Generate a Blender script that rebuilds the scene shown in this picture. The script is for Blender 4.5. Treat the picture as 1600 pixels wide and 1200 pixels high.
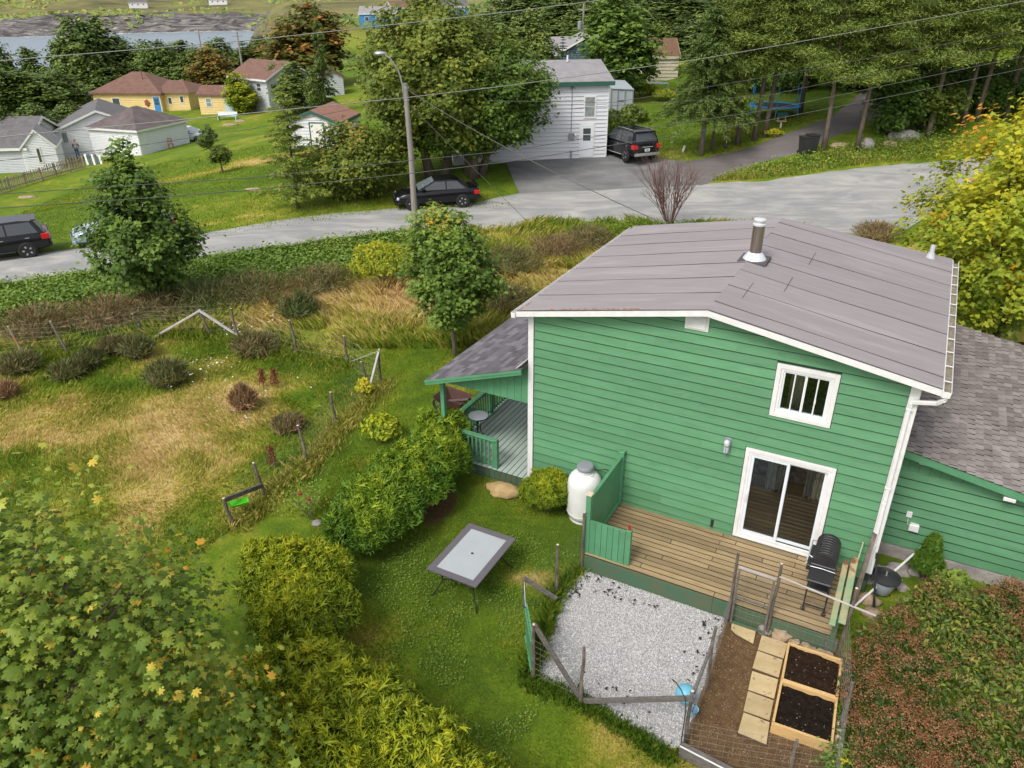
import bpy, bmesh, math, random
import numpy as np
from mathutils import Vector, Matrix, Quaternion
R = math.radians
rng = np.random.default_rng(7)
random.seed(7)
for o in list(bpy.data.objects):
    bpy.data.objects.remove(o)
SC = bpy.context.scene
COL = SC.collection

# ------------------------------------------------------------------ camera, sky, sun, exposure
CAMZ = 10.678
PIT, ROL = R(27.517), R(-0.297)
FPX = 1198.45                                   # focal length in pixels of a 1600 x 1200 frame
FW = np.array([0, math.cos(PIT), -math.sin(PIT)])
_r = np.array([1.0, 0, 0]); _u = np.cross(_r, FW)
RT = math.cos(ROL) * _r + math.sin(ROL) * _u
UP = -math.sin(ROL) * _r + math.cos(ROL) * _u
cam_data = bpy.data.cameras.new('camera')
cam_data.sensor_width = 36
cam_data.lens = FPX / 1600 * 36
cam_data.clip_start = 0.1
cam_data.clip_end = 6000
cam = bpy.data.objects.new('camera', cam_data)
COL.objects.link(cam)
cam.matrix_world = Matrix(((RT[0], UP[0], -FW[0], 0), (RT[1], UP[1], -FW[1], 0), (RT[2], UP[2], -FW[2], CAMZ), (0, 0, 0, 1)))
SC.camera = cam

SUN_AZ, SUN_EL = R(-142), R(50)                 # azimuth from +Y clockwise: light from behind the left shoulder
world = bpy.data.worlds.new('World'); SC.world = world; world.use_nodes = True
wn = world.node_tree; wn.nodes.clear()
sky = wn.nodes.new('ShaderNodeTexSky'); sky.sky_type = 'NISHITA'; sky.sun_disc = False
sky.sun_elevation = SUN_EL; sky.sun_rotation = SUN_AZ
sky.air_density = 1.0; sky.dust_density = 3.0; sky.ozone_density = 1.0
hs = wn.nodes.new('ShaderNodeHueSaturation'); hs.inputs['Saturation'].default_value = 0.30
bg = wn.nodes.new('ShaderNodeBackground'); bg.inputs['Strength'].default_value = 0.15
wo = wn.nodes.new('ShaderNodeOutputWorld')
wn.links.new(sky.outputs[0], hs.inputs['Color']); wn.links.new(hs.outputs[0], bg.inputs[0]); wn.links.new(bg.outputs[0], wo.inputs[0])
sl = bpy.data.lights.new('sun', 'SUN'); sl.energy = 1.4; sl.angle = R(18); sl.color = (1, 0.95, 0.87)
so = bpy.data.objects.new('sun', sl); COL.objects.link(so)
_sd = Vector((math.sin(SUN_AZ) * math.cos(SUN_EL), math.cos(SUN_AZ) * math.cos(SUN_EL), math.sin(SUN_EL)))
so.rotation_euler = _sd.to_track_quat('Z', 'Y').to_euler()
so.location = (-30, -10, 60)
SC.view_settings.view_transform = 'Standard'; SC.view_settings.look = 'None'
SC.view_settings.exposure = 0.47; SC.view_settings.gamma = 1.0
SC.view_settings.use_curve_mapping = False

# ------------------------------------------------------------------ helpers
def sstep(a, b, x):
    t = np.clip((np.asarray(x, float) - a) / (b - a), 0, 1)
    return t * t * (3 - 2 * t)

_perm = np.random.default_rng(3).random((256, 256))
def vnoise(x, y, s=1.0, oct=3):
    x = np.asarray(x, float) * s; y = np.asarray(y, float) * s
    tot = 0; amp = 1; nrm = 0
    for k in range(oct):
        xi = np.floor(x).astype(int); yi = np.floor(y).astype(int); fx = x - xi; fy = y - yi
        fx = fx * fx * (3 - 2 * fx); fy = fy * fy * (3 - 2 * fy)
        g = lambda i, j: _perm[(xi + i + 37 * k) % 256, (yi + j + 91 * k) % 256]
        tot = tot + amp * ((g(0, 0) * (1 - fx) + g(1, 0) * fx) * (1 - fy) + (g(0, 1) * (1 - fx) + g(1, 1) * fx) * fy)
        nrm += amp; amp *= 0.5; x = x * 2.03 + 5.1; y = y * 2.03 + 9.7
    return tot / nrm

# terrain heights
_CP = np.array([(-20, 40, -.3), (-10, 45, .2), (0, 50, 1.0), (6, 50, 1.0), (12, 48, 1.0), (20, 52, 2.6), (28, 56, 3.4), (38, 72, 6.0), (20, 75, 4.5),
 (10, 65, 2.3), (-15, 60, .1), (-25, 56, -1.5), (-40, 52, -3.6), (-38, 58, -3.9), (-55, 60, -5), (-45, 75, -4.2), (-35, 95, -4.2), (-45, 105, -4.4), (-25, 100, -3.4), (-58, 112, -4.9), (-38, 118, -4.2), (0, 90, 1.2),
 (0, 130, 0), (-20, 130, -3), (50, 110, 9), (20, 120, 5), (-60, 130, -7), (-100, 160, -14), (-40, 200, -6), (0, 200, 1), (40, 200, 6), (90, 200, 14),
 (-45, 260, -1), (-20, 270, 1.5), (60, 300, 10), (-120, 250, -19), (-80, 200, -13), (30, 400, 6), (-60, 400, -4), (150, 400, 16), (14, 42, .5), (26, 46, 1.3), (40, 50, 2.2), (4, 42, .3), (-14, 52, .1), (60, 60, 5)], float)
def terr(x, y):
    x = np.asarray(x, float); y = np.asarray(y, float)
    shp = np.broadcast(x, y).shape
    xf = np.broadcast_to(x, shp).ravel(); yf = np.broadcast_to(y, shp).ravel()
    num = np.zeros(xf.shape); den = np.zeros(xf.shape)
    sc2 = (3.0 + 0.06 * np.hypot(xf, yf)) ** 2
    for cx, cy, cz in _CP:
        w = 1 / ((xf - cx) ** 2 + (yf - cy) ** 2 + sc2) ** 2
        num += w * cz; den += w
    h = num / den
    yr = yf - (37.2 + np.where(xf < 0, 0.36, 0.08) * xf)
    h = h * sstep(0.0, 13.0, yr)
    # the bay and the far shore
    az = xf / np.maximum(yf, 1)
    d = np.hypot(xf, yf)
    n = vnoise(xf, yf, 0.012, 3)
    bay = sstep(-0.27, -0.33, az + (n - .5) * .1) * sstep(290, 340, d) * sstep(725 + 50 * (n - .5), 685 + 50 * (n - .5), d)
    farm = sstep(665, 725, d)
    n5 = vnoise(xf, yf, .035, 4); hf = -22 + 10 * sstep(685 + 60 * (n - .5), 730 + 60 * (n - .5), d) + 10 * (n5 - .5) * sstep(650, 690, d) * sstep(800, 720, d) + 0.035 * np.maximum(d - 690, 0) + 9 * (n - .5)
    h = np.where(d > 300, h * (1 - bay) + -26 * bay, h)
    h = h * (1 - farm) + farm * np.where(az < 0.0, hf, hf + 10)
    return h.reshape(shp)

def ray(px, py):
    return FW + RT * (px - 800) / FPX + UP * (600 - py) / FPX
def S(p):
    return float((np.array(p) - np.array([0, 0, CAMZ])) @ FW / FPX)      # metres per pixel at a point
def G(px, py, dz=0.0):
    """ground point seen along a direction of view (used to lay the place out)"""
    d = ray(px, py)
    t = np.concatenate([np.arange(6, 120, 0.05), np.arange(120, 900, 0.5)])
    X = d[0] * t; Y = d[1] * t; Zr = CAMZ + d[2] * t - terr(X, Y) - dz
    i = int(np.argmax(Zr < 0)) if (Zr < 0).any() else len(t) - 1
    return Vector((X[i], Y[i], float(terr(X[i], Y[i]))))
def top_z(x, y, py):
    q = (600 - py) / FPX
    a = np.array([x, y, 0.0])
    k = UP[2] - q * FW[2]
    return CAMZ + (q * (a @ FW) - a @ UP) / k
def at_dist(px, Y):
    x = Y * (px - 800) / FPX / 0.90
    for _ in range(4):
        z = float(terr(x, Y)); P = np.array([x, Y, z - CAMZ]); dd = P @ FW
        x = (px - 800) / FPX * dd / RT[0]
    return Vector((x, Y, float(terr(x, Y))))

HO = Vector((0.398, 15.038, 0.0)); HA = R(-28.217)
HAv = Vector((math.cos(HA), math.sin(HA), 0)); HBv = Vector((-math.sin(HA), math.cos(HA), 0))
def HW(u, b, z=0.0):
    return HO + HAv * u + HBv * b + Vector((0, 0, z))
def toH(x, y):
    dx = np.asarray(x) - HO.x; dy = np.asarray(y) - HO.y
    return dx * HAv.x + dy * HAv.y, dx * HBv.x + dy * HBv.y

def tag(o, label=None, cat=None, group=None, kind=None):
    if label: o['label'] = label
    if cat: o['category'] = cat
    if group: o['group'] = group
    if kind: o['kind'] = kind
    return o
def thing(name, label, cat, loc=(0, 0, 0), rz=0.0, group=None):
    o = bpy.data.objects.new(name, None); COL.objects.link(o)
    o.empty_display_size = 0.3
    o.location = loc; o.rotation_euler = (0, 0, rz)
    return tag(o, label, cat, group)
def thing_h(name, label, cat, u=0, b=0, z=0, group=None, rz=0.0):
    o = thing(name, label, cat, HW(u, b, z), HA + rz, group); o['ho'] = (u, b, z); return o
def link(name, me, mat=None, parent=None, loc=None, rot=None, scale=None, label=None, kind=None):
    o = bpy.data.objects.new(name, me); COL.objects.link(o)
    if mat is not None and len(me.materials) == 0: me.materials.append(mat)
    if parent is not None: o.parent = parent
    if loc is not None: o.location = loc
    if rot is not None: o.rotation_euler = rot
    if scale is not None: o.scale = scale
    if label: o['label'] = label
    if kind: o['kind'] = kind
    return o
def copy_tree(o, parent=None):
    c = o.copy(); COL.objects.link(c)
    if parent is not None: c.parent = parent
    for ch in list(o.children): copy_tree(ch, c)
    return c

class MB:
    """collects shapes, links them as ONE mesh object"""
    def __init__(s): s.v = []; s.f = []
    def add(s, vs, fs):
        n = len(s.v); s.v += [tuple(q) for q in vs]; s.f += [tuple(i + n for i in q) for q in fs]; return s
    def box(s, x0, x1, y0, y1, z0, z1):
        return s.add([(x0, y0, z0), (x1, y0, z0), (x1, y1, z0), (x0, y1, z0), (x0, y0, z1), (x1, y0, z1), (x1, y1, z1), (x0, y1, z1)],
                     [(0, 3, 2, 1), (4, 5, 6, 7), (0, 1, 5, 4), (1, 2, 6, 5), (2, 3, 7, 6), (3, 0, 4, 7)])
    def cbox(s, x0, x1, y0, y1, z0, z1, c=.006):
        c = min(c, .45 * min(x1 - x0, y1 - y0, z1 - z0)); vs = []; fs = []
        def ring(i, z): return [(x0 + i, y0 + i, z), (x1 - i, y0 + i, z), (x1 - i, y1 - i, z), (x0 + i, y1 - i, z)]
        for r_ in (ring(c, z0), ring(0, z0 + c), ring(0, z1 - c), ring(c, z1)): vs += r_
        fs = [(3, 2, 1, 0), (12, 13, 14, 15)]
        for k in range(3):
            for i in range(4): j = (i + 1) % 4; fs.append((4 * k + i, 4 * k + j, 4 * k + 4 + j, 4 * k + 4 + i))
        return s.add(vs, fs)
    def beam(s, p0, p1, w, h, up=(0, 0, 1), c=0.0):
        p0 = Vector(p0); p1 = Vector(p1); x = (p1 - p0); L = x.length; x.normalize()
        upv = Vector(up)
        if abs(x.dot(upv)) > .97: upv = Vector((1, 0, 0)) if abs(x.x) < .9 else Vector((0, 1, 0))
        y = upv.cross(x).normalized(); z = x.cross(y)
        t = MB(); (t.cbox(0, L, -w / 2, w / 2, -h / 2, h / 2, c) if c else t.box(0, L, -w / 2, w / 2, -h / 2, h / 2))
        return s.add([p0 + x * a + y * b + z * d for a, b, d in t.v], t.f)
    def tube(s, pts, rad, n=8, cap=True):
        pts = [Vector(p) for p in pts]; m = len(pts)
        rad = rad if hasattr(rad, '__len__') else [rad] * m
        vs = []; fs = []; prev = None
        for i, p in enumerate(pts):
            d = (pts[min(i + 1, m - 1)] - pts[max(i - 1, 0)]).normalized()
            if prev is None:
                a = Vector((0, 0, 1)) if abs(d.z) < .9 else Vector((1, 0, 0)); e = d.cross(a).normalized()
            else: e = (prev - d * prev.dot(d)).normalized()
            prev = e; g = d.cross(e)
            for k in range(n):
                t = 2 * math.pi * k / n; vs.append(p + (e * math.cos(t) + g * math.sin(t)) * rad[i])
        for i in range(m - 1):
            for k in range(n):
                j = (k + 1) % n; fs.append((i * n + k, i * n + j, i * n + n + j, i * n + n + k))
        if cap: fs.append(tuple(range(n - 1, -1, -1))); fs.append(tuple(range((m - 1) * n, m * n)))
        return s.add(vs, fs)
    def lathe(s, prof, n=24, c=(0, 0, 0), cap=True):
        vs = []; fs = []; m = len(prof)
        for r_, z in prof:
            for k in range(n): t = 2 * math.pi * k / n; vs.append((c[0] + r_ * math.cos(t), c[1] + r_ * math.sin(t), c[2] + z))
        for i in range(m - 1):
            for k in range(n): j = (k + 1) % n; fs.append((i * n + k, i * n + j, i * n + n + j, i * n + n + k))
        if cap: fs.append(tuple(range(n - 1, -1, -1))); fs.append(tuple(range((m - 1) * n, m * n)))
        return s.add(vs, fs)
    def prism(s, poly, d):
        """poly: 3-D points in order, d: extrusion vector"""
        n = len(poly); d = Vector(d); a = [Vector(p) for p in poly]; b = [p + d for p in a]
        fs = [tuple(range(n - 1, -1, -1)), tuple(range(n, 2 * n))] + [(i, (i + 1) % n, n + (i + 1) % n, n + i) for i in range(n)]
        return s.add(a + b, fs)
    def quad(s, *p): return s.add(p, [tuple(range(len(p)))])
    def torus(s, c, R_, r_, axis='z', n=24, m=8, a0=0, a1=2 * math.pi):
        pts = []
        for k in range(n + 1):
            t = a0 + (a1 - a0) * k / n
            q = {'z': (R_ * math.cos(t), R_ * math.sin(t), 0), 'y': (R_ * math.cos(t), 0, R_ * math.sin(t)), 'x': (0, R_ * math.cos(t), R_ * math.sin(t))}[axis]
            pts.append((c[0] + q[0], c[1] + q[1], c[2] + q[2]))
        return s.tube(pts, r_, m)
    def blob(s, c, r3, seed=0, amp=.18, n=12, m=8, flat=None):
        rg = np.random.default_rng(seed); vs = []; fs = []
        ph = rg.random((6, 3)) * 6.3
        for i in range(m + 1):
            th = math.pi * i / m
            for k in range(n):
                t = 2 * math.pi * k / n
                d = np.array([math.sin(th) * math.cos(t), math.sin(th) * math.sin(t), math.cos(th)])
                w = 1 + amp * sum(math.sin((1.3 + .8 * q) * d[q % 3] * 2 + ph[q, 0]) * math.cos(1.7 * d[(q + 1) % 3] + ph[q, 1]) for q in range(6)) / 2.2
                p = d * w * np.array(r3)
                if flat is not None: p[2] = max(p[2], -flat)
                vs.append((c[0] + p[0], c[1] + p[1], c[2] + p[2]))
        for i in range(m):
            for k in range(n): j = (k + 1) % n; fs.append((i * n + k, i * n + n + k, i * n + n + j, i * n + j))
        return s.add(vs, fs)
    def mesh(s, name, smooth=False):
        me = bpy.data.meshes.new(name); me.from_pydata(s.v, [], s.f); me.update()
        bm = bmesh.new(); bm.from_mesh(me); bmesh.ops.recalc_face_normals(bm, faces=bm.faces); bm.to_mesh(me); bm.free()
        if smooth: me.polygons.foreach_set('use_smooth', [True] * len(me.polygons))
        return me
    def obj(s, name, mat, parent=None, smooth=False, bevel=0, edge=None, thr=.9, **kw):
        anc = parent
        while anc is not None and 'ho' not in anc.keys(): anc = anc.parent
        if anc is not None and not kw.pop('local', False):
            h = anc['ho']; s.v = [(x - h[0], y - h[1], z - h[2]) for x, y, z in s.v]
        kw.pop('local', None)
        o = link(name, s.mesh(name, smooth), mat, parent, **kw)
        if edge:
            o.data.materials.append(edge)
            for p_ in o.data.polygons: p_.material_index = 1 if p_.normal.z < thr else 0
        if bevel:
            b = o.modifiers.new('bevel', 'BEVEL'); b.width = bevel; b.segments = 2; b.limit_method = 'ANGLE'; b.angle_limit = R(40)
        if smooth and smooth != 'all':
            try:
                o.data.set_sharp_from_angle(angle=R(40))
            except Exception: pass
        return o

def np_mesh(name, V, faces_n, F, attrs=None, smooth=False):
    """V (n,3), F flat int array of faces with faces_n corners each"""
    me = bpy.data.meshes.new(name)
    me.vertices.add(len(V)); me.vertices.foreach_set('co', np.ascontiguousarray(V, np.float32).ravel())
    nf = len(F) // faces_n
    me.loops.add(len(F)); me.loops.foreach_set('vertex_index', np.ascontiguousarray(F, np.int32))
    me.polygons.add(nf); me.polygons.foreach_set('loop_start', np.arange(0, len(F), faces_n, dtype=np.int32))
    if smooth: me.polygons.foreach_set('use_smooth', np.ones(nf, bool))
    me.update(calc_edges=True)
    for k, a in (attrs or {}).items():
        at = me.attributes.new(k, 'FLOAT', 'POINT'); at.data.foreach_set('value', np.ascontiguousarray(a, np.float32))
    me.validate()
    return me

# ------------------------------------------------------------------ materials
def nodes(name):
    m = bpy.data.materials.new(name); m.use_nodes = True; nt = m.node_tree
    return m, nt, nt.nodes['Principled BSDF'], nt.nodes['Material Output']
def nd(nt, t, **kw):
    n = nt.nodes.new(t)
    for k, v in kw.items():
        if k in n.inputs.keys(): n.inputs[k].default_value = v
        else: setattr(n, k, v)
    return n
def mixc(nt, fac, a, b, mode='MIX'):
    n = nt.nodes.new('ShaderNodeMix'); n.data_type = 'RGBA'; n.blend_type = mode
    for i, q in ((0, fac), (6, a), (7, b)):
        if hasattr(q, 'is_output'): nt.links.new(q, n.inputs[i])
        else: n.inputs[i].default_value = q if i == 0 else (*q[:3], 1)
    return n.outputs[2]
def ramp(nt, src, stops, interp='LINEAR'):
    n = nt.nodes.new('ShaderNodeValToRGB'); n.color_ramp.interpolation = interp
    e = n.color_ramp.elements
    while len(e) < len(stops): e.new(.5)
    for q, (p, c) in zip(e, stops): q.position = p; q.color = (*c[:3], 1) if hasattr(c, '__len__') else (c, c, c, 1)
    nt.links.new(src, n.inputs[0]); return n.outputs[0]
def noise(nt, scale, detail=4, rough=.55, vec=None, dist=0.0):
    n = nt.nodes.new('ShaderNodeTexNoise'); n.inputs['Scale'].default_value = scale; n.inputs['Detail'].default_value = detail
    n.inputs['Roughness'].default_value = rough; n.inputs['Distortion'].default_value = dist
    if vec is not None: nt.links.new(vec, n.inputs['Vector'])
    return n.outputs[0]
def coords(nt, kind='Object', scale=None):
    t = nt.nodes.new('ShaderNodeTexCoord').outputs[kind] if kind != 'Position' else nt.nodes.new('ShaderNodeNewGeometry').outputs['Position']
    if scale is not None:
        mp = nt.nodes.new('ShaderNodeMapping'); mp.inputs['Scale'].default_value = scale; nt.links.new(t, mp.inputs[0]); t = mp.outputs[0]
    return t
def bump(nt, src, strength, dist, bsdf):
    b = nt.nodes.new('ShaderNodeBump'); b.inputs['Strength'].default_value = strength; b.inputs['Distance'].default_value = dist
    nt.links.new(src, b.inputs['Height']); nt.links.new(b.outputs[0], bsdf.inputs['Normal'])
def mat(name, col, rough=.6, col2=None, scale=3.0, stretch=None, lo=.35, hi=.65, rnd=0.0, bmp=0.0, bscale=40, bdist=.01, metal=0.0, spec=None, col3=None, scale3=1.0, lo3=.55, hi3=.75, kind='Object', coat=0):
    m, nt, b, out = nodes(name)
    vec = coords(nt, kind, stretch)
    c = None
    if col2 is not None:
        c = mixc(nt, ramp(nt, noise(nt, scale, 6, .6, vec), [(lo, 0), (hi, 1)]), col, col2)
    if col3 is not None:
        c = mixc(nt, ramp(nt, noise(nt, scale3, 5, .6, vec, .4), [(lo3, 0), (hi3, 1)]), c if c is not None else col, col3)
    if rnd:
        oi = nt.nodes.new('ShaderNodeObjectInfo'); hsv = nt.nodes.new('ShaderNodeHueSaturation')
        mr = nd(nt, 'ShaderNodeMapRange'); mr.inputs[3].default_value = 1 - rnd; mr.inputs[4].default_value = 1 + rnd
        nt.links.new(oi.outputs['Random'], mr.inputs[0]); nt.links.new(mr.outputs[0], hsv.inputs['Value'])
        if c is not None: nt.links.new(c, hsv.inputs['Color'])
        else: hsv.inputs['Color'].default_value = (*col, 1)
        c = hsv.outputs[0]
    if c is not None: nt.links.new(c, b.inputs['Base Color'])
    else: b.inputs['Base Color'].default_value = (*col, 1)
    b.inputs['Roughness'].default_value = rough; b.inputs['Metallic'].default_value = metal
    if spec is not None: b.inputs['Specular IOR Level'].default_value = spec
    if coat: b.inputs['Coat Weight'].default_value = coat; b.inputs['Coat Roughness'].default_value = .05
    if bmp: bump(nt, noise(nt, bscale, 5, .6, vec), bmp, bdist, b)
    return m
LEAFK = 1.55
def leafmat(name, stops, trans=.3, rough=.55, spec=.3):
    stops = [(p, tuple(min(q * LEAFK, .8) for q in c)) for p, c in stops]
    m, nt, b, out = nodes(name)
    a = nt.nodes.new('ShaderNodeAttribute'); a.attribute_name = 'tint'
    c = ramp(nt, a.outputs['Fac'], stops)
    nt.links.new(c, b.inputs['Base Color']); b.inputs['Roughness'].default_value = rough; b.inputs['Specular IOR Level'].default_value = spec
    if trans:
        t = nt.nodes.new('ShaderNodeBsdfTranslucent'); nt.links.new(c, t.inputs[0])
        x = nt.nodes.new('ShaderNodeMixShader'); x.inputs[0].default_value = trans
        nt.links.new(b.outputs[0], x.inputs[1]); nt.links.new(t.outputs[0], x.inputs[2]); nt.links.new(x.outputs[0], out.inputs[0])
    return m
def glassmat(name, tint=(.9, .95, .95), refl=(.9, .95, 1), base=.06, rough=.02):
    m, nt, b, out = nodes(name)
    nt.nodes.remove(b)
    t = nd(nt, 'ShaderNodeBsdfTransparent', Color=(*tint, 1)); g = nd(nt, 'ShaderNodeBsdfGlossy', Color=(*refl, 1), Roughness=rough)
    lw = nd(nt, 'ShaderNodeFresnel', IOR=1.5)
    x = nt.nodes.new('ShaderNodeMixShader'); nt.links.new(lw.outputs[0], x.inputs[0])
    nt.links.new(t.outputs[0], x.inputs[1]); nt.links.new(g.outputs[0], x.inputs[2]); nt.links.new(x.outputs[0], out.inputs[0])
    return m
GREEN = (.088, .245, .116); GREEN2 = (.110, .28, .142)
m_siding = mat('green_siding_paint', GREEN, .55, GREEN2, 1.6, (1, 1, 4), rnd=.10, bmp=.15, bscale=50, col3=(.075, .185, .098), scale3=2.8, lo3=.56, hi3=.8)
m_gtrim = mat('green_trim_paint', (.105, .305, .16), .5, (.09, .255, .13), 4, rnd=.05, bmp=.08)
m_gdark = mat('weathered_green_paint', (.055, .135, .08), .65, (.10, .12, .065), 3, (1, 1, 1), rnd=.06, bmp=.1)
m_white = mat('white_trim_paint', (.78, .77, .76), .45, (.70, .69, .68), 6, bmp=.03)
m_wmetal = mat('white_enamel', (.80, .80, .79), .3, (.74, .73, .72), 4, col3=(.45, .34, .25), scale3=9, lo3=.7, hi3=.78)
m_vinyl = mat('white_vinyl_frame', (.72, .76, .80), .35)
m_roofing = mat('mauve_roll_roofing', (.30, .268, .272), .9, (.258, .228, .233), 3.0, (.5, 3.0, 1), rnd=.06, bmp=.25, bscale=160, bdist=.004, col3=(.37, .335, .34), scale3=.7, lo3=.5, hi3=.8, lo=.3, hi=.7)
m_roofsub = mat('black_roof_felt', (.085, .075, .077), .95)
m_moss = mat('orange_lichen', (.42, .17, .04), .95, (.12, .10, .06), 14, bmp=.5)
m_lapshade = mat('painted_lap_shade', (.022, .05, .03), .9)  # dark backing: shade under the board laps put into the colour
m_gutterdirt = mat('gutter_silt', (.30, .26, .19), .95, (.16, .14, .09), 12, bmp=.4)
m_steel = mat('stainless_flue', (.42, .37, .33), .22, (.30, .25, .21), 2, (8, 8, 1), metal=.9)
m_alu = mat('galvanised_flashing', (.72, .74, .76), .4, metal=.35)
m_greypvc = mat('grey_plastic_pipe', (.25, .26, .29), .5)
m_palepvc = mat('pale_grey_plastic_pipe', (.50, .51, .53), .5)
def tinted(name, stops, rough=.95, bscale=120):
    m, nt, b, out = nodes(name); a = nt.nodes.new('ShaderNodeAttribute'); a.attribute_name = 'tint'
    n_ = noise(nt, 6, 5, .6, coords(nt))
    c = mixc(nt, ramp(nt, n_, [(.3, 0), (.7, .35)]), ramp(nt, a.outputs['Fac'], stops), stops[0][1]); nt.links.new(c, b.inputs['Base Color']); b.inputs['Roughness'].default_value = rough
    bump(nt, noise(nt, bscale, 4, .6, coords(nt)), .3, .004, b); return m
m_shtint = tinted('charcoal_shingles', [(0, (.085, .078, .088)), (.5, (.135, .125, .138)), (1, (.215, .20, .215))])
m_shbtint = tinted('grey_brown_shingles', [(0, (.16, .135, .122)), (.5, (.235, .205, .19)), (1, (.31, .28, .26))])
m_shdark = mat('charcoal_shingle', (.115, .108, .118), .95, (.165, .152, .165), 2.2, rnd=.16, bmp=.3, bscale=120, bdist=.004)
m_shbrown = mat('grey_brown_shingle', (.22, .19, .175), .95, (.30, .265, .25), 3, rnd=.17, bmp=.35, bscale=120, bdist=.004, col3=(.13, .115, .105), scale3=5, lo3=.58, hi3=.75)
m_deck = mat('weathered_deck_plank', (.27, .185, .085), .8, (.37, .275, .16), 5, (.5, 8, 1), rnd=.22, bmp=.3, bscale=30, bdist=.006, col3=(.14, .09, .045), scale3=4, lo3=.62, hi3=.72)
m_deckedge = mat('gap_shade_plank_edge', (.05, .036, .018), .95)  # near-black sides paint in the shade of the plank gaps
m_porchedge = mat('gap_shade_green_plank_edge', (.075, .10, .08), .95)  # darker sides paint in the shade between the porch planks
m_shedge = mat('lap_shade_shingle_edge', (.05, .043, .04), .95)  # dark sides put the lap shade into the shingle colour
m_slabedge = mat('joint_shade_slab_edge', (.10, .06, .03), .95)  # dark brown sides paint shade into the slab joints
m_porchfl = mat('pale_green_porch_plank', (.37, .46, .40), .7, (.45, .53, .47), 4, (8, .5, 1), rnd=.07, bmp=.2, bscale=30, bdist=.004, col3=(.16, .2, .16), scale3=5, lo3=.62, hi3=.75)
m_dark = mat('dark_void', (.012, .011, .010), .95)
m_black = mat('black_powder_coat', (.02, .02, .022), .4, (.035, .033, .034), 8)
m_blackplastic = mat('black_plastic', (.028, .028, .03), .5, bmp=.05)
m_glass = glassmat('window_glass')
m_intfloor = mat('interior_wood_floor', (.33, .18, .07), .5, (.22, .11, .04), 3, (.6, 9, 1), rnd=.15)
m_intwall = mat('interior_dark_wall', (.10, .085, .075), .9, (.20, .18, .16), 9, lo=.48, hi=.55)
m_cloth = mat('beige_cloth', (.34, .30, .24), .95, (.26, .22, .17), 5)
m_green_dark_in = mat('dim_room_wall', (.06, .065, .07), .9)
m_stone = mat('tan_fieldstone', (.40, .29, .18), .9, (.26, .20, .14), 6, bmp=.6, bscale=14, bdist=.03, rnd=.15, col3=(.5, .42, .32), scale3=4)
m_greystone = mat('grey_boulder', (.24, .22, .21), .95, (.36, .33, .31), 4, bmp=.6, bscale=10, bdist=.04, rnd=.1)
m_slab = mat('sandy_paving_slab', (.44, .33, .17), .9, (.53, .41, .23), 4, rnd=.10, bmp=.3, bscale=60, bdist=.004, col3=(.17, .10, .045), scale3=5, lo3=.60, hi3=.67)
m_soil = mat('black_compost', (.010, .007, .0055), .98, (.022, .015, .010), 14, spec=.1, bmp=.9, bscale=22, bdist=.03, col3=(.16, .12, .09), scale3=38, lo3=.70, hi3=.76)
m_newwood = mat('fresh_pine_board', (.58, .36, .14), .65, (.66, .45, .20), 6, (1, 6, 6), bmp=.15, bscale=40)
m_greywood = mat('weathered_grey_timber', (.17, .155, .14), .9, (.095, .082, .075), 9, (1, 1, 4), rnd=.12, bmp=.4, bscale=30)
m_stick = mat('bark_stake', (.085, .064, .05), .95, (.20, .165, .135), 12, (1, 1, .4), rnd=.2, bmp=.6, bscale=30)
m_cuttop = mat('cut_pale_wood', (.62, .52, .38), .9)
m_bark = mat('brown_bark', (.10, .075, .055), .95, (.17, .135, .105), 9, (1, 1, .25), bmp=.7, bscale=16, bdist=.03)
m_barkgrey = mat('grey_bark', (.17, .14, .12), .95, (.25, .215, .19), 9, (1, 1, .25), bmp=.7, bscale=16, bdist=.03)
m_redtwig = mat('red_brown_twig', (.13, .06, .05), .8, (.20, .11, .09), 6)
m_wire = mat('galvanised_fence_wire', (.30, .30, .275), .6)
m_pole = mat('grey_utility_pole', (.33, .30, .27), .9, (.22, .195, .175), 5, (3, 3, .3), bmp=.4, bscale=20)
m_cable = mat('pale_power_cable', (.30, .30, .28), .7)
m_cabledk = mat('dark_power_cable', (.11, .11, .10), .7)
m_lampgrey = mat('brushed_lamp_arm', (.55, .57, .60), .35, metal=.5)

# leaves (colour runs along 'tint')
L_green = leafmat('maple_leaf_green', [(0, (.034, .064, .013)), (.45, (.080, .135, .021)), (.75, (.15, .22, .036)), (.9, (.20, .24, .04)), (1, (.42, .26, .03))])
L_olive = leafmat('maple_leaf_olive', [(0, (.045, .070, .012)), (.5, (.105, .140, .020)), (.82, (.19, .205, .03)), (.93, (.26, .14, .03)), (1, (.36, .12, .03))])
L_yellow = leafmat('maple_leaf_yellow', [(0, (.085, .14, .016)), (.4, (.21, .26, .025)), (.75, (.42, .38, .025)), (.93, (.56, .40, .03)), (1, (.55, .24, .03))], .4)
L_front = leafmat('sycamore_leaf', [(0, (.055, .098, .014)), (.4, (.112, .165, .022)), (.7, (.205, .255, .036)), (.92, (.38, .37, .06)), (.97, (.5, .33, .04)), (1, (.62, .24, .03))], .35)
L_orange = leafmat('autumn_leaf', [(0, (.045, .065, .012)), (.4, (.11, .115, .02)), (.7, (.22, .13, .025)), (1, (.42, .12, .03))])
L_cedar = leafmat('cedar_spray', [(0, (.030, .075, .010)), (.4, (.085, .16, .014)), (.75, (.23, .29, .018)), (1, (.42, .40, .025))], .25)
L_cedarY = leafmat('golden_cedar_spray', [(0, (.055, .095, .010)), (.4, (.16, .215, .014)), (.75, (.33, .34, .018)), (1, (.46, .36, .025))], .25)
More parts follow.
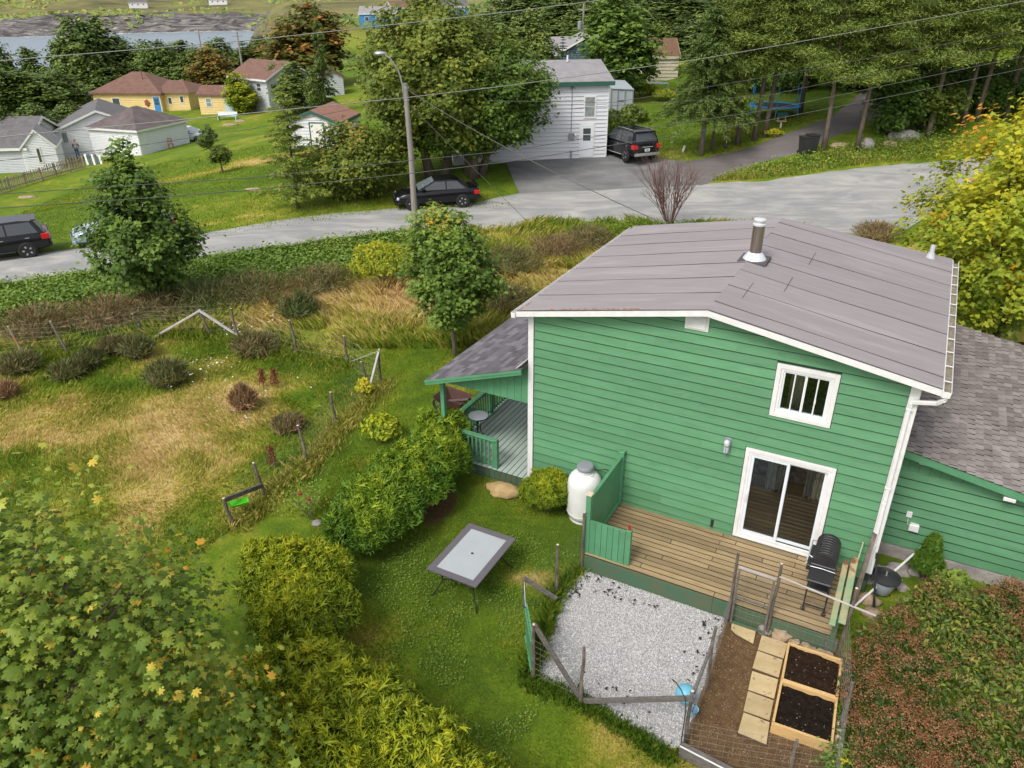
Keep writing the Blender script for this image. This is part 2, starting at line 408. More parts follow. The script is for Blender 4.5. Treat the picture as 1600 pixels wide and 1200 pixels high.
L_spruce = leafmat('spruce_needles', [(0, (.035, .062, .016)), (.5, (.070, .110, .026)), (.85, (.12, .16, .038)), (1, (.12, .12, .05))], .1)
L_pine = leafmat('pine_needles', [(0, (.042, .066, .014)), (.5, (.10, .142, .027)), (.9, (.20, .24, .042)), (1, (.20, .17, .05))], .15)
L_wood = leafmat('far_tree_leaf', [(0, (.042, .070, .016)), (.5, (.085, .125, .026)), (.9, (.15, .185, .038)), (1, (.20, .14, .04))], .15)
L_grass = leafmat('grass_blade', [(0, (.034, .072, .008)), (.3, (.090, .150, .010)), (.5, (.19, .21, .024)), (.65, (.34, .28, .075)), (.85, (.48, .36, .165)), (1, (.34, .21, .10))], .3)
L_wispy = leafmat('broom_twig', [(0, (.050, .068, .018)), (.4, (.085, .095, .030)), (.7, (.15, .11, .05)), (1, (.20, .11, .06))], .1)
L_rust = leafmat('rust_flower_head', [(0, (.11, .045, .018)), (.5, (.19, .088, .038)), (1, (.27, .145, .07))], .2)
L_dock = leafmat('dark_red_seed_stalk', [(0, (.09, .025, .015)), (1, (.20, .07, .035))], .1)
L_bush = leafmat('shrub_leaf', [(0, (.038, .064, .015)), (.45, (.090, .125, .024)), (.75, (.19, .21, .03)), (1, (.27, .24, .03))], .3)
L_white = leafmat('white_blossom', [(0, (.6, .6, .52)), (1, (.8, .8, .74))], .2)
L_weed = leafmat('weed_leaf', [(0, (.045, .095, .014)), (.5, (.105, .18, .028)), (1, (.23, .27, .05))], .3)

# ------------------------------------------------------------------ scattered leaves
def _fan(pts, c=(0, 0)):
    return pts
T_MAPLE = (np.array([(0, -.5, 0), (.22, -.36, .02), (.50, -.22, -.05), (.26, -.04, .04), (.52, .26, -.06), (.16, .20, .03), (0, .56, -.08), (-.16, .20, .03), (-.52, .26, -.06), (-.26, -.04, .04), (-.50, -.22, -.05), (-.22, -.36, .02)], float),
           [(0, 1, 3), (1, 2, 3), (3, 4, 5), (5, 6, 7), (7, 8, 9), (9, 10, 11), (9, 11, 0), (0, 3, 5), (0, 5, 7), (0, 7, 9)])
_o = [(0, -.30), (.16, -.46), (.30, -.44), (.24, -.22), (.50, -.16), (.55, .02), (.30, .06), (.46, .30), (.38, .42), (.16, .26), (.10, .50), (0, .58), (-.10, .50), (-.16, .26), (-.38, .42), (-.46, .30), (-.30, .06), (-.55, .02), (-.50, -.16), (-.24, -.22), (-.30, -.44), (-.16, -.46)]
T_SYC = (np.array([(0, 0, .05)] + [(x, y, .06 - .55 * (x * x + y * y) - .10 * abs(x)) for x, y in _o], float), [(0, i, i % len(_o) + 1) for i in range(1, len(_o) + 1)])
T_STAR = (np.array([(0, -.5, 0), (.45, -.12, -.06), (.2, .08, .03), (0, .55, -.08), (-.2, .08, .03), (-.45, -.12, -.06)], float), [(0, 1, 2), (0, 2, 4), (2, 3, 4), (0, 4, 5)])
T_DIA = (np.array([(0, -.5, 0), (.32, 0, .06), (0, .5, 0), (-.32, 0, .06)], float), [(0, 1, 2), (0, 2, 3)])
T_SPRAY = (np.array([(0, -.4, 0), (.09, .1, .03), (0, .6, -.04), (-.09, .1, .03), (.34, .34, -.08), (.12, -.12, 0), (-.34, .30, -.08), (-.12, -.16, 0)], float), [(0, 1, 2), (0, 2, 3), (0, 4, 1), (0, 6, 3), (5, 4, 1), (7, 6, 3)])
T_NEED = (np.array([(0, -.5, 0), (.07, .05, .02), (0, .55, -.05), (-.07, .05, .02), (.34, .30, -.03), (-.32, .22, -.03)], float), [(0, 1, 2), (0, 2, 3), (0, 4, 1), (0, 3, 5)])
T_NEED2 = (np.array([(0, -.5, 0), (.085, 0, .03), (0, .5, -.04), (-.085, 0, .03)], float), [(0, 1, 2), (0, 2, 3)])
T_TWIG = (np.array([(-.035, 0, 0), (.035, 0, 0), (0, 1, .05)], float), [(0, 1, 2)])

def unit(a): return a / np.maximum(np.linalg.norm(a, axis=-1, keepdims=True), 1e-9)
def leaf_geo(P, N, size, tmpl, rg, yaxis=None, sx=None):
    P = np.asarray(P, float); N = unit(np.asarray(N, float)); n = len(P)
    tv, tf = tmpl
    y = rg.normal(size=(n, 3)) if yaxis is None else np.asarray(yaxis, float)
    y = unit(y - N * (y * N).sum(1, keepdims=True)); x = np.cross(y, N)
    size = np.broadcast_to(np.asarray(size, float), (n,))[:, None, None]
    sx = np.ones((n, 1, 1)) if sx is None else np.asarray(sx)[:, None, None]
    V = P[:, None, :] + size * (tv[None, :, 0:1] * sx * x[:, None] + tv[None, :, 1:2] * y[:, None] + tv[None, :, 2:3] * N[:, None])
    k = len(tv)
    F = (np.array(tf)[None] + (np.arange(n) * k)[:, None, None])
    return V.reshape(-1, 3), F.reshape(-1), k
def leaf_mesh(name, P, N, size, tint, tmpl, rg, yaxis=None):
    V, F, k = leaf_geo(P, N, size, tmpl, rg, yaxis)
    return np_mesh(name, V, 3, F, {'tint': np.repeat(np.clip(tint, 0, 1), k)})

# ------------------------------------------------------------------ trees
def crown_points(rg, H0, H1, prof, ncl, lpc, cr, off=(0, 0), lump=.35, shell=.45, flat=.75):
    """clusters of leaves in the crown; prof = [(t, radius)]"""
    pt = np.array(prof); ts = np.linspace(0, 1, 60); rr = np.interp(ts, pt[:, 0], pt[:, 1])
    pdf = rr ** 1.6 + .02; cdf = np.cumsum(pdf) / pdf.sum()
    t = np.interp(rg.random(ncl), cdf, ts); a = rg.random(ncl) * 2 * math.pi
    ph = rg.random(8) * 6.28
    lum = 1 + lump * (np.sin(2 * a + ph[0] + 3 * t) * .4 + np.sin(3 * a + ph[1] - 7 * t) * .35 + np.sin(5 * a + ph[2] + 11 * t) * .3 + np.sin(9 * t + ph[3]) * .25)
    rad = np.interp(t, pt[:, 0], pt[:, 1]) * lum * rg.random(ncl) ** shell
    z = H0 + (H1 - H0) * t
    ox = off[0] * np.sin(t * 3 + ph[4]) ; oy = off[1] * np.sin(t * 3 + ph[5])
    C = np.stack([rad * np.cos(a) + ox, rad * np.sin(a) + oy, z], 1)
    O = np.stack([np.cos(a), np.sin(a), .35 + 1.2 * (t - .35)], 1)
    crs = cr * (.65 + .7 * rg.random(ncl))
    P = np.repeat(C, lpc, 0) + rg.normal(size=(ncl * lpc, 3)) * np.repeat(crs, lpc)[:, None] * np.array([.6, .6, .6 * flat])
    N = unit(np.repeat(O, lpc, 0) * .55 + np.array([0, 0, .75]) + rg.normal(size=P.shape) * .42)
    ct = rg.random(ncl)
    return C, P, N, np.repeat(ct, lpc), np.repeat(t, lpc)
def tree_meshes(name, seed, H, cb, prof, ncl, lpc, cr, ls, tmpl, tintf, tr=.12, limbs=9, off=(0, 0), lump=.35, stems=1, shell=.45, lean=(0, 0), bark=None, limbfrac=.85):
    rg = np.random.default_rng(seed)
    C, P, N, ct, t = crown_points(rg, cb, H, prof, ncl, lpc, cr, off, lump, shell)
    P = P + np.array([lean[0], lean[1], 0]) * (P[:, 2:3] / H) ** 1.3
    tint = tintf(ct, t, P, rg)
    crown = leaf_mesh(name + '_crown', P, N, ls * (.7 + .6 * rg.random(len(P))), tint, tmpl, rg)
    tb = MB()
    tops = []
    for s in range(stems):
        a = 6.28 * s / max(stems, 1) + .4; sp = 0 if stems == 1 else tr * 1.6
        hx, hy = math.cos(a) * sp, math.sin(a) * sp
        ex, ey = (hx * 4, hy * 4) if stems > 1 else (0, 0)
        pts = []; rad = []
        for i in range(7):
            q = i / 6; z = H * limbfrac * q
            pts.append((hx + ex * q + lean[0] * (z / H) ** 1.3 + .04 * H * .2 * math.sin(3 * q + seed), hy + ey * q + lean[1] * (z / H) ** 1.3 + .04 * H * .2 * math.cos(4 * q + seed), z - .15 * (i == 0)))
            rad.append(tr * (1.35 if i == 0 else 1 - .85 * q))
        tb.tube(pts, rad, 8); tops.append(pts)
    for k in range(limbs):
        c = C[rg.integers(len(C))]; tp = tops[k % stems]
        zz = max(cb * .8, c[2] - .35 * math.hypot(c[0], c[1]) - .2); q = min(max(zz / (H * limbfrac), .08), .95)
        i = min(int(q * 6), 5); fq = q * 6 - i
        p0 = Vector(tp[i]).lerp(Vector(tp[i + 1]), fq); p1 = Vector((c[0] + lean[0] * (c[2] / H) ** 1.3, c[1] + lean[1] * (c[2] / H) ** 1.3, c[2]))
        mid = p0.lerp(p1, .5) + Vector((0, 0, .06 * (p1 - p0).length))
        r0 = tr * (1 - .8 * q) * .55
        tb.tube([p0, mid, p1], [r0, r0 * .6, r0 * .2], 5)
    return crown, tb.mesh(name + '_trunk', True)
def put_tree(name, label, cat, meshes, mats, loc, rz=0, sc=1.0, group=None, szz=None):
    o = thing(name, label, cat, loc, rz, group); o.scale = (sc, sc, szz or sc)
    c = link('crown', meshes[0], mats[0], o); t = link('trunk', meshes[1], mats[1], o)
    return o
def spruce_meshes(name, seed, H, Rb, cb, layers, per, ls, dens, droop=.25, tr=.16, tintadd=0.0, top=.04, tmpl=T_NEED):
    rg = np.random.default_rng(seed); Ps = []; Ns = []; Ys = []; ti = []; tb = MB()
    tb.tube([(0, 0, -.1), (.02 * H * .1, 0, H * .5), (0, 0, H * .98)], [tr, tr * .55, tr * .08], 8)
    for l in range(layers):
        q = (l + rg.random() * .5) / layers; z = cb + (H - cb) * q; L = Rb * ((1 - q) ** .8) * (.8 + .4 * rg.random()) + top
        for k in range(per):
            a = rg.random() * 6.283; Lk = L * (.6 + .5 * rg.random()); d = np.array([math.cos(a), math.sin(a), 0]); s = np.array([-d[1], d[0], 0])
            n = max(5, int(dens * Lk)); u = rg.random(n) ** .75
            w = (1 - u) * .42 * Lk * (rg.random(n) * 2 - 1) + rg.normal(size=n) * .05
            zz = z + (.16 * np.sin(u * 2.4) - droop * u * u) * Lk - rg.random(n) ** 2 * .16 * Lk * (.3 + (1 - u))
            Ps.append(d * (u * Lk)[:, None] + s * w[:, None] + np.array([0, 0, 1]) * zz[:, None])
            Ns.append(np.array([0, 0, 1]) + rg.normal(size=(n, 3)) * .4); Ys.append(d + s * (np.sign(w) * .6)[:, None] + rg.normal(size=(n, 3)) * .3)
            ti.append(.15 + .45 * u + .3 * rg.random(n) + tintadd)
            if k < 3: tb.tube([(0, 0, z), tuple(d * Lk * .8 + np.array([0, 0, z - droop * .5 * Lk]))], [tr * .16 * (1 - q) + .006, .004], 4, False)
    P = np.concatenate(Ps); cr = leaf_mesh(name + '_crown', P, np.concatenate(Ns), ls * (.7 + .6 * rg.random(len(P))), np.concatenate(ti), tmpl, rg, np.concatenate(Ys))
    return cr, tb.mesh(name + '_trunk', True)
def pine_meshes(name, seed, H, Rb, cb, nb, ls, dens, tr=.15, lean=0.0):
    rg = np.random.default_rng(seed); Ps = []; Ns = []; ti = []; tb = MB()
    pts = [(lean * (q ** 1.5) * H + .05 * math.sin(5 * q + seed), .08 * math.sin(4 * q + seed * 2), q * H * .96 - .1 * (q == 0)) for q in np.linspace(0, 1, 8)]
    tb.tube(pts, [tr * (1.2 if i == 0 else 1 - .88 * i / 7) for i in range(8)], 8)
    for b in range(nb):
        q = rg.random() ** .8; z = cb + (H - cb) * q; L = Rb * (1 - .62 * q) * (.5 + .6 * rg.random())
        a = rg.random() * 6.283; d = np.array([math.cos(a), math.sin(a), 0]); c0 = np.array([lean * (z / H) ** 1.5 * H, 0, z]); rise = .12 + .3 * q
        tip = c0 + d * L + np.array([0, 0, rise * L]); tb.tube([tuple(c0), tuple((c0 + tip) / 2 + np.array([0, 0, -.03 * L])), tuple(tip)], [tr * .25 * (1 - .7 * q), tr * .14 * (1 - .7 * q), .01], 4, False)
        for k in range(int(5 + 4 * L)):
            u = .25 + .8 * rg.random(); c = c0 + d * L * u + np.array([0, 0, rise * L * u]) + rg.normal(size=3) * np.array([.22, .22, .08]) * L * .7
            n = int(dens * (.7 + .6 * rg.random())); off = rg.normal(size=(n, 3)) * np.array([.36, .36, .13])
            Ps.append(c + off); Ns.append(off * .6 + np.array([0, 0, .8]) + rg.normal(size=(n, 3)) * .3); ti.append(np.full(n, .15 + .5 * rg.random()) + .3 * rg.random(n))
    P = np.concatenate(Ps); cr = leaf_mesh(name + '_crown', P, np.concatenate(Ns), ls * (.6 + .8 * rg.random(len(P))), np.concatenate(ti), T_NEED2, rg)
    return cr, tb.mesh(name + '_trunk', True)
def tintf(base=.1, cl=.45, lf=.25, topadd=0.0, hot=0.0, hotval=.97):
    def f(ct, t, P, rg):
        v = base + cl * ct + lf * rg.random(len(P)) + topadd * t
        if hot: v = np.where((ct > 1 - hot) & (rg.random(len(P)) < .8), hotval + .05 * rg.random(len(P)), np.minimum(v, .9))
        return v
    return f
# ------------------------------------------------------------------ terrain
def axis(lo, hi, step, far0, far1, grow, cap):
    a = list(np.arange(lo, hi + 1e-6, step)); s = step
    while a[-1] < far1:
        s = min(s * grow, cap if a[-1] < 860 else 60); a.append(a[-1] + s)
    s = step; b = []
    v = lo
    while v > far0:
        s = min(s * grow, cap); v -= s; b.append(v)
    return np.array(b[::-1] + a)
XS = axis(-34, 28, .36, -1050, 700, 1.09, 9); YS = axis(3, 62, .36, -25, 1700, 1.07, 5.5)
GX, GY = np.meshgrid(XS, YS); GZ = terr(GX, GY)
NEAR = np.array([(-60, 12), (-30, 25.4), (-20.8, 29.6), (-17.4, 31.3), (-13.7, 33), (-10.1, 34.7), (-5.6, 36.7), (-1.2, 37.1), (1, 37.9), (5.7, 38.4), (12, 37.2), (18.2, 35.4), (45, 38)])
def y_near(x): return np.interp(x, NEAR[:, 0], NEAR[:, 1])
PEN = [(-16.0, 22.8), (-14.6, 22.8), (-12.5, 23.9), (-10.4, 24.4), (-9.3, 24.0), (-7.0, 22.6), (-3.9, 20.6), (-5.2, 16.2), (-5.8, 14.7), (-6.9, 12.0), (-9, 4), (-40, 4), (-40, 22.0)]
def in_poly(x, y, poly):
    x = np.asarray(x, float); y = np.asarray(y, float); c = np.zeros(np.broadcast(x, y).shape, bool); n = len(poly)
    for i in range(n):
        (x0, y0), (x1, y1) = poly[i], poly[(i + 1) % n]
        if y0 == y1: continue
        c ^= ((y0 > y) != (y1 > y)) & (x < (x1 - x0) * (y - y0) / (y1 - y0) + x0)
    return c
GRAVEL = [(2.22, -1.99), (5.17, -1.99), (5.25, -3.9), (5.28, -5.1), (5.04, -5.22), (3.85, -4.98), (2.68, -5.1), (2.42, -4.6), (2.2, -3.2)]
BED = [(5.17, -1.99), (7.45, -1.95), (7.5, -5.15), (5.25, -5.15), (5.22, -3.9)]
def gauss(x, y, cx, cy, rx, ry, a=0):
    c, s = math.cos(a), math.sin(a); dx = x - cx; dy = y - cy
    return np.exp(-(((c * dx + s * dy) / rx) ** 2 + ((-s * dx + c * dy) / ry) ** 2))
def zones(x, y):
    """dryness, lushness, bare soil"""
    x = np.asarray(x, float); y = np.asarray(y, float)
    n1 = vnoise(x, y, .35, 4); n2 = vnoise(x + 31, y + 17, .12, 3); n3 = vnoise(x - 9, y + 50, 1.1, 3)
    yn = y_near(x)
    pen = in_poly(x + 1.2 * (n3 - .5), y + 1.2 * (n3 - .5), PEN)
    verge = (~pen) & (y > 23.2 + .3 * (x + 4) * (x > -4) * 0 + 1.0 * (n3 - .5)) & (y < yn + .3)
    far = y >= yn + .3
    n4 = vnoise(x + 5, y - 3, .9, 4); dry = np.where(pen, .32 + .8 * (n1 - .5) + .75 * (n4 - .5) + .30 * gauss(x, y, -9.0, 17.3, 3.2, 2.2) + .30 * gauss(x, y, -12, 19, 4, 2), .20 + .6 * (n1 - .5) + .85 * (n4 - .5))
    t = yn - y
    dv = .30 + .9 * (n1 - .45) + .55 * gauss(x, y, -4.6, 27.5, 4.2, 2.6) + .30 * gauss(x, y, 2, 31, 4.5, 4) - .55 * sstep(7.5, 4.5, t) * sstep(-3.5, -7, x) + .35 * gauss(x, y, -19, 27, 3, 2) + .25 * gauss(x, y, -12, 25.5, 5, 1.2)
    dry = np.where(verge, dv, dry)
    dry = np.where(far, .17 + .5 * (n2 - .45) + .5 * (n1 - .5) + .35 * (n4 - .5) + .5 * gauss(x, y, -17, 55, 9, 2.2, .2), dry)
    dry = np.where(np.hypot(x, y) > 230, .40 + .9 * (vnoise(x, y, .02, 4) - .5), dry)
    lush = np.where(far, np.where(np.hypot(x, y) > 150, .1, .62), np.where(pen, .15, np.where(verge, .30, .42))) + .5 * (n2 - .5)
    u, b = toH(x, y)
    soil = .8 * gauss(u, b, -1.6, -1.5, .55, 1.3, .3) + .55 * gauss(u, b, 1.0, -2.3, .55, .35) * 0
    soil = np.where(in_poly(u, b, BED), 1.0, soil)
    dry = dry + np.where(far | pen | verge, 0, .75 * gauss(u, b, 1.35, -2.75, .62, .32, .3) + .35 * gauss(u, b, -1.6, -5.8, .6, .4) + .3 * gauss(u, b, .4, -6.2, .5, .4) + .35 * gauss(x, y, -1.2, 21.8, 1.1, .6))
    return np.clip(dry, 0, 1), np.clip(lush, 0, 1), np.clip(soil, 0, 1)
zd, zl, zs = zones(GX, GY)
ny, nx = GX.shape
ii = (np.arange(ny - 1)[:, None] * nx + np.arange(nx - 1)[None])
TF = np.stack([ii, ii + 1, ii + nx + 1, ii + nx], -1).reshape(-1)
dist = np.hypot(GX, GY)
rock = np.where((dist > 640) & (dist < 760) & (GX < 0), sstep(-4.5 + 6 * (vnoise(GX, GY, .03, 3) - .5), -8 + 6 * (vnoise(GX, GY, .03, 3) - .5), GZ), 0.0) + np.where((dist > 300) & (dist < 640) & (GX / np.maximum(GY, 1) > -.36) & (GX < -60), sstep(-8, -14, GZ), 0)
me = np_mesh('ground', np.stack([GX, GY, GZ], -1).reshape(-1, 3), 4, TF, {'dry': zd.ravel(), 'lush': zl.ravel(), 'soil': zs.ravel(), 'rock': np.clip(rock, 0, 1).ravel(), 'wild': sstep(200, 330, dist).ravel()}, True)
m_ground, nt, b, out = nodes('meadow_and_lawn')
pos = coords(nt, 'Position')
def att(nm):
    a = nt.nodes.new('ShaderNodeAttribute'); a.attribute_name = nm; return a.outputs['Fac']
def mth(op, a, b_=None):
    n = nt.nodes.new('ShaderNodeMath'); n.operation = op
    for i, q in enumerate((a, b_)):
        if q is None: continue
        if hasattr(q, 'is_output'): nt.links.new(q, n.inputs[i])
        else: n.inputs[i].default_value = q
    return n.outputs[0]
nA = noise(nt, 1.7, 8, .65, pos, .3); nB = noise(nt, 14, 6, .7, pos); nC = noise(nt, .08, 4, .5, pos)
dd = mth('ADD', att('dry'), mth('MULTIPLY', mth('SUBTRACT', nA, .5), .75))
dd = mth('ADD', dd, mth('MULTIPLY', mth('SUBTRACT', nB, .5), .55))
gcol = ramp(nt, dd, [(0, (.055, .105, .010)), (.22, (.12, .19, .012)), (.42, (.25, .26, .030)), (.58, (.44, .34, .085)), (.8, (.55, .41, .19)), (1, (.44, .29, .15))])
lushc = mixc(nt, ramp(nt, nA, [(.3, 0), (.7, 1)]), (.125, .205, .012), (.23, .285, .024))
gcol = mixc(nt, mth('MULTIPLY', mth('SUBTRACT', att('lush'), .25), ramp(nt, dd, [(.15, .85), (.45, 0)])), gcol, lushc)
soilc = mixc(nt, ramp(nt, nB, [(.35, 0), (.65, 1)]), (.085, .048, .022), (.16, .095, .045))
gcol = mixc(nt, ramp(nt, mth('ADD', att('soil'), mth('MULTIPLY', mth('SUBTRACT', nA, .5), .5)), [(.4, 0), (.62, 1)]), gcol, soilc)
wildc = ramp(nt, mth('ADD', mth('MULTIPLY', noise(nt, .012, 5, .6, pos), .7), mth('MULTIPLY', noise(nt, .09, 6, .7, pos), .35)), [(.38, (.085, .085, .04)), (.5, (.17, .155, .065)), (.58, (.22, .215, .07)), (.68, (.27, .23, .11))])
gcol = mixc(nt, att('wild'), gcol, wildc)
wv = noise(nt, .09, 9, .75, coords(nt, 'Position', (.6, .6, 4)), 2.0)
rockc = ramp(nt, wv, [(.36, (.025, .024, .024)), (.48, (.11, .10, .098)), (.56, (.20, .185, .17)), (.66, (.36, .33, .30))])
gcol = mixc(nt, att('rock'), gcol, rockc)
nt.links.new(gcol, b.inputs['Base Color']); b.inputs['Roughness'].default_value = .95; b.inputs['Specular IOR Level'].default_value = .15
bump(nt, mth('ADD', nB, mth('MULTIPLY', nA, 1.5)), .6, .08, b)
tag(link('ground', me, m_ground), 'rolling grassy ground of lawns, dry meadow and verges', 'ground', kind='structure')

# sea
m_sea, nt, b, out = nodes('grey_blue_sea')
b.inputs['Base Color'].default_value = (.22, .27, .31, 1); b.inputs['Roughness'].default_value = .35
bump(nt, noise(nt, .25, 8, .65, coords(nt, 'Position', (1, 2.2, 1))), .5, 1.2, b)
s = MB(); s.quad((-1000, 230, -20.5), (40, 230, -20.5), (40, 960, -20.5), (-1000, 960, -20.5))
tag(s.obj('sea', m_sea), 'calm grey sea in the bay below the far shore', 'sea', kind='structure')
# surf along the far shore
surf = MB(); rg = np.random.default_rng(5)
m_surf = mat('white_surf', (.75, .78, .8), .8)
prev = None
for k in range(240):
    a = -.86 + .56 * k / 239
    n = float(vnoise(700 * math.sin(math.atan(a)), 700 * math.cos(math.atan(a)), .012, 3))
    th = math.atan(a); d0 = 640.0
    while terr(d0 * math.sin(th), d0 * math.cos(th)) < -20.6 and d0 < 760: d0 += 1.0
    w = 2.0 + 7 * float(vnoise(k * 3.1, 5, .17, 2)) ** 2
    q = [(d0 + 1.5) * math.sin(th), (d0 + 1.5) * math.cos(th), (d0 - w) * math.sin(th), (d0 - w) * math.cos(th)]
    if prev: surf.quad((prev[2], prev[3], -20.42), (q[2], q[3], -20.42), (q[0], q[1], -20.42), (prev[0], prev[1], -20.42))
    prev = q
tag(surf.obj('surf', m_surf), 'white line of surf breaking against the far rocks', 'surf', kind='structure')

# ------------------------------------------------------------------ roads and drives
def strip(name, A, Bp, n, m, mat_, lift=.03):
    A = [Vector(p) for p in A]; Bp = [Vector(p) for p in Bp]
    def res(P, n):
        d = [0]
        for i in range(1, len(P)): d.append(d[-1] + (P[i] - P[i - 1]).length)
        return [np.array([np.interp(d[-1] * k / n, d, [p[c] for p in P]) for c in range(2)]) for k in range(n + 1)]
    ra, rb = res(A, n), res(Bp, n); V = []
    for i in range(n + 1):
        for j in range(m + 1):
            p = ra[i] * (1 - j / m) + rb[i] * (j / m)
            w = (vnoise(p[0], p[1], .9, 2) - .5) * .5 if j in (0, m) else 0
            p = p + np.array([0, w])
            V.append((p[0], p[1], float(terr(p[0], p[1])) + (lift if 0 < j < m else .008)))
    F = [(i * (m + 1) + j, i * (m + 1) + j + 1, (i + 1) * (m + 1) + j + 1, (i + 1) * (m + 1) + j) for i in range(n) for j in range(m)]
    mb = MB(); mb.add(V, F); return mb.obj(name, mat_, smooth='all')
def asphalt(name, c1, c2, c3, streak):
    m, nt, b, out = nodes(name)
    p = coords(nt, 'Position'); mp = nt.nodes.new('ShaderNodeMapping'); mp.inputs['Rotation'].default_value = (0, 0, R(-18)); mp.inputs['Scale'].default_value = (.30, 1.0, 1)
    nt.links.new(p, mp.inputs[0])
    n1 = noise(nt, .8, 9, .66, mp.outputs[0], 1.6); n2 = noise(nt, 30, 4, .7, p); n3 = noise(nt, .35, 4, .6, p)
    c = mixc(nt, ramp(nt, n1, [(.40, 0), (.66, 1)]), c1, c2)
    c = mixc(nt, ramp(nt, n3, [(.45, 0), (.7, streak)]), c, c3)
    c = mixc(nt, ramp(nt, n2, [(.3, 0), (.8, .3)]), c, tuple(q * .6 for q in c1))
    nt.links.new(c, b.inputs['Base Color']); b.inputs['Roughness'].default_value = .9; b.inputs['Specular IOR Level'].default_value = .3
    bump(nt, n2, .3, .01, b); return m
m_road = asphalt('pale_worn_road', (.295, .295, .288), (.48, .465, .43), (.25, .255, .26), .6)
m_drive = asphalt('dark_asphalt_drive', (.15, .15, .152), (.24, .235, .225), (.30, .30, .285), .7)
m_lane = asphalt('brown_grey_lane', (.15, .135, .13), (.20, .175, .165), (.12, .11, .105), .4)
nearE = [(x, y) for x, y in NEAR if -45 < x < 44]
farE = [(-60, 16.5), (-30, 29.3), (-22.9, 33.2), (-20.9, 33.9), (-14.8, 37), (-10.9, 39.2), (-6.4, 40.5), (-1.9, 41.5)] + [tuple(G(*q)[:2]) for q in [(818, 300), (950, 297), (1110, 288), (1200, 283), (1460, 253), (1560, 240)]]
tag(strip('road', [(-60, 12)] + nearE, farE, 120, 10, m_road), 'pale grey worn road crossing behind the green house', 'road', kind='structure')
tag(strip('driveway', [G(*q) for q in [(812, 304), (900, 300), (1000, 294), (1098, 290)]], [G(*q) for q in [(788, 252), (850, 247), (945, 240), (1068, 252)]], 20, 8, m_drive, .05), 'dark asphalt parking apron before the white house', 'driveway', kind='structure')
tag(strip('driveway', [G(*q) for q in [(1095, 292), (1150, 268), (1205, 252), (1260, 236), (1330, 205), (1376, 178), (1400, 150)]], [G(*q) for q in [(1040, 257), (1120, 243), (1180, 228), (1240, 206), (1300, 182), (1325, 163), (1350, 140)]], 26, 6, m_lane, .055), 'narrow brown-grey lane climbing between the pine trees', 'driveway', kind='structure')

# ------------------------------------------------------------------ grass
def excl(x, y):
    u, b = toH(x, y)
    e = ((u > -2.5) & (u < 7.5) & (b > -.05) & (b < 7)) | ((u > 2.2) & (u < 7.3) & (b > -2.1) & (b < .1)) | ((u > 7.4) & (u < 12) & (b > 1.3) & (b < 8)) | in_poly(u, b, GRAVEL) | in_poly(u, b, BED)
    e |= (u > 7.4) & (u < 14) & (b > -6.5) & (b < 1.4)
    return e
def visible(x, y, z=0, m=60):
    P = np.stack([x, y, np.zeros_like(x) + z - CAMZ], -1); d = P @ FW
    px = 800 + FPX * (P @ RT) / d; py = 600 - FPX * (P @ UP) / d
    return (d > 1) & (px > -m) & (px < 1600 + m) & (py > -m) & (py < 1200 + m)
def blades(name, label, n, x0, x1, y0, y1, keep, h0, h1, w, tf, seed, lean=.55, kind='stuff', clump=0.0, rows=1):
    rg = np.random.default_rng(seed)
    x = x0 + (x1 - x0) * rg.random(n * 3); y = y0 + (y1 - y0) * rg.random(n * 3)
    z0 = terr(x, y); k = keep(x, y) & ~excl(x, y) & visible(x, y, z0)
    if clump: k &= rg.random(len(x)) < np.clip((vnoise(x, y, 1.6, 3) - .5) * 5 * clump + .6, .05, 1)
    x = x[k][:n]; y = y[k][:n]; z0 = z0[k][:n]; n = len(x)
    d, l, s_ = zones(x, y)
    h = (h0 + (h1 - h0) * rg.random(n)) * (.55 + .9 * vnoise(x, y, .8, 2)) * (.45 + .55 * sstep(.05, .35, d))
    a = rg.random(n) * 6.283; dx = np.cos(a) * w * .5; dy = np.sin(a) * w * .5
    la = 2.6 * (vnoise(x, y, .16, 2) - .5) * 6.28 + rg.normal(size=n) * .8; lx = np.cos(la) * h * lean * rg.random(n); ly = np.sin(la) * h * lean * rg.random(n)
    V = np.stack([np.stack([x - dx, y - dy, z0 - .01], -1), np.stack([x + dx, y + dy, z0 - .01], -1), np.stack([x + lx * .45 + dx * .7, y + ly * .45 + dy * .7, z0 + h * .62], -1), np.stack([x + lx, y + ly, z0 + h * .95], -1)], 1).reshape(-1, 3)
    F = (np.array([(0, 1, 2), (0, 2, 3)])[None] + (np.arange(n) * 4)[:, None, None]).reshape(-1)
    t = tf(d, l, rg)
    keep2 = s_ < .75
    me = np_mesh(name, V, 3, F, {'tint': np.repeat(np.clip(t, 0, 1), 4)})
    return tag(link(name, me, L_grass), label, 'grass', kind=kind)
def pen_f(x, y): return in_poly(x, y, PEN)
def verge_f(x, y): return (~pen_f(x, y)) & (y > 22.9) & (y < y_near(x) - .1)
def lawn_f(x, y): return (~pen_f(x, y)) & (y <= 23.6) & (x > -8) & (zones(x, y)[2] < .5)
blades('lawn_grass', 'short mown grass of the back lawn round the glass table', 150000, -4.5, 5, 6.5, 17, lawn_f, .02, .06, .012, lambda d, l, r: np.where(r.random(len(d)) < .07, .55 + .3 * r.random(len(d)), .16 + d * .66 + .24 * (r.random(len(d)) - .35)), 11, 1.1)
blades('lawn_grass', 'short green grass between the pen fence and the porch', 42000, -8, 3, 14, 24, lawn_f, .03, .08, .018, lambda d, l, r: .16 + d * .6 + .25 * (r.random(len(d)) - .3), 12)
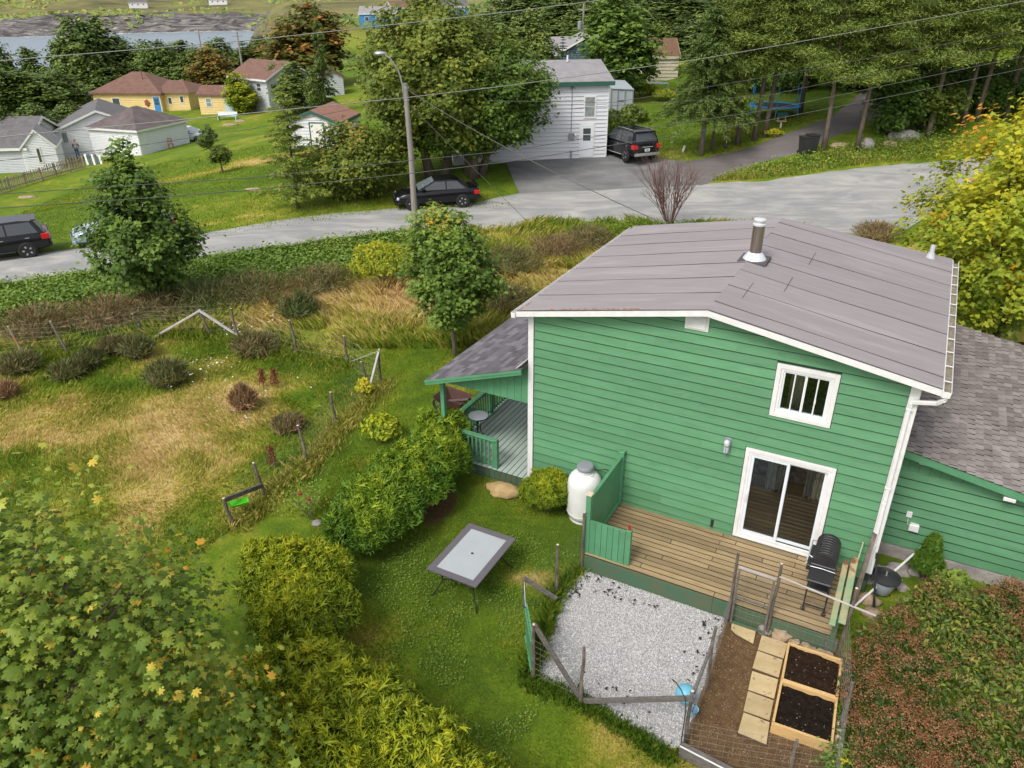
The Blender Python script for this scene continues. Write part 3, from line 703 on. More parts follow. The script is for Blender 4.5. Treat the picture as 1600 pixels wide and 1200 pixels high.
blades('meadow_grass', 'tousled half dry grass inside the wire pen', 125000, -20, -3.5, 9, 25, pen_f, .03, .15, .018, lambda d, l, r: .10 + d * .80 + .40 * (r.random(len(d)) - .45), 13, 1.2, clump=.25)
blades('tall_grass', 'tall tan and green grass between the pen and the road', 120000, -24, 14, 23, 38.5, verge_f, .08, .46, .026, lambda d, l, r: .15 + d * .80 + .36 * (r.random(len(d)) - .45), 14, 1.1, clump=.8)
def fl(x, y): return (y > y_near(x) + 3.4 + 3.0 * sstep(0, 4, x)) & (x < 0)
blades('lawn_grass', 'bright mown lawn across the road on the left', 60000, -34, 0, 36, 62, fl, .05, .12, .05, lambda d, l, r: .16 + d * .62 + .2 * (r.random(len(d)) - .3), 15)
bank = [tuple(G(*q)[:2]) for q in [(1108, 284), (1200, 280), (1460, 250), (1520, 225), (1480, 200), (1400, 222), (1290, 240), (1180, 262)]]
blades('bank_grass', 'lush green weeds on the bank right of the lane', 42000, 8, 40, 42, 62, lambda x, y: in_poly(x, y, bank), .12, .4, .045, lambda d, l, r: .14 + d * .6 + .36 * r.random(len(d)), 16)
rt = [tuple(G(*q)[:2]) for q in [(955, 195), (952, 250), (1040, 252), (1180, 226), (1300, 180), (1290, 165), (1120, 160)]]
blades('lawn_grass', 'bright lawn under the spruce beside the white house', 26000, 4, 32, 46, 72, lambda x, y: in_poly(x, y, rt), .05, .14, .06, lambda d, l, r: .14 + d * .5 + .25 * (r.random(len(d)) - .3), 17)
# broad weed leaves on the verge
rg = np.random.default_rng(21); n = 60000
x = -24 + 38 * rg.random(n); y = 24 + 14 * rg.random(n); t = y_near(x) - y
dz_, _, _ = zones(x, y)
k = (t > .2) & (t < 8) & verge_f(x, y) & (rg.random(n) < np.clip(1.05 - 2.6 * dz_, 0, 1)) & visible(x, y)
x = x[k][:15000]; y = y[k][:15000]; n = len(x); z = terr(x, y) + .12 + .36 * rg.random(n) * vnoise(x, y, .9, 2)
me = leaf_mesh('weed_leaves', np.stack([x, y, z], 1), np.array([0, 0, 1]) + rg.normal(size=(n, 3)) * .45, .08 + .10 * rg.random(n), .35 + .6 * vnoise(x, y, .5, 3) * rg.random(n) + .2 * rg.random(n), T_DIA, rg)
tag(link('weed_leaves', me, L_weed), 'broad green weed leaves along the near road edge', 'weeds', kind='stuff')
x = x[0:0]
# weeds on the bank
n = 9000; bx = 8 + 30 * rg.random(60000); by = 42 + 20 * rg.random(60000); k = in_poly(bx, by, bank); bx = bx[k][:n]; by = by[k][:n]; n = len(bx)
me = leaf_mesh('weed_leaves', np.stack([bx, by, terr(bx, by) + .1 + .4 * rg.random(n)], 1), np.array([0, 0, 1]) + rg.normal(size=(n, 3)) * .45, .09 + .10 * rg.random(n), .3 + .7 * rg.random(n), T_DIA, rg)
tag(link('weed_leaves', me, L_weed), 'leafy green weeds covering the bank by the lane', 'weeds', kind='stuff')
# clover patches and little flowers on the lawn
n = 7000; u = -1.5 + 4.5 * rg.random(n * 4); bb = -8.5 + 7 * rg.random(n * 4); k = (vnoise(u + 3, bb + 8, .8, 3) > .54)
u = u[k][:n]; bb = bb[k][:n]; n = len(u); P = np.array([tuple(HW(a, c_, .04)) for a, c_ in zip(u, bb)])
k = ~excl(P[:, 0], P[:, 1]); P = P[k]; n = len(P)
me = leaf_mesh('clover', P + np.array([0, 0, 1]) * (.03 * rg.random((n, 1))), np.array([0, 0, 1]) + rg.normal(size=(n, 3)) * .4, .025 + .02 * rg.random(n), .3 + .6 * rg.random(n), T_DIA, rg)
tag(link('clover', me, L_weed), 'small clover leaves in patches on the back lawn', 'clover', kind='stuff')
# ------------------------------------------------------------------ the green house (house frame: x along the back wall, y away from the camera, z up)
GZ0 = .30                                              # height of the porch floor, the datum of the measurements
W, D = 7.43, 6.45
EAV, PK, UP_ = 4.28 + GZ0, 5.03 + GZ0, 3.74
def gable(u): return EAV + (PK - EAV) * (u / UP_ if u < UP_ else (W + .25 - u) / (W + .25 - UP_))
house = thing_h('green_house', 'two storey green clapboard house with shallow mauve roof', 'house')
wall = MB()
# back wall with openings, as pieces butted together: the sheathing behind the boards
OPEN = [(4.87, 6.35, .30 + GZ0, 2.22 + GZ0), (5.22, 6.05, 3.26 + GZ0, 4.09 + GZ0)]     # door, window
us = [0, 4.87, 5.22, 6.05, 6.35, W]
for a, c in zip(us[:-1], us[1:]):
    zs_ = [0] + sorted(sum([[o[2], o[3]] for o in OPEN if o[0] <= a + .01 and o[1] >= c - .01], []))
    mids = [a, c] if not (a < UP_ < c) else [a, UP_, c]
    for q in range(0, len(zs_), 2):
        z0 = zs_[q]
        if q + 1 < len(zs_): wall.box(a, c, 0, .10, z0, zs_[q + 1])
        else:
            for m0, m1 in zip(mids[:-1], mids[1:]):
                wall.prism([(m0, 0, z0), (m1, 0, z0), (m1, 0, gable(m1) - .02), (m0, 0, gable(m0) - .02)], (0, .10, 0))
wall.box(0, .10, .10, D, 0, EAV - .03); wall.box(W - .1, W, .10, D, 0, EAV + .0)
wall.prism([(0, D, 0), (W, D, 0), (W, D, gable(W) - .02), (UP_, D, PK - .02), (0, D, EAV - .02)], (0, -.1, 0))
wo_ = wall.obj('wall', m_lapshade, house)
# clapboards
def board(u0, u1, z0, z1, par, y=0.0, f0=0.0, f1=1.0):
    def lim(z, u0, u1):
        if z <= EAV: return u0, u1
        t = (z - EAV) / (PK - EAV); l = UP_ * t; r_ = W + .25 - (W + .25 - UP_) * t
        return max(u0, l), min(u1, r_)
    a0, a1 = lim(z0, u0, u1); b0, b1 = lim(z1, u0, u1)
    if a1 - a0 < .03: return
    if b1 < b0: b0 = b1 = (b0 + b1) / 2
    y0, y1 = y - .042 + .032 * f0, y - .042 + .032 * f1; z0 += 0 if f0 else .040
    V = [(a0, y0, z0), (a1, y0, z0), (b1, y1, z1), (b0, y1, z1), (a0, y - .002, z0), (a1, y - .002, z0), (b1, y - .002, z1), (b0, y - .002, z1)]
    MB().add(V, [(0, 1, 2, 3), (7, 6, 5, 4), (0, 4, 5, 1), (1, 5, 6, 2), (2, 6, 7, 3), (3, 7, 4, 0)]).obj('siding_board', m_siding, par)
EXP = .203
holes = [(4.76, 6.46, .14 + GZ0, 2.325 + GZ0), (5.075, 6.185, 3.12 + GZ0, 4.226 + GZ0), (3.30, 3.765, 4.55 + GZ0, 6.0)]
z = GZ0 - .02; k = 0; rb = random.Random(4)
wall_off = 0
while z < PK:
    z1 = z + EXP
    segs = [(.115, W - .135)]
    for h in holes:
        if h[2] < z1 - .02 and h[3] > z + .02:
            ns = []
            for a, c in segs:
                if h[1] <= a or h[0] >= c: ns.append((a, c)); continue
                if h[0] - a > .02: ns.append((a, h[0]))
                if c - h[1] > .02: ns.append((h[1], c))
            segs = ns
    jt = rb.uniform(1.2, 6.2)
    for a, c in segs:
        cut = [a] + ([jt] if a + .4 < jt < c - .4 else []) + [c]
        for p, q in zip(cut[:-1], cut[1:]): board(p + .001, q - .001, z, min(z1 + .012, PK), wo_)
    for h in holes:
        if z + .06 < h[2] < z1: board(h[0] + .001, h[1] - .001, z, h[2], wo_, 0, 0, (h[2] - z) / EXP)
        if z < h[3] < z1 - .02: board(h[0] + .001, h[1] - .001, h[3], z1 + .012, wo_, 0, max(.01, (h[3] - z) / EXP), 1)
    z = z1; k += 1
# skirting under the boards
MB().box(.02, W - .02, -.018, -.001, .02, GZ0 - .03).obj('skirt_board', m_gdark, wo_)
# corner trims
t = MB(); t.box(-.02, .10, -.052, 0, GZ0 - .02, EAV - .05); t.box(-.034, -.001, -.034, .10, GZ0 - .02, EAV - .05)
t.obj('corner_trim', m_white, wo_)
t = MB(); t.box(W - .13, W + .03, -.054, -.001, .5, gable(W) - .06); t.box(W + .002, W + .034, -.036, .12, .5, gable(W) - .06)
t.obj('corner_trim', m_white, wo_)
# roof: dark deck, then sheets with open laps
roof = MB()
FB, BBk = -.30, 6.7
RL, RP, RR_ = (-.17, 4.345 + GZ0), (3.76, 5.10 + GZ0), (7.74, 4.44 + GZ0)
def rz(u): return np.interp(u, [RL[0], RP[0], RR_[0]], [RL[1], RP[1], RR_[1]])
def back(u): return float(np.interp(u, [RL[0], RP[0], RR_[0]], [6.80, 6.62, 7.28]))
for (a, c) in ((RL, RP), (RP, RR_)):
    roof.prism([(a[0], FB, a[1]), (c[0], FB, c[1]), (c[0], back(c[0]), c[1]), (a[0], back(a[0]), a[1])], (0, 0, -.05))
roof_o = roof.obj('roof', m_roofsub, house)
for side, (a, c) in enumerate(((RL, RP), (RP, RR_))):
    n = 7; offs = .0 if side == 0 else .52
    cuts0 = [FB + .0] + [FB + (i + (1 - offs if side else 1) * 1.0) * 1.0 for i in range(8)]
    cuts0 = [q for q in cuts0 if q < 6.5] + [99]
    for i, (p, q) in enumerate(zip(cuts0[:-1], cuts0[1:])):
        N_ = 6; V = []; F = []
        for j in range(N_ + 1):
            f = j / N_; uu = a[0] + (c[0] - a[0]) * f; zz = a[1] + (c[1] - a[1]) * f + .004
            q_ = min(q - .017, back(uu)); w = .010 * math.sin(9.3 * f + i * 2.1 + side) + .004 * math.sin(23 * f + i)
            p_ = p + (w if i else 0); q2 = q_ + (.010 * math.sin(9.3 * f + (i + 1) * 2.1 + side) + .004 * math.sin(23 * f + i + 1) if q < 90 else 0)
            rr2 = .004 * math.sin(5 * f + i)
            V += [(uu, p_, zz), (uu, q2, zz), (uu, q2, zz + .010 + rr2), (uu, p_, zz + .017 + rr2)]
        for j in range(N_):
            o_ = 4 * j
            F += [(o_ + 3, o_ + 7, o_ + 6, o_ + 2), (o_, o_ + 4, o_ + 7, o_ + 3), (o_ + 1, o_ + 2, o_ + 6, o_ + 5)]
        F += [(0, 3, 2, 1), (4 * N_, 4 * N_ + 1, 4 * N_ + 2, 4 * N_ + 3)]
        MB().add(V, F).obj('roofing_strip', m_roofing, roof_o, edge=m_roofsub)  # dark edge colour paints the shade at the sheet laps
# seams down the right slope
for uu, p in ((4.15, .74), (4.75, 1.74), (4.9, 3.74)):
    zz = float(rz(uu)) + .024
    MB().beam((uu, p, zz), (uu, p + .92, zz), .009, .005).obj('roof_seam', m_roofsub, roof_o)
# lichen on the front edge
rg = np.random.default_rng(8)
mo = MB()
for i in range(46):
    uu = .55 + 1.9 * rg.random() ** .8; mo.blob((uu, -.275 + .03 * rg.random(), float(rz(uu)) + .022), (.02 + .03 * rg.random(), .015 + .015 * rg.random(), .008), i, .3, 7, 4)
for i in range(10): uu = -.12 + .03 * rg.random(); mo.blob((uu, -.25 + .5 * rg.random(), float(rz(uu)) + .022), (.02, .03, .008), i + 60, .3, 7, 4)
mo.obj('lichen', m_moss, roof_o, kind='stuff')
# rake boards and soffit
for nm, (a, c) in (('left', (RL, RP)), ('right', (RP, RR_))):
    MB().prism([(a[0], FB - .022, a[1] - .004), (c[0], FB - .022, c[1] - .004), (c[0], FB - .022, c[1] - .115), (a[0], FB - .022, a[1] - .115)], (0, .021, 0)).obj('rake_board', m_white, roof_o)
    MB().prism([(a[0], FB, a[1] - .052), (c[0], FB, c[1] - .052), (c[0], -.002, c[1] - .052), (a[0], -.002, a[1] - .052)], (0, 0, -.02)).obj('soffit', m_white, roof_o)
t = MB(); t.box(RL[0] - .012, RL[0] - .001, FB - .02, 6.78, RL[1] - .12, RL[1] - .003); t.obj('fascia', m_white, roof_o)
t = MB(); t.box(RR_[0] + .001, RR_[0] + .014, FB - .02, 7.25, RR_[1] - .13, RR_[1] - .006); t.obj('fascia', m_white, roof_o)
# gutters
def gutter(u0, sgn, b0, b1, zt, w=.115):
    t = MB(); pr = [(0, 0), (0, -.11), (w, -.11), (w + .012, -.0), (w + .004, -.0), (w - .006, -.1), (.008, -.1), (.008, 0)]
    t.prism([(u0 + sgn * p[0], b0, zt + p[1]) for p in pr], (0, b1 - b0, 0))
    t.box(min(u0, u0 + sgn * w), max(u0, u0 + sgn * w), b0 - .006, b0 - .001, zt - .11, zt)
    return t
g = gutter(RR_[0] + .016, 1, FB - .02, 7.25, RR_[1] - .02).obj('gutter', m_white, house)
MB().box(RR_[0] + .026, RR_[0] + .125, FB, 7.2, RR_[1] - .118, RR_[1] - .075).obj('silt', m_gutterdirt, g)
for i in range(11): MB().box(RR_[0] + .02, RR_[0] + .135, .1 + i * .66, .125 + i * .66, RR_[1] - .026, RR_[1] - .016).obj('gutter_strap', m_white, g)
g = gutter(RL[0] - .014, -1, FB - .06, 6.75, RL[1] - .02, .085).obj('gutter', m_white, house)
# downspout
dz = RR_[1] - .13
t = MB(); P = [(RR_[0] + .07, FB + .03, dz + .03), (RR_[0] + .07, FB + .03, dz - .06), (RR_[0] - .02, FB + .08, dz - .17), (W - .07, -.10, dz - .30), (W - .085, -.085, dz - .42), (W - .075, -.085, 2.2), (W - .06, -.085, .55)]
for p, q in zip(P[:-1], P[1:]): t.beam(p, q, .075, .06, (0, 1, 0), .012)
ds = t.obj('downspout', m_white, house)
for zz in (4.15, 2.5, 1.2): MB().box(W - .135, W - .02, -.12, -.05, zz, zz + .025).obj('bracket', m_white, ds)
# vent in the gable
v = MB(); v.cbox(3.305, 3.76, -.045, -.003, 4.555 + GZ0, 4.91 + GZ0, .01); vo = v.obj('gable_vent', m_white, house)
for i in range(8):
    zz = 4.60 + GZ0 + i * .034
    MB().add([(3.36, -.049, zz), (3.705, -.049, zz), (3.705, -.066, zz + .006), (3.36, -.066, zz + .006), (3.36, -.049, zz + .028), (3.705, -.049, zz + .028)], [(0, 1, 2, 3), (3, 2, 5, 4), (0, 3, 4), (1, 5, 2)]).obj('louvre', m_white, vo)
# upper window
def frame(t, u0, u1, z0, z1, w, y0, y1, wb=None):
    wb = wb or w
    t.box(u0, u1, y0, y1, z0, z0 + wb); t.box(u0, u1, y0, y1, z1 - w, z1); t.box(u0, u0 + w, y0, y1, z0 + wb, z1 - w); t.box(u1 - w, u1, y0, y1, z0 + wb, z1 - w); return t
z0, z1 = 3.129 + GZ0, 4.216 + GZ0
t = MB(); frame(t, 5.085, 6.175, z0, z1, .085, -.052, -.002); frame(t, 5.17, 6.09, z0 + .085, z1 - .085, .05, -.036, .02)
w_ = t.obj('window', m_white, house, bevel=.006)
frame(MB(), 5.22, 6.04, z0 + .135, z1 - .135, .03, -.016, .05).obj('frame', m_vinyl, w_)
for uu, hw_ in ((5.425, .011), (5.62, .022), (5.83, .012)): MB().box(uu - hw_, uu + hw_, -.012, .03, z0 + .165, z1 - .165).obj('mullion', m_white, w_)
MB().box(5.25, 6.01, .032, .036, z0 + .165, z1 - .165).obj('pane', m_glass, w_)
MB().box(5.82, 5.85, -.03, -.013, z0 + .40, z0 + .5).obj('latch', m_white, w_)
# sliding door
z0, z1 = .19 + GZ0, 2.31 + GZ0
t = MB(); frame(t, 4.773, 6.446, z0 - .03, z1, .075, -.052, -.002, .05); frame(t, 4.848, 6.371, z0 + .02, z1 - .075, .055, -.040, .03, .07)
d_ = t.obj('sliding_door', m_white, house, bevel=.006)
f1 = frame(MB(), 4.903, 5.63, z0 + .09, z1 - .13, .055, -.030, .01, .085).obj('door_panel', m_vinyl, d_)
f2 = frame(MB(), 5.585, 6.316, z0 + .09, z1 - .13, .05, .014, .05, .085).obj('door_panel', m_vinyl, d_)
MB().box(4.955, 5.58, -.012, -.008, z0 + .17, z1 - .18).obj('pane', m_glass, d_)
MB().box(5.63, 6.27, .030, .034, z0 + .17, z1 - .18).obj('pane', m_glass, d_)
MB().tube([(4.925, -.032, z0 + .88), (4.93, -.075, z0 + .92), (4.93, -.075, z0 + 1.06), (4.925, -.032, z0 + 1.10)], .011, 6).obj('handle', m_white, d_)
MB().box(4.77, 6.45, -.035, -.001, GZ0 + .06, z0 - .032).obj('threshold', m_gdark, d_)
# room behind the door, room behind the window
t = MB(); t.box(3.2, W - .12, .12, 4.2, GZ0 - .02, GZ0 + .16)
ro = t.obj('room_floor', m_intfloor, house)
for i in range(14): MB().cbox(3.25 + (i % 2) * .2, W - .13, .125 + i * .14, .125 + i * .14 + .137, GZ0 + .161, GZ0 + .171, .003).obj('floor_board', m_intfloor, ro)
t = MB(); t.box(3.1, 3.19, .12, 4.2, GZ0, 2.7 + GZ0); t.box(3.1, W - .11, 2.55, 2.65, GZ0, 2.7 + GZ0); t.box(3.1, W - .11, .12, 4.2, 2.6 + GZ0, 2.66 + GZ0)
t.box(3.1, W - .11, .12, 4.2, 2.9 + GZ0, 2.96 + GZ0); t.box(3.1, 3.19, .12, 4.2, 2.97 + GZ0, 4.3 + GZ0); t.box(3.1, W - .11, 2.9, 3.0, 2.97 + GZ0, 4.3 + GZ0); t.box(3.1, W - .11, .12, 2.99, 4.24 + GZ0, 4.29 + GZ0)
t.obj('room_wall', m_intwall, house)
def curtain(par_l, u, b, z0, w, h, lab, seed=1):
    V = []; F = []; n = 22
    for i in range(n + 1):
        f = i / n; yy = .045 * math.sin(f * 25 + seed) + .02 * math.sin(f * 11)
        for j, zf in enumerate((0, .33, .66, 1)): V.append((u + w * f * (1 - .18 * (1 - zf)), b + yy * (1.2 - .5 * zf), z0 + h * zf))
    for i in range(n):
        for j in range(3): F.append((4 * i + j, 4 * i + 4 + j, 4 * i + 5 + j, 4 * i + 1 + j))
    o = MB().add(V, F).obj('curtain', m_cloth, par_l, smooth='all'); return o
curtain(house, 5.05, 1.55, GZ0 + .45, .42, 1.5, '', 1); curtain(house, 5.85, 1.75, GZ0 + .35, .5, 1.7, '', 3)
curtain(house, 5.30, .55, 3.1 + GZ0, .28, 1.1, '', 5)
# wall lamp
l = MB(); l.cbox(4.345, 4.475, -.045, -.025, 2.13 + GZ0, 2.43 + GZ0, .01)
lo_ = l.obj('wall_lamp', m_greypvc, house)
m_frost = mat('clear_lamp_glass', (.45, .48, .5), .15)
t = MB(); t.lathe([(.03, 0), (.055, .02), (.06, .09), (.05, .12), (.02, .14)], 14, (4.41, -.12, 2.28 + GZ0)); t.obj('lamp_shade', m_alu, lo_, smooth=True)
t = MB(); t.lathe([(.02, 0), (.05, .03), (.05, .13), (.042, .15)], 12, (4.41, -.12, 2.11 + GZ0)); t.obj('lamp_glass', m_frost, lo_, smooth=True)
t = MB()
for a in range(4): t.tube([(4.41 + .056 * math.cos(a * 1.57), -.12 + .056 * math.sin(a * 1.57), 2.10 + GZ0), (4.41 + .056 * math.cos(a * 1.57), -.12 + .056 * math.sin(a * 1.57), 2.29 + GZ0)], .005, 4)
t.obj('lamp_cage', m_greypvc, lo_)
# small box and black outlet strip low on the wall
MB().box(4.30, 4.36, -.05, -.024, .20 + GZ0, .38 + GZ0).obj('cable_duct', m_black, house)
# stove flue
fu, fb = 3.86, 3.05
fz = float(rz(fu))
ch = MB().cbox(fu - .30, fu + .30, fb - .30, fb + .30, fz - .02, fz + .035, .008).obj('chimney_flashing', m_roofsub, house)
MB().lathe([(.25, .0), (.235, .03), (.165, .12), (.13, .15)], 24, (fu, fb, fz + .03)).obj('storm_collar', m_alu, ch, smooth=True)
MB().lathe([(.125, 0), (.125, .62), (.118, .625), (.118, .63)], 24, (fu, fb, fz + .14)).obj('flue_pipe', m_steel, ch, smooth=True)
MB().lathe([(.13, 0), (.137, .015), (.137, .035), (.12, .045), (.095, .05), (.095, .095), (.125, .10), (.13, .13), (.10, .15), (.0, .155)], 24, (fu, fb, fz + .76)).obj('flue_cap', m_alu, ch, smooth=True)
# soil vent pipe
vz = float(rz(7.25))
vp = MB().lathe([(.11, 0), (.10, .05), (.075, .14), (.075, .16)], 16, (7.25, 6.85, vz - .02)).obj('vent_pipe', m_palepvc, house, smooth=True)
MB().lathe([(.055, 0), (.055, .22), (.045, .22), (.045, .18)], 16, (7.25, 6.85, vz + .1)).obj('pipe', m_palepvc, vp, smooth=True)

# ------------------------------------------------------------------ porch
porch = thing_h('porch', 'open green porch with pale plank floor on the house side', 'porch', -1.2, 0, 0)
PU0, PU1, PB0, PB1 = -2.42, -.036, 0.0, 4.0
fr = MB(); fr.box(PU0 + .02, PU1, .03, PB1, GZ0 - .16, GZ0 - .032)
pf = fr.obj('floor', m_gdark, porch)
n = 17; wdt = (PU1 - PU0) / n
for i in range(n): MB().cbox(PU0 + i * wdt + .005, PU0 + (i + 1) * wdt - .005, -.03, PB1, GZ0 - .03, GZ0, .004).obj('plank', m_porchfl, pf, edge=m_porchedge)
n = 16; wd = (PU1 - PU0) / n
sk = MB().box(PU0, PU1, .0, .02, .0, GZ0 - .035).obj('skirt', m_dark, porch)
for i in range(n): MB().box(PU0 + i * wd + .004, PU0 + (i + 1) * wd - .004, -.018, -.001, .0, GZ0 - .034).obj('skirt_board', m_gdark, sk)
# roof
REL = 2.20 + GZ0; REH = 3.06 + GZ0; RU0 = -2.56
def prz(u): return REL + (REH - REL) * (u - RU0) / (-.03 - RU0)
pr = MB().prism([(RU0, -.32, REL - .02), (-.03, -.32, REH - .02), (-.03, 4.05, REH - .02), (RU0, 4.05, REL - .02)], (0, 0, -.05)).obj('roof', m_roofsub, porch)
sh = MB(); rg = np.random.default_rng(3); nc = 18
for i in range(nc):
    f0 = i / nc; f1 = (i + 1) / nc + .015; bpos = -.34
    while bpos < 4.06:
        L = .14 + .22 * rg.random(); b1 = min(bpos + L, 4.07); ua = RU0 - .02 + (-.03 - RU0) * f0; ub = min(RU0 + (-.03 - RU0) * f1, -.035); lift = .012 + .007 * rg.random()
        sh.add([(ua, bpos, prz(ua) - .02), (ua, b1 - .006, prz(ua) - .02), (ub, b1 - .006, prz(ub) - .02), (ub, bpos, prz(ub) - .02), (ua, bpos, prz(ua) - .02 + lift), (ua, b1 - .006, prz(ua) - .02 + lift), (ub, b1 - .006, prz(ub) - .02 + .004), (ub, bpos, prz(ub) - .02 + .004)], [(4, 5, 6, 7), (0, 1, 5, 4), (0, 4, 7, 3), (1, 2, 6, 5)]); bpos = b1
so_ = sh.obj('shingles', m_shtint, pr, kind='stuff'); at_ = so_.data.attributes.new('tint', 'FLOAT', 'POINT'); at_.data.foreach_set('value', np.repeat(rg.random(len(sh.v) // 8), 8).astype(np.float32))
# per shingle shade through the noise in the material; rake and fascia
MB().prism([(RU0 - .02, -.345, prz(RU0) - .03), (-.04, -.345, prz(-.04) - .03), (-.04, -.345, prz(-.04) - .15), (RU0 - .02, -.345, prz(RU0) - .15)], (0, .024, 0)).obj('rake_board', m_gtrim, pr)
MB().prism([(RU0 - .03, -.362, prz(RU0) - .026), (-.04, -.362, prz(-.04) - .026), (-.04, -.362, prz(-.04) - .085), (RU0 - .03, -.362, prz(RU0) - .085)], (0, .016, 0)).obj('rake_board', m_gtrim, pr)
MB().box(RU0 - .02, RU0 + .004, -.32, 4.05, REL - .16, REL - .025).obj('fascia', m_gtrim, pr)
MB().prism([(-.17, -.33, prz(-.17) + .02), (-.037, -.33, prz(-.04) + .10), (-.037, .12, prz(-.04) + .10), (-.17, .2, prz(-.17) + .02)], (0, 0, .012)).obj('flashing', m_white, pr)
# gable boarding
n = 13
gw = MB().box(PU0 + .05, PU1, .03, .05, 2.06 + GZ0, 2.12 + GZ0).obj('gable_wall', m_gtrim, porch)
for i in range(n):
    a = PU0 + .08 + (PU1 - PU0 - .08) * i / n; c = PU0 + .08 + (PU1 - PU0 - .08) * (i + 1) / n - .006
    MB().prism([(a, 0, 2.04 + GZ0), (c, 0, 2.04 + GZ0), (c, 0, max(2.05 + GZ0, prz(c) - .09)), (a, 0, max(2.05 + GZ0, prz(a) - .09))], (0, .028, 0)).obj('gable_board', m_gtrim, gw)
for b_ in (.06, 2.35, 3.9): MB().cbox(PU0 + .01, PU0 + .11, b_ - .05, b_ + .05, GZ0, prz(PU0) - .1, .006).obj('post', m_gtrim, porch)
MB().box(PU0 + .0, PU0 + .12, .0, 4.0, 2.0 + GZ0, 2.13 + GZ0).obj('beam', m_gtrim, porch)
def railing(par, p0, p1, zf, h, nb, name='railing', top=m_gtrim):
    a = Vector(p0); c = Vector(p1); d = (c - a).normalized()
    r_ = MB().beam(a + Vector((0, 0, zf + h - .03)), c + Vector((0, 0, zf + h - .03)), .14, .035, c=.005).obj(name, top, par)
    MB().beam(a + Vector((0, 0, zf + h - .09)), c + Vector((0, 0, zf + h - .09)), .035, .08).obj('rail', m_gtrim, r_)
    MB().beam(a + Vector((0, 0, zf + .1)), c + Vector((0, 0, zf + .1)), .035, .08).obj('rail', m_gtrim, r_)
    for i in range(nb):
        p = a.lerp(c, (i + .5) / nb); s_ = d.cross(Vector((0, 0, 1))) * .034
        MB().beam(p + s_ + Vector((0, 0, zf + .06)), p + s_ + Vector((0, 0, zf + h - .05)), .045, .03, tuple(s_)).obj('baluster', m_gtrim, r_)
    return r_
railing(porch, (PU0 + .1, .10, 0), (-.93, .06, 0), GZ0, .80, 12)
MB().cbox(-.98, -.88, .02, .12, GZ0, GZ0 + .80, .006).obj('rail_post', m_gtrim, porch)
railing(porch, (PU0 + .06, .15, 0), (PU0 + .06, 2.3, 0), GZ0, .85, 17)
railing(porch, (PU0 + .06, 2.42, 0), (PU0 + .06, 3.85, 0), GZ0, .85, 11)

# ------------------------------------------------------------------ right wing
wing = thing_h('side_wing', 'low green wing with brown shingled lean-to roof at right', 'house', 9.5, 4)
WB = 1.45; WU0, WU1 = W + .005, 12.0; WEB = 8.6
wr0, wr1 = 2.44 + GZ0, 2.44 + GZ0 - .172 * 4.8           # roof height at W and at the low eave
def wz(u): return wr0 - .172 * (u - W)
w = MB(); w.prism([(WU0, WB, 0), (WU1, WB, 0), (WU1, WB, wz(WU1) - .1), (WU0, WB, wz(WU0) - .1)], (0, .1, 0)); w.box(WU1 - .1, WU1, WB + .1, WEB, 0, wz(WU1) - .1); w.box(WU0, WU1, WEB, WEB + .1, 0, wz(WU1) - .1)
wwo = w.obj('wall', m_lapshade, wing)
MB().box(WU0 + .02, WU1 + .02, WB - .06, WB - .001, 0, .28).obj('foundation', m_greystone, wing)
z = .27; 
while z < 2.02:
    c = WU1
    V0 = MB(); y0, y1 = WB - .042, WB - .010
    um = min(WU1, W + (wr0 - .14 - (z + EXP)) / .172)
    if um > WU0 + .2: V0.add([(WU0, y0, z + .040), (um, y0, z + .040), (um, y1, z + EXP), (WU0, y1, z + EXP), (WU0, WB - .001, z + .040), (um, WB - .001, z + .040), (um, WB - .001, z + EXP), (WU0, WB - .001, z + EXP)], [(0, 1, 2, 3), (0, 4, 5, 1), (2, 6, 7, 3), (1, 5, 6, 2)]).obj('siding_board', m_siding, wwo)
    z += EXP
for i in range(14):
    a = WU0 + .05 + i * .19; c = a + .184
    if wz(c) - .13 < z: break
    MB().prism([(a, WB - .022, z), (c, WB - .022, z), (c, WB - .022, wz(c) - .12), (a, WB - .022, wz(a) - .12)], (0, .02, 0)).obj('gable_board', m_siding, wwo)
RUe = 12.3
wr = MB().prism([(W + .01, WB - .28, wz(W) - .03), (RUe, WB - .28, wz(RUe) - .03), (RUe, WEB + .2, wz(RUe) - .03), (W + .01, WEB + .2, wz(W) - .03)], (0, 0, -.06)).obj('roof', m_roofsub, wing)
MB().prism([(W + .02, WB - .31, wz(W) - .02), (RUe, WB - .31, wz(RUe) - .02), (RUe, WB - .31, wz(RUe) - .19), (W + .02, WB - .31, wz(W) - .19)], (0, .026, 0)).obj('rake_board', m_gtrim, wr)
MB().prism([(W + .02, WB - .28, wz(W) - .095), (RUe, WB - .28, wz(RUe) - .095), (RUe, WB - .001, wz(RUe) - .095), (W + .02, WB - .001, wz(W) - .095)], (0, 0, -.02)).obj('soffit', m_gtrim, wr)
rg = np.random.default_rng(9); ex = .155; nrow = int((RUe - W) / ex) + 1; tiles = []
for i in range(nrow):
    u1_ = RUe + .02 - i * ex; u0_ = max(u1_ - ex - .02, W + .012); off = (i % 2) * .11 + .02 * rg.random(); bp = WB - .32 - off
    while bp < WEB + .2:
        b0, b1 = max(bp, WB - .32), min(bp + .200, WEB + .22)
        if b1 - b0 > .03: tiles.append((u0_, u1_, b0, b1,   .022 + .009 * rg.random(), .005 * rg.normal()))
        bp += .222
tiles.sort(key=lambda q: (q[0] - 7.4) * .55 + (q[2] - 1.2) * .8)
stuff = MB()
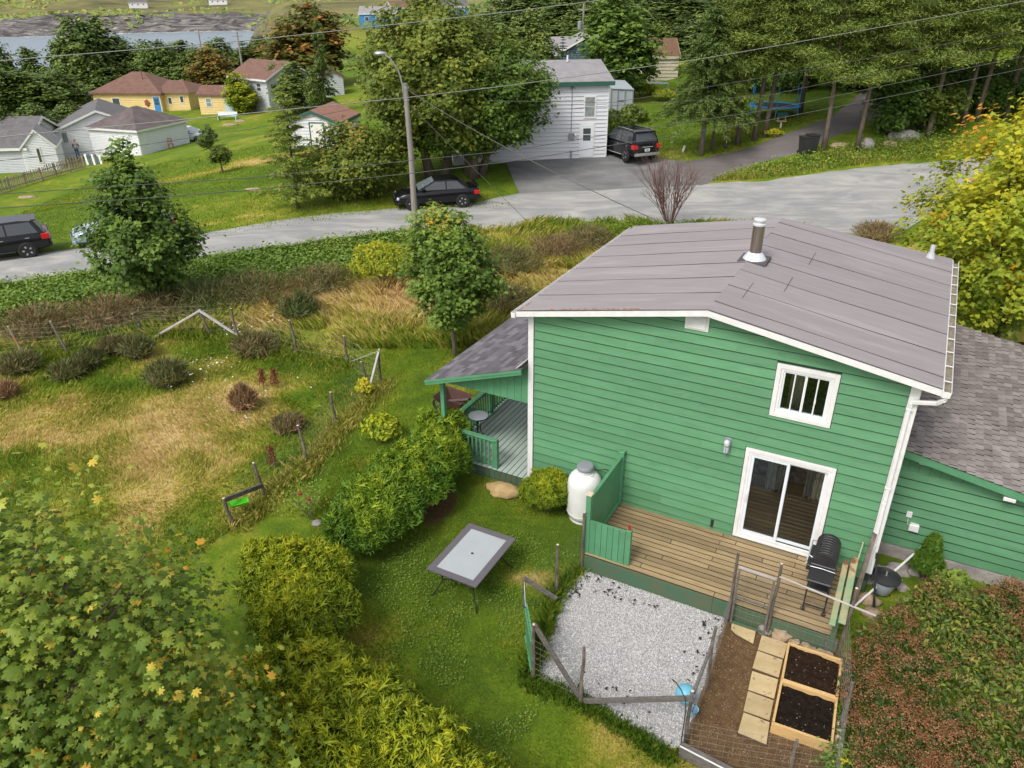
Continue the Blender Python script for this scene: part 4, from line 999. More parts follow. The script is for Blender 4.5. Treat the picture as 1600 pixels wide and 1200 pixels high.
for i, (u0_, u1_, b0, b1, li, tw) in enumerate(tiles):
    t = MB() if i < 290 else stuff
    base = -.03
    t.add([(u0_, b0, wz(u0_) + base), (u0_, b1, wz(u0_) + base), (u1_, b1, wz(u1_) + base), (u1_, b0, wz(u1_) + base), (u0_, b0, wz(u0_) + base + .004), (u0_, b1, wz(u0_) + base + .004), (u1_, b1, wz(u1_) + base + li + tw), (u1_, b0, wz(u1_) + base + li - tw)], [(4, 7, 6, 5), (2, 3, 7, 6), (0, 4, 7, 3), (1, 2, 6, 5)])
    if i < 290: t.obj('shingle', m_shbrown, wr, edge=m_shedge)
so2 = stuff.obj('shingles', m_shbtint, wr, kind='stuff', edge=m_shedge); at_ = so2.data.attributes.new('tint', 'FLOAT', 'POINT'); at_.data.foreach_set('value', np.repeat(rg.random(len(stuff.v) // 8), 8).astype(np.float32))
MB().cbox(7.83, 8.22, WB - .07, WB - .024, 2.04 + GZ0 - .02, 2.20 + GZ0 - .02, .01).obj('vent_cover', m_white, wing)
MB().cbox(9.30, 9.50, WB - .30, WB - .05, wz(9.4) - .30, wz(9.4) - .22, .01).obj('soffit_lamp', m_white, wing)
MB().cbox(7.86, 7.96, WB - .06, WB - .022, 1.05, 1.19, .01).obj('outlet_box', m_white, wing)
t = MB(); t.cbox(7.96, 8.14, WB - .13, WB - .022, .78, .95, .02); eb = t.obj('outlet_box', m_white, wing)
MB().tube([(7.91, WB - .03, 1.05), (7.92, WB - .035, .9), (7.96, WB - .05, .87)], .006, 5).obj('cable', m_white, eb)

# ------------------------------------------------------------------ back deck
DZ = .13 + GZ0
deck = thing_h('deck', 'weathered timber deck outside the sliding door', 'deck', 4.6, -1, 0)
b_ = MB(); b_.box(2.32, 7.0, -1.97, -.04, DZ - .25, DZ - .15); db = b_.obj('underdeck_shade', m_dark, deck)  # solid near-black slab, its colour standing for shade below the plank gaps
fb_ = MB(); fb_.cbox(2.28, 4.9, -2.012, -1.972, .02, DZ - .03, .004); fb_.obj('fascia_board', m_gdark, deck)
fb_ = MB(); fb_.cbox(4.905, 7.02, -2.010, -1.972, .02, DZ - .03, .004); fb_.obj('fascia_board', m_gdark, deck)
fb_ = MB(); fb_.cbox(2.28, 2.318, -1.97, -.03, DZ - .28, DZ - .04, .004); fb_.obj('fascia_board', m_gdark, deck)
n = 14; wd = 1.975 / n
for i in range(n):
    b0 = -2.005 + i * wd; rgp = random.Random(i)
    cuts = [2.26] + ([rgp.choice([3.1, 3.7, 4.3, 4.9, 5.5])] if i % 2 == 0 else [rgp.choice([3.4, 4.6]), rgp.choice([5.8, 6.1])]) + [7.04]
    for a, c in zip(cuts[:-1], cuts[1:]):
        MB().cbox(a + .002, c - .002, b0 + .006, b0 + wd - .006, DZ - .04 + .003 * rgp.random(), DZ - .001 + .003 * rgp.random(), .005).obj('plank', m_deck, deck, edge=m_deckedge)
# privacy screen: side panel and front return
ps = MB(); ps.cbox(2.23, 2.33, -.16, -.06, DZ, 1.50 + GZ0, .006); sp = ps.obj('privacy_screen', m_gtrim, deck)
MB().cbox(2.215, 2.345, -.175, -.045, 1.50 + GZ0, 1.53 + GZ0, .008).obj('post_cap', m_gtrim, sp)
MB().cbox(2.23, 2.33, -1.95, -1.85, DZ, 1.53 + GZ0, .006).obj('screen_post', m_gtrim, sp)
MB().cbox(2.215, 2.345, -1.965, -1.835, 1.53 + GZ0, 1.56 + GZ0, .006).obj('post_cap', m_cuttop, sp)
n = 15
for i in range(n): b0 = -1.84 + i * (1.67 / n); MB().box(2.262, 2.280, b0 + .002, b0 + 1.67 / n - .006, DZ + .05, 1.38 + GZ0).obj('screen_board', m_gtrim, sp)
MB().cbox(2.24, 2.31, -1.85, -.16, 1.385 + GZ0, 1.425 + GZ0, .005).obj('screen_rail', m_gtrim, sp)
MB().box(2.285, 2.325, -1.85, -.16, DZ + .06, DZ + .15).obj('screen_rail', m_gtrim, sp)
n = 6
for i in range(n): a = 2.335 + i * (.745 / n); MB().box(a + .002, a + .745 / n - .006, -1.95, -1.93, DZ - .06, .95 + GZ0 - .003 * i).obj('screen_board', m_gtrim, sp)
MB().box(2.335, 3.08, -1.925, -1.885, .84 + GZ0, .93 + GZ0).obj('screen_rail', m_gtrim, sp)
MB().cbox(3.085, 3.19, -1.95, -1.85, DZ, .985 + GZ0, .006).obj('screen_post', m_gtrim, sp)
# right railing of two peeling rails
m_peel = mat('peeling_green_rail', (.25, .36, .20), .9, (.48, .40, .22), 1.6, (.6, .6, .6), lo=.45, hi=.55, bmp=.4, bscale=30, col3=(.25, .09, .05), scale3=1.5, lo3=.62, hi3=.66)
rr = MB().cbox(6.92, 7.02, -2.28, -.45, .60 + GZ0, .64 + GZ0, .006).obj('side_railing', m_peel, deck)
MB().cbox(7.05, 7.17, -2.2, -.30, .635 + GZ0, .675 + GZ0, .006).obj('rail', m_peel, rr)
for bq in (-2.0, -1.2, -.45): MB().cbox(6.985, 7.075, bq - .045, bq + .045, .02, .598 + GZ0, .006).obj('rail_post', m_gdark, rr)
MB().box(6.94, 7.13, -2.03, -2.014, .1, .42).obj('lattice', m_greywood, rr)
# ------------------------------------------------------------------ things close to the house
# gas tank
t = thing_h('propane_tank', 'tall white gas tank with grey lid beside the deck screen', 'gas tank', 1.55, -.36, 0)
prof = [(.30, 0), (.31, .04), (.30, .07), (.345, .10), (.372, .18), (.378, .25), (.378, .92), (.37, 1.0), (.34, 1.09), (.27, 1.17), (.19, 1.205), (.17, 1.21)]
MB().lathe(prof, 32, (1.55, -.36, 0)).obj('tank_body', m_wmetal, t, smooth='all')
MB().lathe([(.165, 1.19), (.17, 1.22), (.17, 1.31), (.16, 1.31), (.16, 1.25)], 28, (1.55, -.36, 0), False).obj('collar', m_wmetal, t, smooth=True)
MB().lathe([(.185, 1.30), (.195, 1.32), (.19, 1.36), (.165, 1.395), (.06, 1.405), (0, 1.405)], 28, (1.55, -.36, 0)).obj('lid', m_greypvc, t, smooth=True)
MB().torus((1.55, -.36, .22), .379, .006, 'z', 30, 5).obj('band', m_wmetal, t, smooth='all')
MB().lathe([(.305, -.02), (.315, 0), (.315, .05)], 28, (1.55, -.36, 0), False).obj('foot_ring', m_wmetal, t)
MB().tube([(1.74, -.30, 1.27), (1.95, -.2, 1.31), (2.15, -.08, 1.2), (2.2, -.06, 1.0)], .012, 6).obj('gas_hose', m_black, t)
MB().tube([(1.69, -.44, 1.16), (1.72, -.46, 1.22), (1.755, -.44, 1.24), (1.765, -.40, 1.19)], .014, 6).obj('lifting_lug', m_wmetal, t)
# glass patio table
TU, TB = .43, -3.34
t = thing_h('patio_table', 'rectangular glass topped garden table with dark woven rim', 'table', TU, TB, 0)
rzq = R(0); TZ = .72
m_wicker, nt, b, out = nodes('woven_resin_rim')
wv = nt.nodes.new('ShaderNodeTexWave'); wv.inputs['Scale'].default_value = 22; wv.inputs['Distortion'].default_value = 1.0; nt.links.new(coords(nt, 'Object', (1, .9, 1)), wv.inputs[0])
nt.links.new(mixc(nt, wv.outputs[1], (.085, .076, .085), (.19, .172, .188)), b.inputs['Base Color']); b.inputs['Roughness'].default_value = .6; bump(nt, wv.outputs[1], .5, .006, b)
u0, u1, b0, b1 = TU - .55, TU + .55, TB - .80, TB + .80
rim = frame(MB(), u0, u1, b0, b1, .14, TZ - .025, TZ)
rim.v = [(x, z, y) for x, y, z in rim.v]
ro = rim.obj('rim', m_wicker, t)
m_tglass = mat('pale_opal_glass', (.43, .455, .47), .07, (.39, .415, .435), 1.5, spec=.6, kind='Object')
MB().box(u0 + .139, u1 - .139, b0 + .139, b1 - .139, TZ - .012, TZ - .004).obj('glass_top', m_tglass, t)
MB().lathe([(.028, 0), (.028, .004), (.018, .004)], 14, (TU, TB, TZ - .0035)).obj('parasol_hole', m_black, t)
fr = MB()
for a, c in (((u0 + .05, b0 + .05), (u1 - .05, b0 + .05)), ((u1 - .05, b0 + .05), (u1 - .05, b1 - .05)), ((u1 - .05, b1 - .05), (u0 + .05, b1 - .05)), ((u0 + .05, b1 - .05), (u0 + .05, b0 + .05))):
    fr.beam((*a, TZ - .045), (*c, TZ - .045), .03, .036)
fr.obj('frame', m_black, t)
for su in (-1, 1):
    for sb in (-1, 1):
        x, y = TU + su * .40, TB + sb * .62
        MB().tube([(x, y, TZ - .05), (x - su * .05, y - sb * .06, .52), (x - su * .045, y - sb * .05, .33), (x + su * .04, y + sb * .03, .12), (x + su * .12, y + sb * .12, 0)], .014, 7).obj('leg', m_black, t, smooth='all')
for sb in (-1, 1):
    MB().tube([(TU - .36, TB + sb * .57, .36), (TU, TB + sb * .50, .42), (TU + .36, TB + sb * .57, .36)], .010, 6).obj('cross_bar', m_black, t, smooth='all')
# bistro table on the porch
BU, BB_ = -1.96, 1.0
t = thing_h('bistro_table', 'small round glass table on the porch floor', 'table', BU, BB_, GZ0)
MB().lathe([(.0, .70), (.255, .70), (.262, .707), (.255, .714), (0, .714)], 28, (BU, BB_, GZ0), False).obj('table_top', mat('frosted_glass', (.42, .45, .47), .12), t, smooth=True)
MB().torus((BU, BB_, GZ0 + .705), .265, .012, 'z', 28, 6).obj('rim', m_black, t, smooth='all')
for k in range(3):
    a = k * 2.094 + .3; c, s_ = math.cos(a), math.sin(a)
    MB().tube([(BU + .2 * c, BB_ + .2 * s_, GZ0 + .69), (BU + .06 * c, BB_ + .06 * s_, GZ0 + .55), (BU + .045 * c, BB_ + .045 * s_, GZ0 + .3), (BU + .13 * c, BB_ + .13 * s_, GZ0 + .10), (BU + .26 * c, BB_ + .26 * s_, GZ0 + .01)], .012, 6).obj('leg', m_black, t, smooth='all')
MB().torus((BU, BB_, GZ0 + .34), .05, .008, 'z', 14, 5).obj('ring', m_black, t)
# sling chair mostly hidden behind the gable: legs in view
t = thing_h('garden_chair', 'black metal garden chair at the porch wall', 'chair', -.55, 3.2, GZ0)
for su in (-.22, .22):
    MB().tube([(-.55 + su, 3.05, GZ0 + .02), (-.55 + su, 2.98, GZ0 + .44), (-.55 + su, 3.42, GZ0 + .42), (-.55 + su, 3.55, GZ0 + .9)], .013, 6).obj('side_frame', m_black, t)
    MB().tube([(-.55 + su, 3.5, GZ0 + .02), (-.55 + su, 3.2, GZ0 + .43)], .013, 6).obj('leg', m_black, t)
MB().box(-.77, -.33, 2.98, 3.42, GZ0 + .43, GZ0 + .445).obj('seat', m_blackplastic, t)
MB().prism([(-.77, 3.42, GZ0 + .45), (-.33, 3.42, GZ0 + .45), (-.33, 3.55, GZ0 + .9), (-.77, 3.55, GZ0 + .9)], (0, .012, 0)).obj('backrest', m_blackplastic, t)
# wheelbarrow
t = thing_h('wheelbarrow', 'rusty red wheelbarrow standing on the grass beyond the porch rail', 'wheelbarrow', -3.3, 2.3, 0)
m_rust = mat('rusty_red_steel', (.09, .032, .024), .8, (.055, .026, .02), 6, bmp=.3)
q = MB(); q.add([(-3.75, 2.0, .35), (-3.25, 2.0, .35), (-3.25, 2.5, .35), (-3.75, 2.5, .35), (-3.95, 1.88, .62), (-3.05, 1.92, .58), (-3.05, 2.58, .58), (-3.95, 2.62, .62)], [(0, 1, 2, 3), (0, 4, 5, 1), (1, 5, 6, 2), (2, 6, 7, 3), (3, 7, 4, 0)])
q.obj('tray', m_rust, t)
for b_q in (2.03, 2.47): MB().beam((-4.0, 2.25 + (b_q - 2.25) * .3, .26), (-2.55, b_q + (b_q - 2.25) * .3, .62), .04, .04).obj('handle', m_greywood, t)
MB().torus((-4.02, 2.25, .19), .16, .035, 'y', 20, 8).obj('wheel', m_blackplastic, t)
for b_q in (2.02, 2.48): MB().tube([(-3.25, b_q, .42), (-3.05, b_q, .0)], .015, 5).obj('leg', m_rust, t)
# barbecue
XU, XB = 6.58, -1.15
t = thing_h('barbecue', 'black gas barbecue with closed ribbed lid on the deck', 'barbecue', XU, XB, DZ)
def bx(o_, m_, u0, u1, b0, b1, z0, z1, c=.01): return MB().cbox(u0, u1, b0, b1, DZ + z0, DZ + z1, c).obj(o_, m_, t)
# the long side runs along b; the lid opens toward -u
body = bx('firebox', m_black, 6.40, 6.83, -1.20, -.52, .62, .82, .02)
lid = MB(); n = 9; rows = []
for i in range(n + 1):
    a = math.pi * i / n; rows.append((6.615 - .215 * math.cos(a), .82 + .25 * math.sin(a) ** .8 if 0 < i < n else .82))
for (x0, z0_), (x1, z1_) in zip(rows[:-1], rows[1:]): lid.quad((x0, -1.20, DZ + z0_), (x1, -1.20, DZ + z1_), (x1, -.52, DZ + z1_), (x0, -.52, DZ + z0_))
for bq, s_ in ((-1.20, 1), (-.52, -1)): lid.add([(x, bq, DZ + z_) for x, z_ in rows], [tuple(range(n + 1))])
lo2 = lid.obj('lid', m_black, t)
for i in range(8):
    bq = -1.14 + i * .075
    MB().tube([(x + .0, bq, DZ + z_ + .006) for x, z_ in rows[2:8]], .008, 5).obj('rib', m_black, lo2)
MB().tube([(6.40, -1.12, DZ + .88), (6.335, -1.10, DZ + .90), (6.335, -.62, DZ + .90), (6.40, -.60, DZ + .88)], .013, 7).obj('lid_handle', m_lampgrey, lo2)
bx('control_panel', m_blackplastic, 6.33, 6.398, -1.19, -.53, .62, .74)
for i in range(4): MB().lathe([(.022, 0), (.02, .03)], 10, (6.32, -1.08 + i * .14, DZ + .67)).obj('knob', m_alu, t)
sf = bx('side_shelf', m_blackplastic, 6.40, 6.82, -1.60, -1.215, .70, .74, .015)
MB().tube([(6.40, -1.225, DZ + .755), (6.60, -1.235, DZ + .775), (6.83, -1.225, DZ + .755)], .008, 5).obj('trim_bar', m_lampgrey, sf)
bx('side_shelf', m_blackplastic, 6.42, 6.80, -.505, -.20, .70, .74, .015)
for x_, y_ in ((6.44, -1.56), (6.80, -1.56), (6.44, -.26), (6.80, -.26)):
    MB().tube([(x_, y_, DZ + .70), (x_, y_, DZ + .05)], .016, 6).obj('leg', m_black, t)
    MB().lathe([(.03, .0), (.04, .015), (.04, .05), (.015, .06)], 10, (x_, y_, DZ)).obj('caster', m_black, t)
MB().beam((6.44, -1.56, DZ + .15), (6.80, -1.56, DZ + .15), .02, .02).obj('cross_bar', m_black, t)
MB().beam((6.44, -.26, DZ + .15), (6.80, -.26, DZ + .15), .02, .02).obj('cross_bar', m_black, t)
bx('bottom_shelf', m_black, 6.44, 6.80, -1.1, -.26, .14, .16)
MB().lathe([(.10, .0), (.125, .03), (.125, .28), (.07, .36), (.03, .38)], 16, (6.62, -.7, DZ + .17)).obj('gas_bottle', m_greypvc, t, smooth=True)
# red cup on the screen post
t = tag(MB().lathe([(.028, 0), (.035, .08), (.03, .08), (.025, .01)], 14, (3.138, -1.90, .987 + GZ0)).obj('cup', mat('red_plastic', (.42, .03, .03), .3), None), 'small red cup on the short green screen post', 'cup')
_ = t; 
def to_world(o, u=0, b=0, z=0):
    o.location = HW(u, b, z); o.rotation_euler = (0, 0, HA); return o
to_world(t)
# kettle pot with a lid by the corner
KU, KB = 7.72, .10
t = thing_h('fire_pot', 'round pot with ribbed dark lid by the downspout corner', 'pot', KU, KB, 0)
MB().lathe([(.13, 0), (.15, .02), (.235, .30), (.24, .33)], 24, (KU, KB, .05)).obj('pot', mat('pale_blue_enamel', (.40, .45, .52), .4), t, smooth=True)
lid = MB().lathe([(.26, .36), (.285, .375), (.285, .39), (.24, .405), (.235, .398), (.19, .415), (.185, .408), (.13, .425), (.125, .418), (.05, .435), (.03, .46), (0, .462)], 30, (KU, KB, .05)).obj('lid', m_blackplastic, t)
MB().torus((KU, KB, .50), .05, .012, 'x', 12, 6, 0, math.pi).obj('lid_knob', m_greypvc, lid)
for a in (.3, 2.9): MB().torus((KU + .26 * math.cos(a), KB + .26 * math.sin(a), .40), .045, .008, 'z', 12, 5).obj('handle', m_lampgrey, t)
for k in range(3): a = k * 2.1; MB().tube([(KU + .12 * math.cos(a), KB + .12 * math.sin(a), .07), (KU + .17 * math.cos(a), KB + .17 * math.sin(a), -.02)], .012, 5).obj('leg', m_black, t)
# leaning planks and rods
t = thing_h('leaning_plank', 'rough bark edged plank leaning at the house corner', 'plank', 7.2, -.35, 0)
MB().beam((7.24, -.50, .05), (7.31, -.13, 1.50), .10, .035, (1, 0, 0)).obj('plank', m_stick, t)
MB().beam((7.28, -.60, .05), (7.35, -.12, 1.50), .03, .05, (1, 0, 0)).obj('bark_edge', m_stick, t)
t = thing_h('leaning_plank', 'narrow pale plank leaning nearest the deck rail', 'plank', 7.1, -.4, 0)
MB().beam((7.12, -.62, .05), (7.18, -.12, 1.25), .07, .025, (1, 0, 0)).obj('plank', m_peel, t)
t = thing_h('shovel', 'shovel with black shaft leaning on the white downspout', 'shovel', 7.5, -.5, 0)
MB().tube([(7.62, -.42, .05), (7.47, -.13, 1.02)], .018, 7).obj('shaft', m_black, t)
MB().tube([(7.47, -.15, .97), (7.46, -.125, 1.08)], .028, 8).obj('grip', m_black, t)
MB().beam((7.66, -.50, 0), (7.62, -.42, .22), .18, .012, (0, 1, 1)).obj('blade', m_black, t)
t = tag(to_world(MB().tube([(7.30, -.62, .10), (8.35, 1.35, .62)], .022, 7).obj('pole', m_white)), 'white pole slanting from the corner to the side wing wall', 'pole')
# rocks at the wing's foot
rg = np.random.default_rng(31)
for i, (u, b, r_) in enumerate([(7.62, .75, .22), (7.95, .95, .25), (8.25, 1.1, .2), (7.45, .35, .17), (8.05, .45, .14), (7.5, -.25, .22), (7.62, -.62, .2)]):
    o = MB().blob((0, 0, .03), (r_, r_ * .75, r_ * .6), 40 + i, .25, 12, 8).obj('rock', m_stone if i > 4 else m_greystone, None, smooth='all')
    to_world(o, u, b, 0); tag(o, ['dark grey rock below the outlet boxes', 'largest grey rock at the foot of the side wing', 'grey rock beside the dwarf conifer', 'grey rock behind the round pot', 'small grey rock right of the round pot', 'tan rock between the deck rail and the round pot', 'mossy tan rock beside the deck railing end'][i], 'rock', 'rocks at the corner of the side wing')
# boulder by the porch
o = MB().blob((0, 0, .08), (.42, .27, .17), 5, .22, 18, 10).obj('boulder', mat('yellow_sandstone', (.50, .36, .16), .9, (.36, .25, .12), 5, bmp=.5, bscale=12, bdist=.03), None, smooth='all')
to_world(o, -.48, -.40, 0); tag(o, 'flat yellowish boulder below the porch skirt', 'boulder')
# stones along the deck
for i, (u, b, a, c, h, sd) in enumerate([(5.90, -2.02 + .02, .12, .10, .10, 1), (6.20, -2.02, .155, .14, .13, 2), (6.46, -2.10, .11, .10, .10, 3), (6.68, -2.10, .13, .09, .10, 4), (6.97, -2.16, .19, .12, .12, 5), (7.22, -2.20, .10, .08, .08, 6)]):
    o = MB().blob((0, 0, h * .5), (a, c, h), 70 + sd, .24, 12, 8).obj('stone', m_stone if i else m_greystone, None, smooth=True)
    to_world(o, u, b, 0); tag(o, ['squarish pale grey stone next to the gate post', 'big round tan stone with a dimple before the deck', 'upright tan stone left of the flat pinkish one', 'flat pinkish stone in the middle of the deck edge row', 'widest brown stone behind the upper planter', 'small grey stone at the planter corner and fence post'][i], 'stone', 'stones along the front of the deck')
# paving slabs
SL = [[(5.31, -2.04), (5.77, -2.06), (5.78, -2.40), (5.35, -2.34)], [(5.88, -2.14), (6.35, -2.13), (6.35, -2.55), (5.89, -2.55)], [(5.89, -2.57), (6.345, -2.57), (6.36, -3.02), (5.9, -3.03)], [(5.91, -3.05), (6.36, -3.04), (6.38, -3.50), (5.94, -3.51)], [(5.945, -3.53), (6.38, -3.52), (6.40, -3.98), (5.97, -3.99)], [(5.98, -4.01), (6.41, -4.00), (6.45, -4.46), (5.99, -4.46)]]
lb = ['sandy slab with a broken corner below the garden gate', 'sandy slab closest to the deck in the straight row', 'second sandy slab of the row from the deck', 'third sandy slab of the row from the deck', 'fourth sandy slab of the row from the deck', 'sandy slab farthest from the deck in the row']
for i, q in enumerate(SL):
    if i == 0: q = [q[0], q[1], (5.80, -2.44), (5.70, -2.41), (5.44, -2.35), (5.345, -2.27)]
    cu = sum(p[0] for p in q) / len(q); cb_ = sum(p[1] for p in q) / len(q)
    ins = [(p[0] + (cu - p[0]) * .03, p[1] + (cb_ - p[1]) * .045) for p in q]; n = len(q)
    hh = .045 + .008 * (i % 3); tl = [.006 * ((i * 7 + k * 5) % 3 - 1) for k in range(n)]
    V = [(p[0] - cu, p[1] - cb_, -.02) for p in q] + [(p[0] - cu, p[1] - cb_, hh - .01 + tl[k]) for k, p in enumerate(q)] + [(p[0] - cu, p[1] - cb_, hh + tl[k]) for k, p in enumerate(ins)]
    F = [tuple(range(n - 1, -1, -1)), tuple(range(2 * n, 3 * n))] + [(r_ * n + k, r_ * n + (k + 1) % n, r_ * n + n + (k + 1) % n, r_ * n + n + k) for r_ in (0, 1) for k in range(n)]
    o = MB().add(V, F).obj('paving_slab', m_slab, edge=m_slabedge); to_world(o, cu, cb_, 0); tag(o, lb[i], 'paving slab', 'sandy stepping slabs in the garden bed')
# raised beds
for i, (q, lab) in enumerate([([(6.37, -2.31), (7.25, -2.27), (7.29, -3.14), (6.42, -3.18)], 'pine framed planter of brown soil nearer the deck'), ([(6.42, -3.22), (7.29, -3.18), (7.34, -4.10), (6.46, -4.14)], 'pine framed planter of black soil farther from the deck')]):
    cu = sum(p[0] for p in q) / 4; cb_ = sum(p[1] for p in q) / 4
    t = thing_h('raised_bed', lab, 'planter', cu, cb_, 0, 'raised planters in the fenced garden')
    for k in range(4):
        a = Vector((*q[k], .12)); c = Vector((*q[(k + 1) % 4], .12)); d = (c - a).normalized(); ex_ = .0 if k % 2 else .02
        MB().beam(a - d * ex_, c + d * ex_, .038, .23, c=.004).obj('frame_board', m_newwood, t)
    N_ = 22; V = []; rr = np.random.default_rng(50 + i)
    for a in range(N_ + 1):
        for c in range(N_ + 1):
            f, g_ = .03 + .94 * a / N_, .03 + .94 * c / N_
            x = (q[0][0] * (1 - f) + q[1][0] * f) * (1 - g_) + (q[3][0] * (1 - f) + q[2][0] * f) * g_; y = (q[0][1] * (1 - f) + q[1][1] * f) * (1 - g_) + (q[3][1] * (1 - f) + q[2][1] * f) * g_
            V.append((x, y, .13 + .07 * float(vnoise(x * 9 + i * 5, y * 9, 1, 3)) + .05 * (g_ if i else (1 - f)) - .02 + .012 * rr.random()))
    F = [(a * (N_ + 1) + c, a * (N_ + 1) + c + 1, (a + 1) * (N_ + 1) + c + 1, (a + 1) * (N_ + 1) + c) for a in range(N_) for c in range(N_)]
    MB().add(V, F).obj('soil', mat('brown_compost', (.016, .0095, .006), .98, (.034, .019, .011), 14, spec=.1, bmp=.9, bscale=22, bdist=.03, col3=(.26, .2, .15), scale3=40, lo3=.68, hi3=.74) if i == 0 else m_soil, t, smooth='all')
    ch = MB()
    for k in range(46):
        f, g_ = rr.random() * .9 + .05, rr.random() * .9 + .05
        x = (q[0][0] * (1 - f) + q[1][0] * f) * (1 - g_) + (q[3][0] * (1 - f) + q[2][0] * f) * g_; y = (q[0][1] * (1 - f) + q[1][1] * f) * (1 - g_) + (q[3][1] * (1 - f) + q[2][1] * f) * g_
        s_ = .002 + .006 * rr.random() ** 2; ch.blob((x, y, .205), (s_ * 1.6, s_, s_), k, .3, 6, 4)
    ch.obj('bark_chips', mat('pale_chip', (.20, .16, .12), .9, (.32, .28, .23), 20), t, kind='stuff')
# gravel bed
def sheet(name, poly, z, m_, label, cat):
    o = MB().quad(*[(p[0], p[1], z) for p in poly]).obj(name, m_); to_world(o); return tag(o, label, cat, kind='structure')
m_gravelbase = mat('grey_gravel_base', (.44, .43, .43), .95, (.27, .265, .265), 60, bmp=.8, bscale=70, bdist=.02)
sheet('gravel_base', GRAVEL, .012, m_gravelbase, 'bed of pale grey gravel in front of the deck', 'gravel')
m_dirt = mat('brown_garden_soil', (.095, .050, .018), .97, (.165, .095, .038), 7, bmp=.9, bscale=24, bdist=.04, col3=(.27, .20, .12), scale3=26, lo3=.63, hi3=.72)
sheet('garden_soil', BED, .008, m_dirt, 'bare brown soil of the fenced garden bed', 'soil')
rg = np.random.default_rng(77)
def stones(name, label, n, polyf, box, z, s0, s1, m_, seed, cat='gravel'):
    rg = np.random.default_rng(seed)
    u = box[0] + (box[1] - box[0]) * rg.random(n * 3); b = box[2] + (box[3] - box[2]) * rg.random(n * 3); k = polyf(u, b); u = u[k][:n]; b = b[k][:n]; n = len(u)
    oct_ = np.array([(1, 0, 0), (0, 1, 0), (-1, 0, 0), (0, -1, 0), (0, 0, 1), (0, 0, -.4)], float); of = np.array([(0, 1, 4), (1, 2, 4), (2, 3, 4), (3, 0, 4), (1, 0, 5), (2, 1, 5), (3, 2, 5), (0, 3, 5)])
    s_ = s0 + (s1 - s0) * rg.random(n) ** 2; a = rg.random(n) * 6.28
    V = oct_[None] * (s_[:, None, None] * (.6 + .8 * rg.random((n, 6, 1)))) * np.array([1, .8, .7]); tilt = rg.normal(size=(n, 2)) * .5
    V[..., 2] += V[..., 0] * tilt[:, 0:1] + V[..., 1] * tilt[:, 1:2]
    ca, sa = np.cos(a)[:, None], np.sin(a)[:, None]
    V = np.stack([V[..., 0] * ca - V[..., 1] * sa + u[:, None], V[..., 0] * sa + V[..., 1] * ca + b[:, None], V[..., 2] + z + .5 * s_[:, None] * rg.random((n, 1))], -1)
    F = (of[None] + (np.arange(n) * 6)[:, None, None]).reshape(-1)
    o = link(name, np_mesh(name, V.reshape(-1, 3), 3, F, {'tint': np.repeat(rg.random(n), 6)}), m_); to_world(o); return tag(o, label, cat, kind='stuff')
m_gravel, nt, b, out = nodes('crushed_stone'); a = nt.nodes.new('ShaderNodeAttribute'); a.attribute_name = 'tint'
nt.links.new(ramp(nt, a.outputs['Fac'], [(0, (.34, .335, .33)), (.12, (.50, .49, .485)), (.7, (.66, .645, .64)), (1, (.80, .785, .78))]), b.inputs['Base Color']); b.inputs['Roughness'].default_value = .85
stones('gravel', 'loose pale crushed stones filling the bed before the deck', 36000, lambda u, b: in_poly(u + .04 * np.sin(b * 9), b + .04 * np.sin(u * 8), GRAVEL), (2.1, 5.4, -5.3, -2.0), .014, .008, .020, m_gravel, 1)
m_peb = mat('soil_pebble', (.19, .12, .06), .9, (.36, .27, .17), 9)
stones('pebbles', 'pebbles and crumbs strewn over the brown garden soil', 3000, lambda u, b: in_poly(u, b, BED), (5.1, 7.6, -5.3, -1.9), .010, .004, .020, m_peb, 2, 'pebbles')
# leaf debris on gravel
n = 120; cl = [(2.62, -2.2, .28, .1), (3.1, -2.45, .2, .06), (3.55, -2.4, .25, .05), (4.6, -2.6, .35, .15), (5.0, -3.3, .12, .3), (5.05, -2.4, .1, .2), (2.4, -2.7, .1, .2), (3.9, -4.6, .3, .1)]
P = []
for k in range(n):
    c = cl[rg.integers(len(cl))]; P.append(tuple(HW(c[0] + rg.normal() * c[2], c[1] + rg.normal() * c[3], .045 + .01 * rg.random())))
P = np.array(P); uu, bb = toH(P[:, 0], P[:, 1]); P = P[in_poly(uu, bb, GRAVEL)]; n = len(P)
m_debris = mat('dark_dead_leaf', (.025, .018, .015), .9)
tag(link('fallen_leaves', leaf_mesh('fallen_leaves', P, np.array([0, 0, 1]) + rg.normal(size=(n, 3)) * .5, .035 + .05 * rg.random(n), np.zeros(n), T_STAR, rg), m_debris), 'dark dead leaves lying on the pale gravel', 'leaves', kind='stuff')
# ball and scoop
o = MB().lathe([(.168 * math.sin(math.pi * k / 14) if 0 < k < 14 else .001, .168 - .168 * math.cos(math.pi * k / 14)) for k in range(15)], 24).obj('ball', mat('sky_blue_vinyl', (.13, .42, .58), .4, (.18, .48, .62), 3), smooth='all')
to_world(o, 5.06, -4.22, .03); tag(o, 'round sky blue ball on the gravel edge', 'ball')
t = thing_h('toy_bucket', 'small pale blue bucket behind the timber rail end', 'bucket', 5.26, -4.42, 0)
MB().lathe([(.055, 0), (.08, .14), (.085, .145), (.07, .14), (.05, .01)], 16, (5.26, -4.42, .02)).obj('pail', mat('pale_blue_plastic', (.25, .50, .68), .35), t, smooth=True)
MB().torus((5.26, -4.42, .16), .078, .006, 'x', 12, 5, 0, math.pi).obj('handle', m_blackplastic, t)

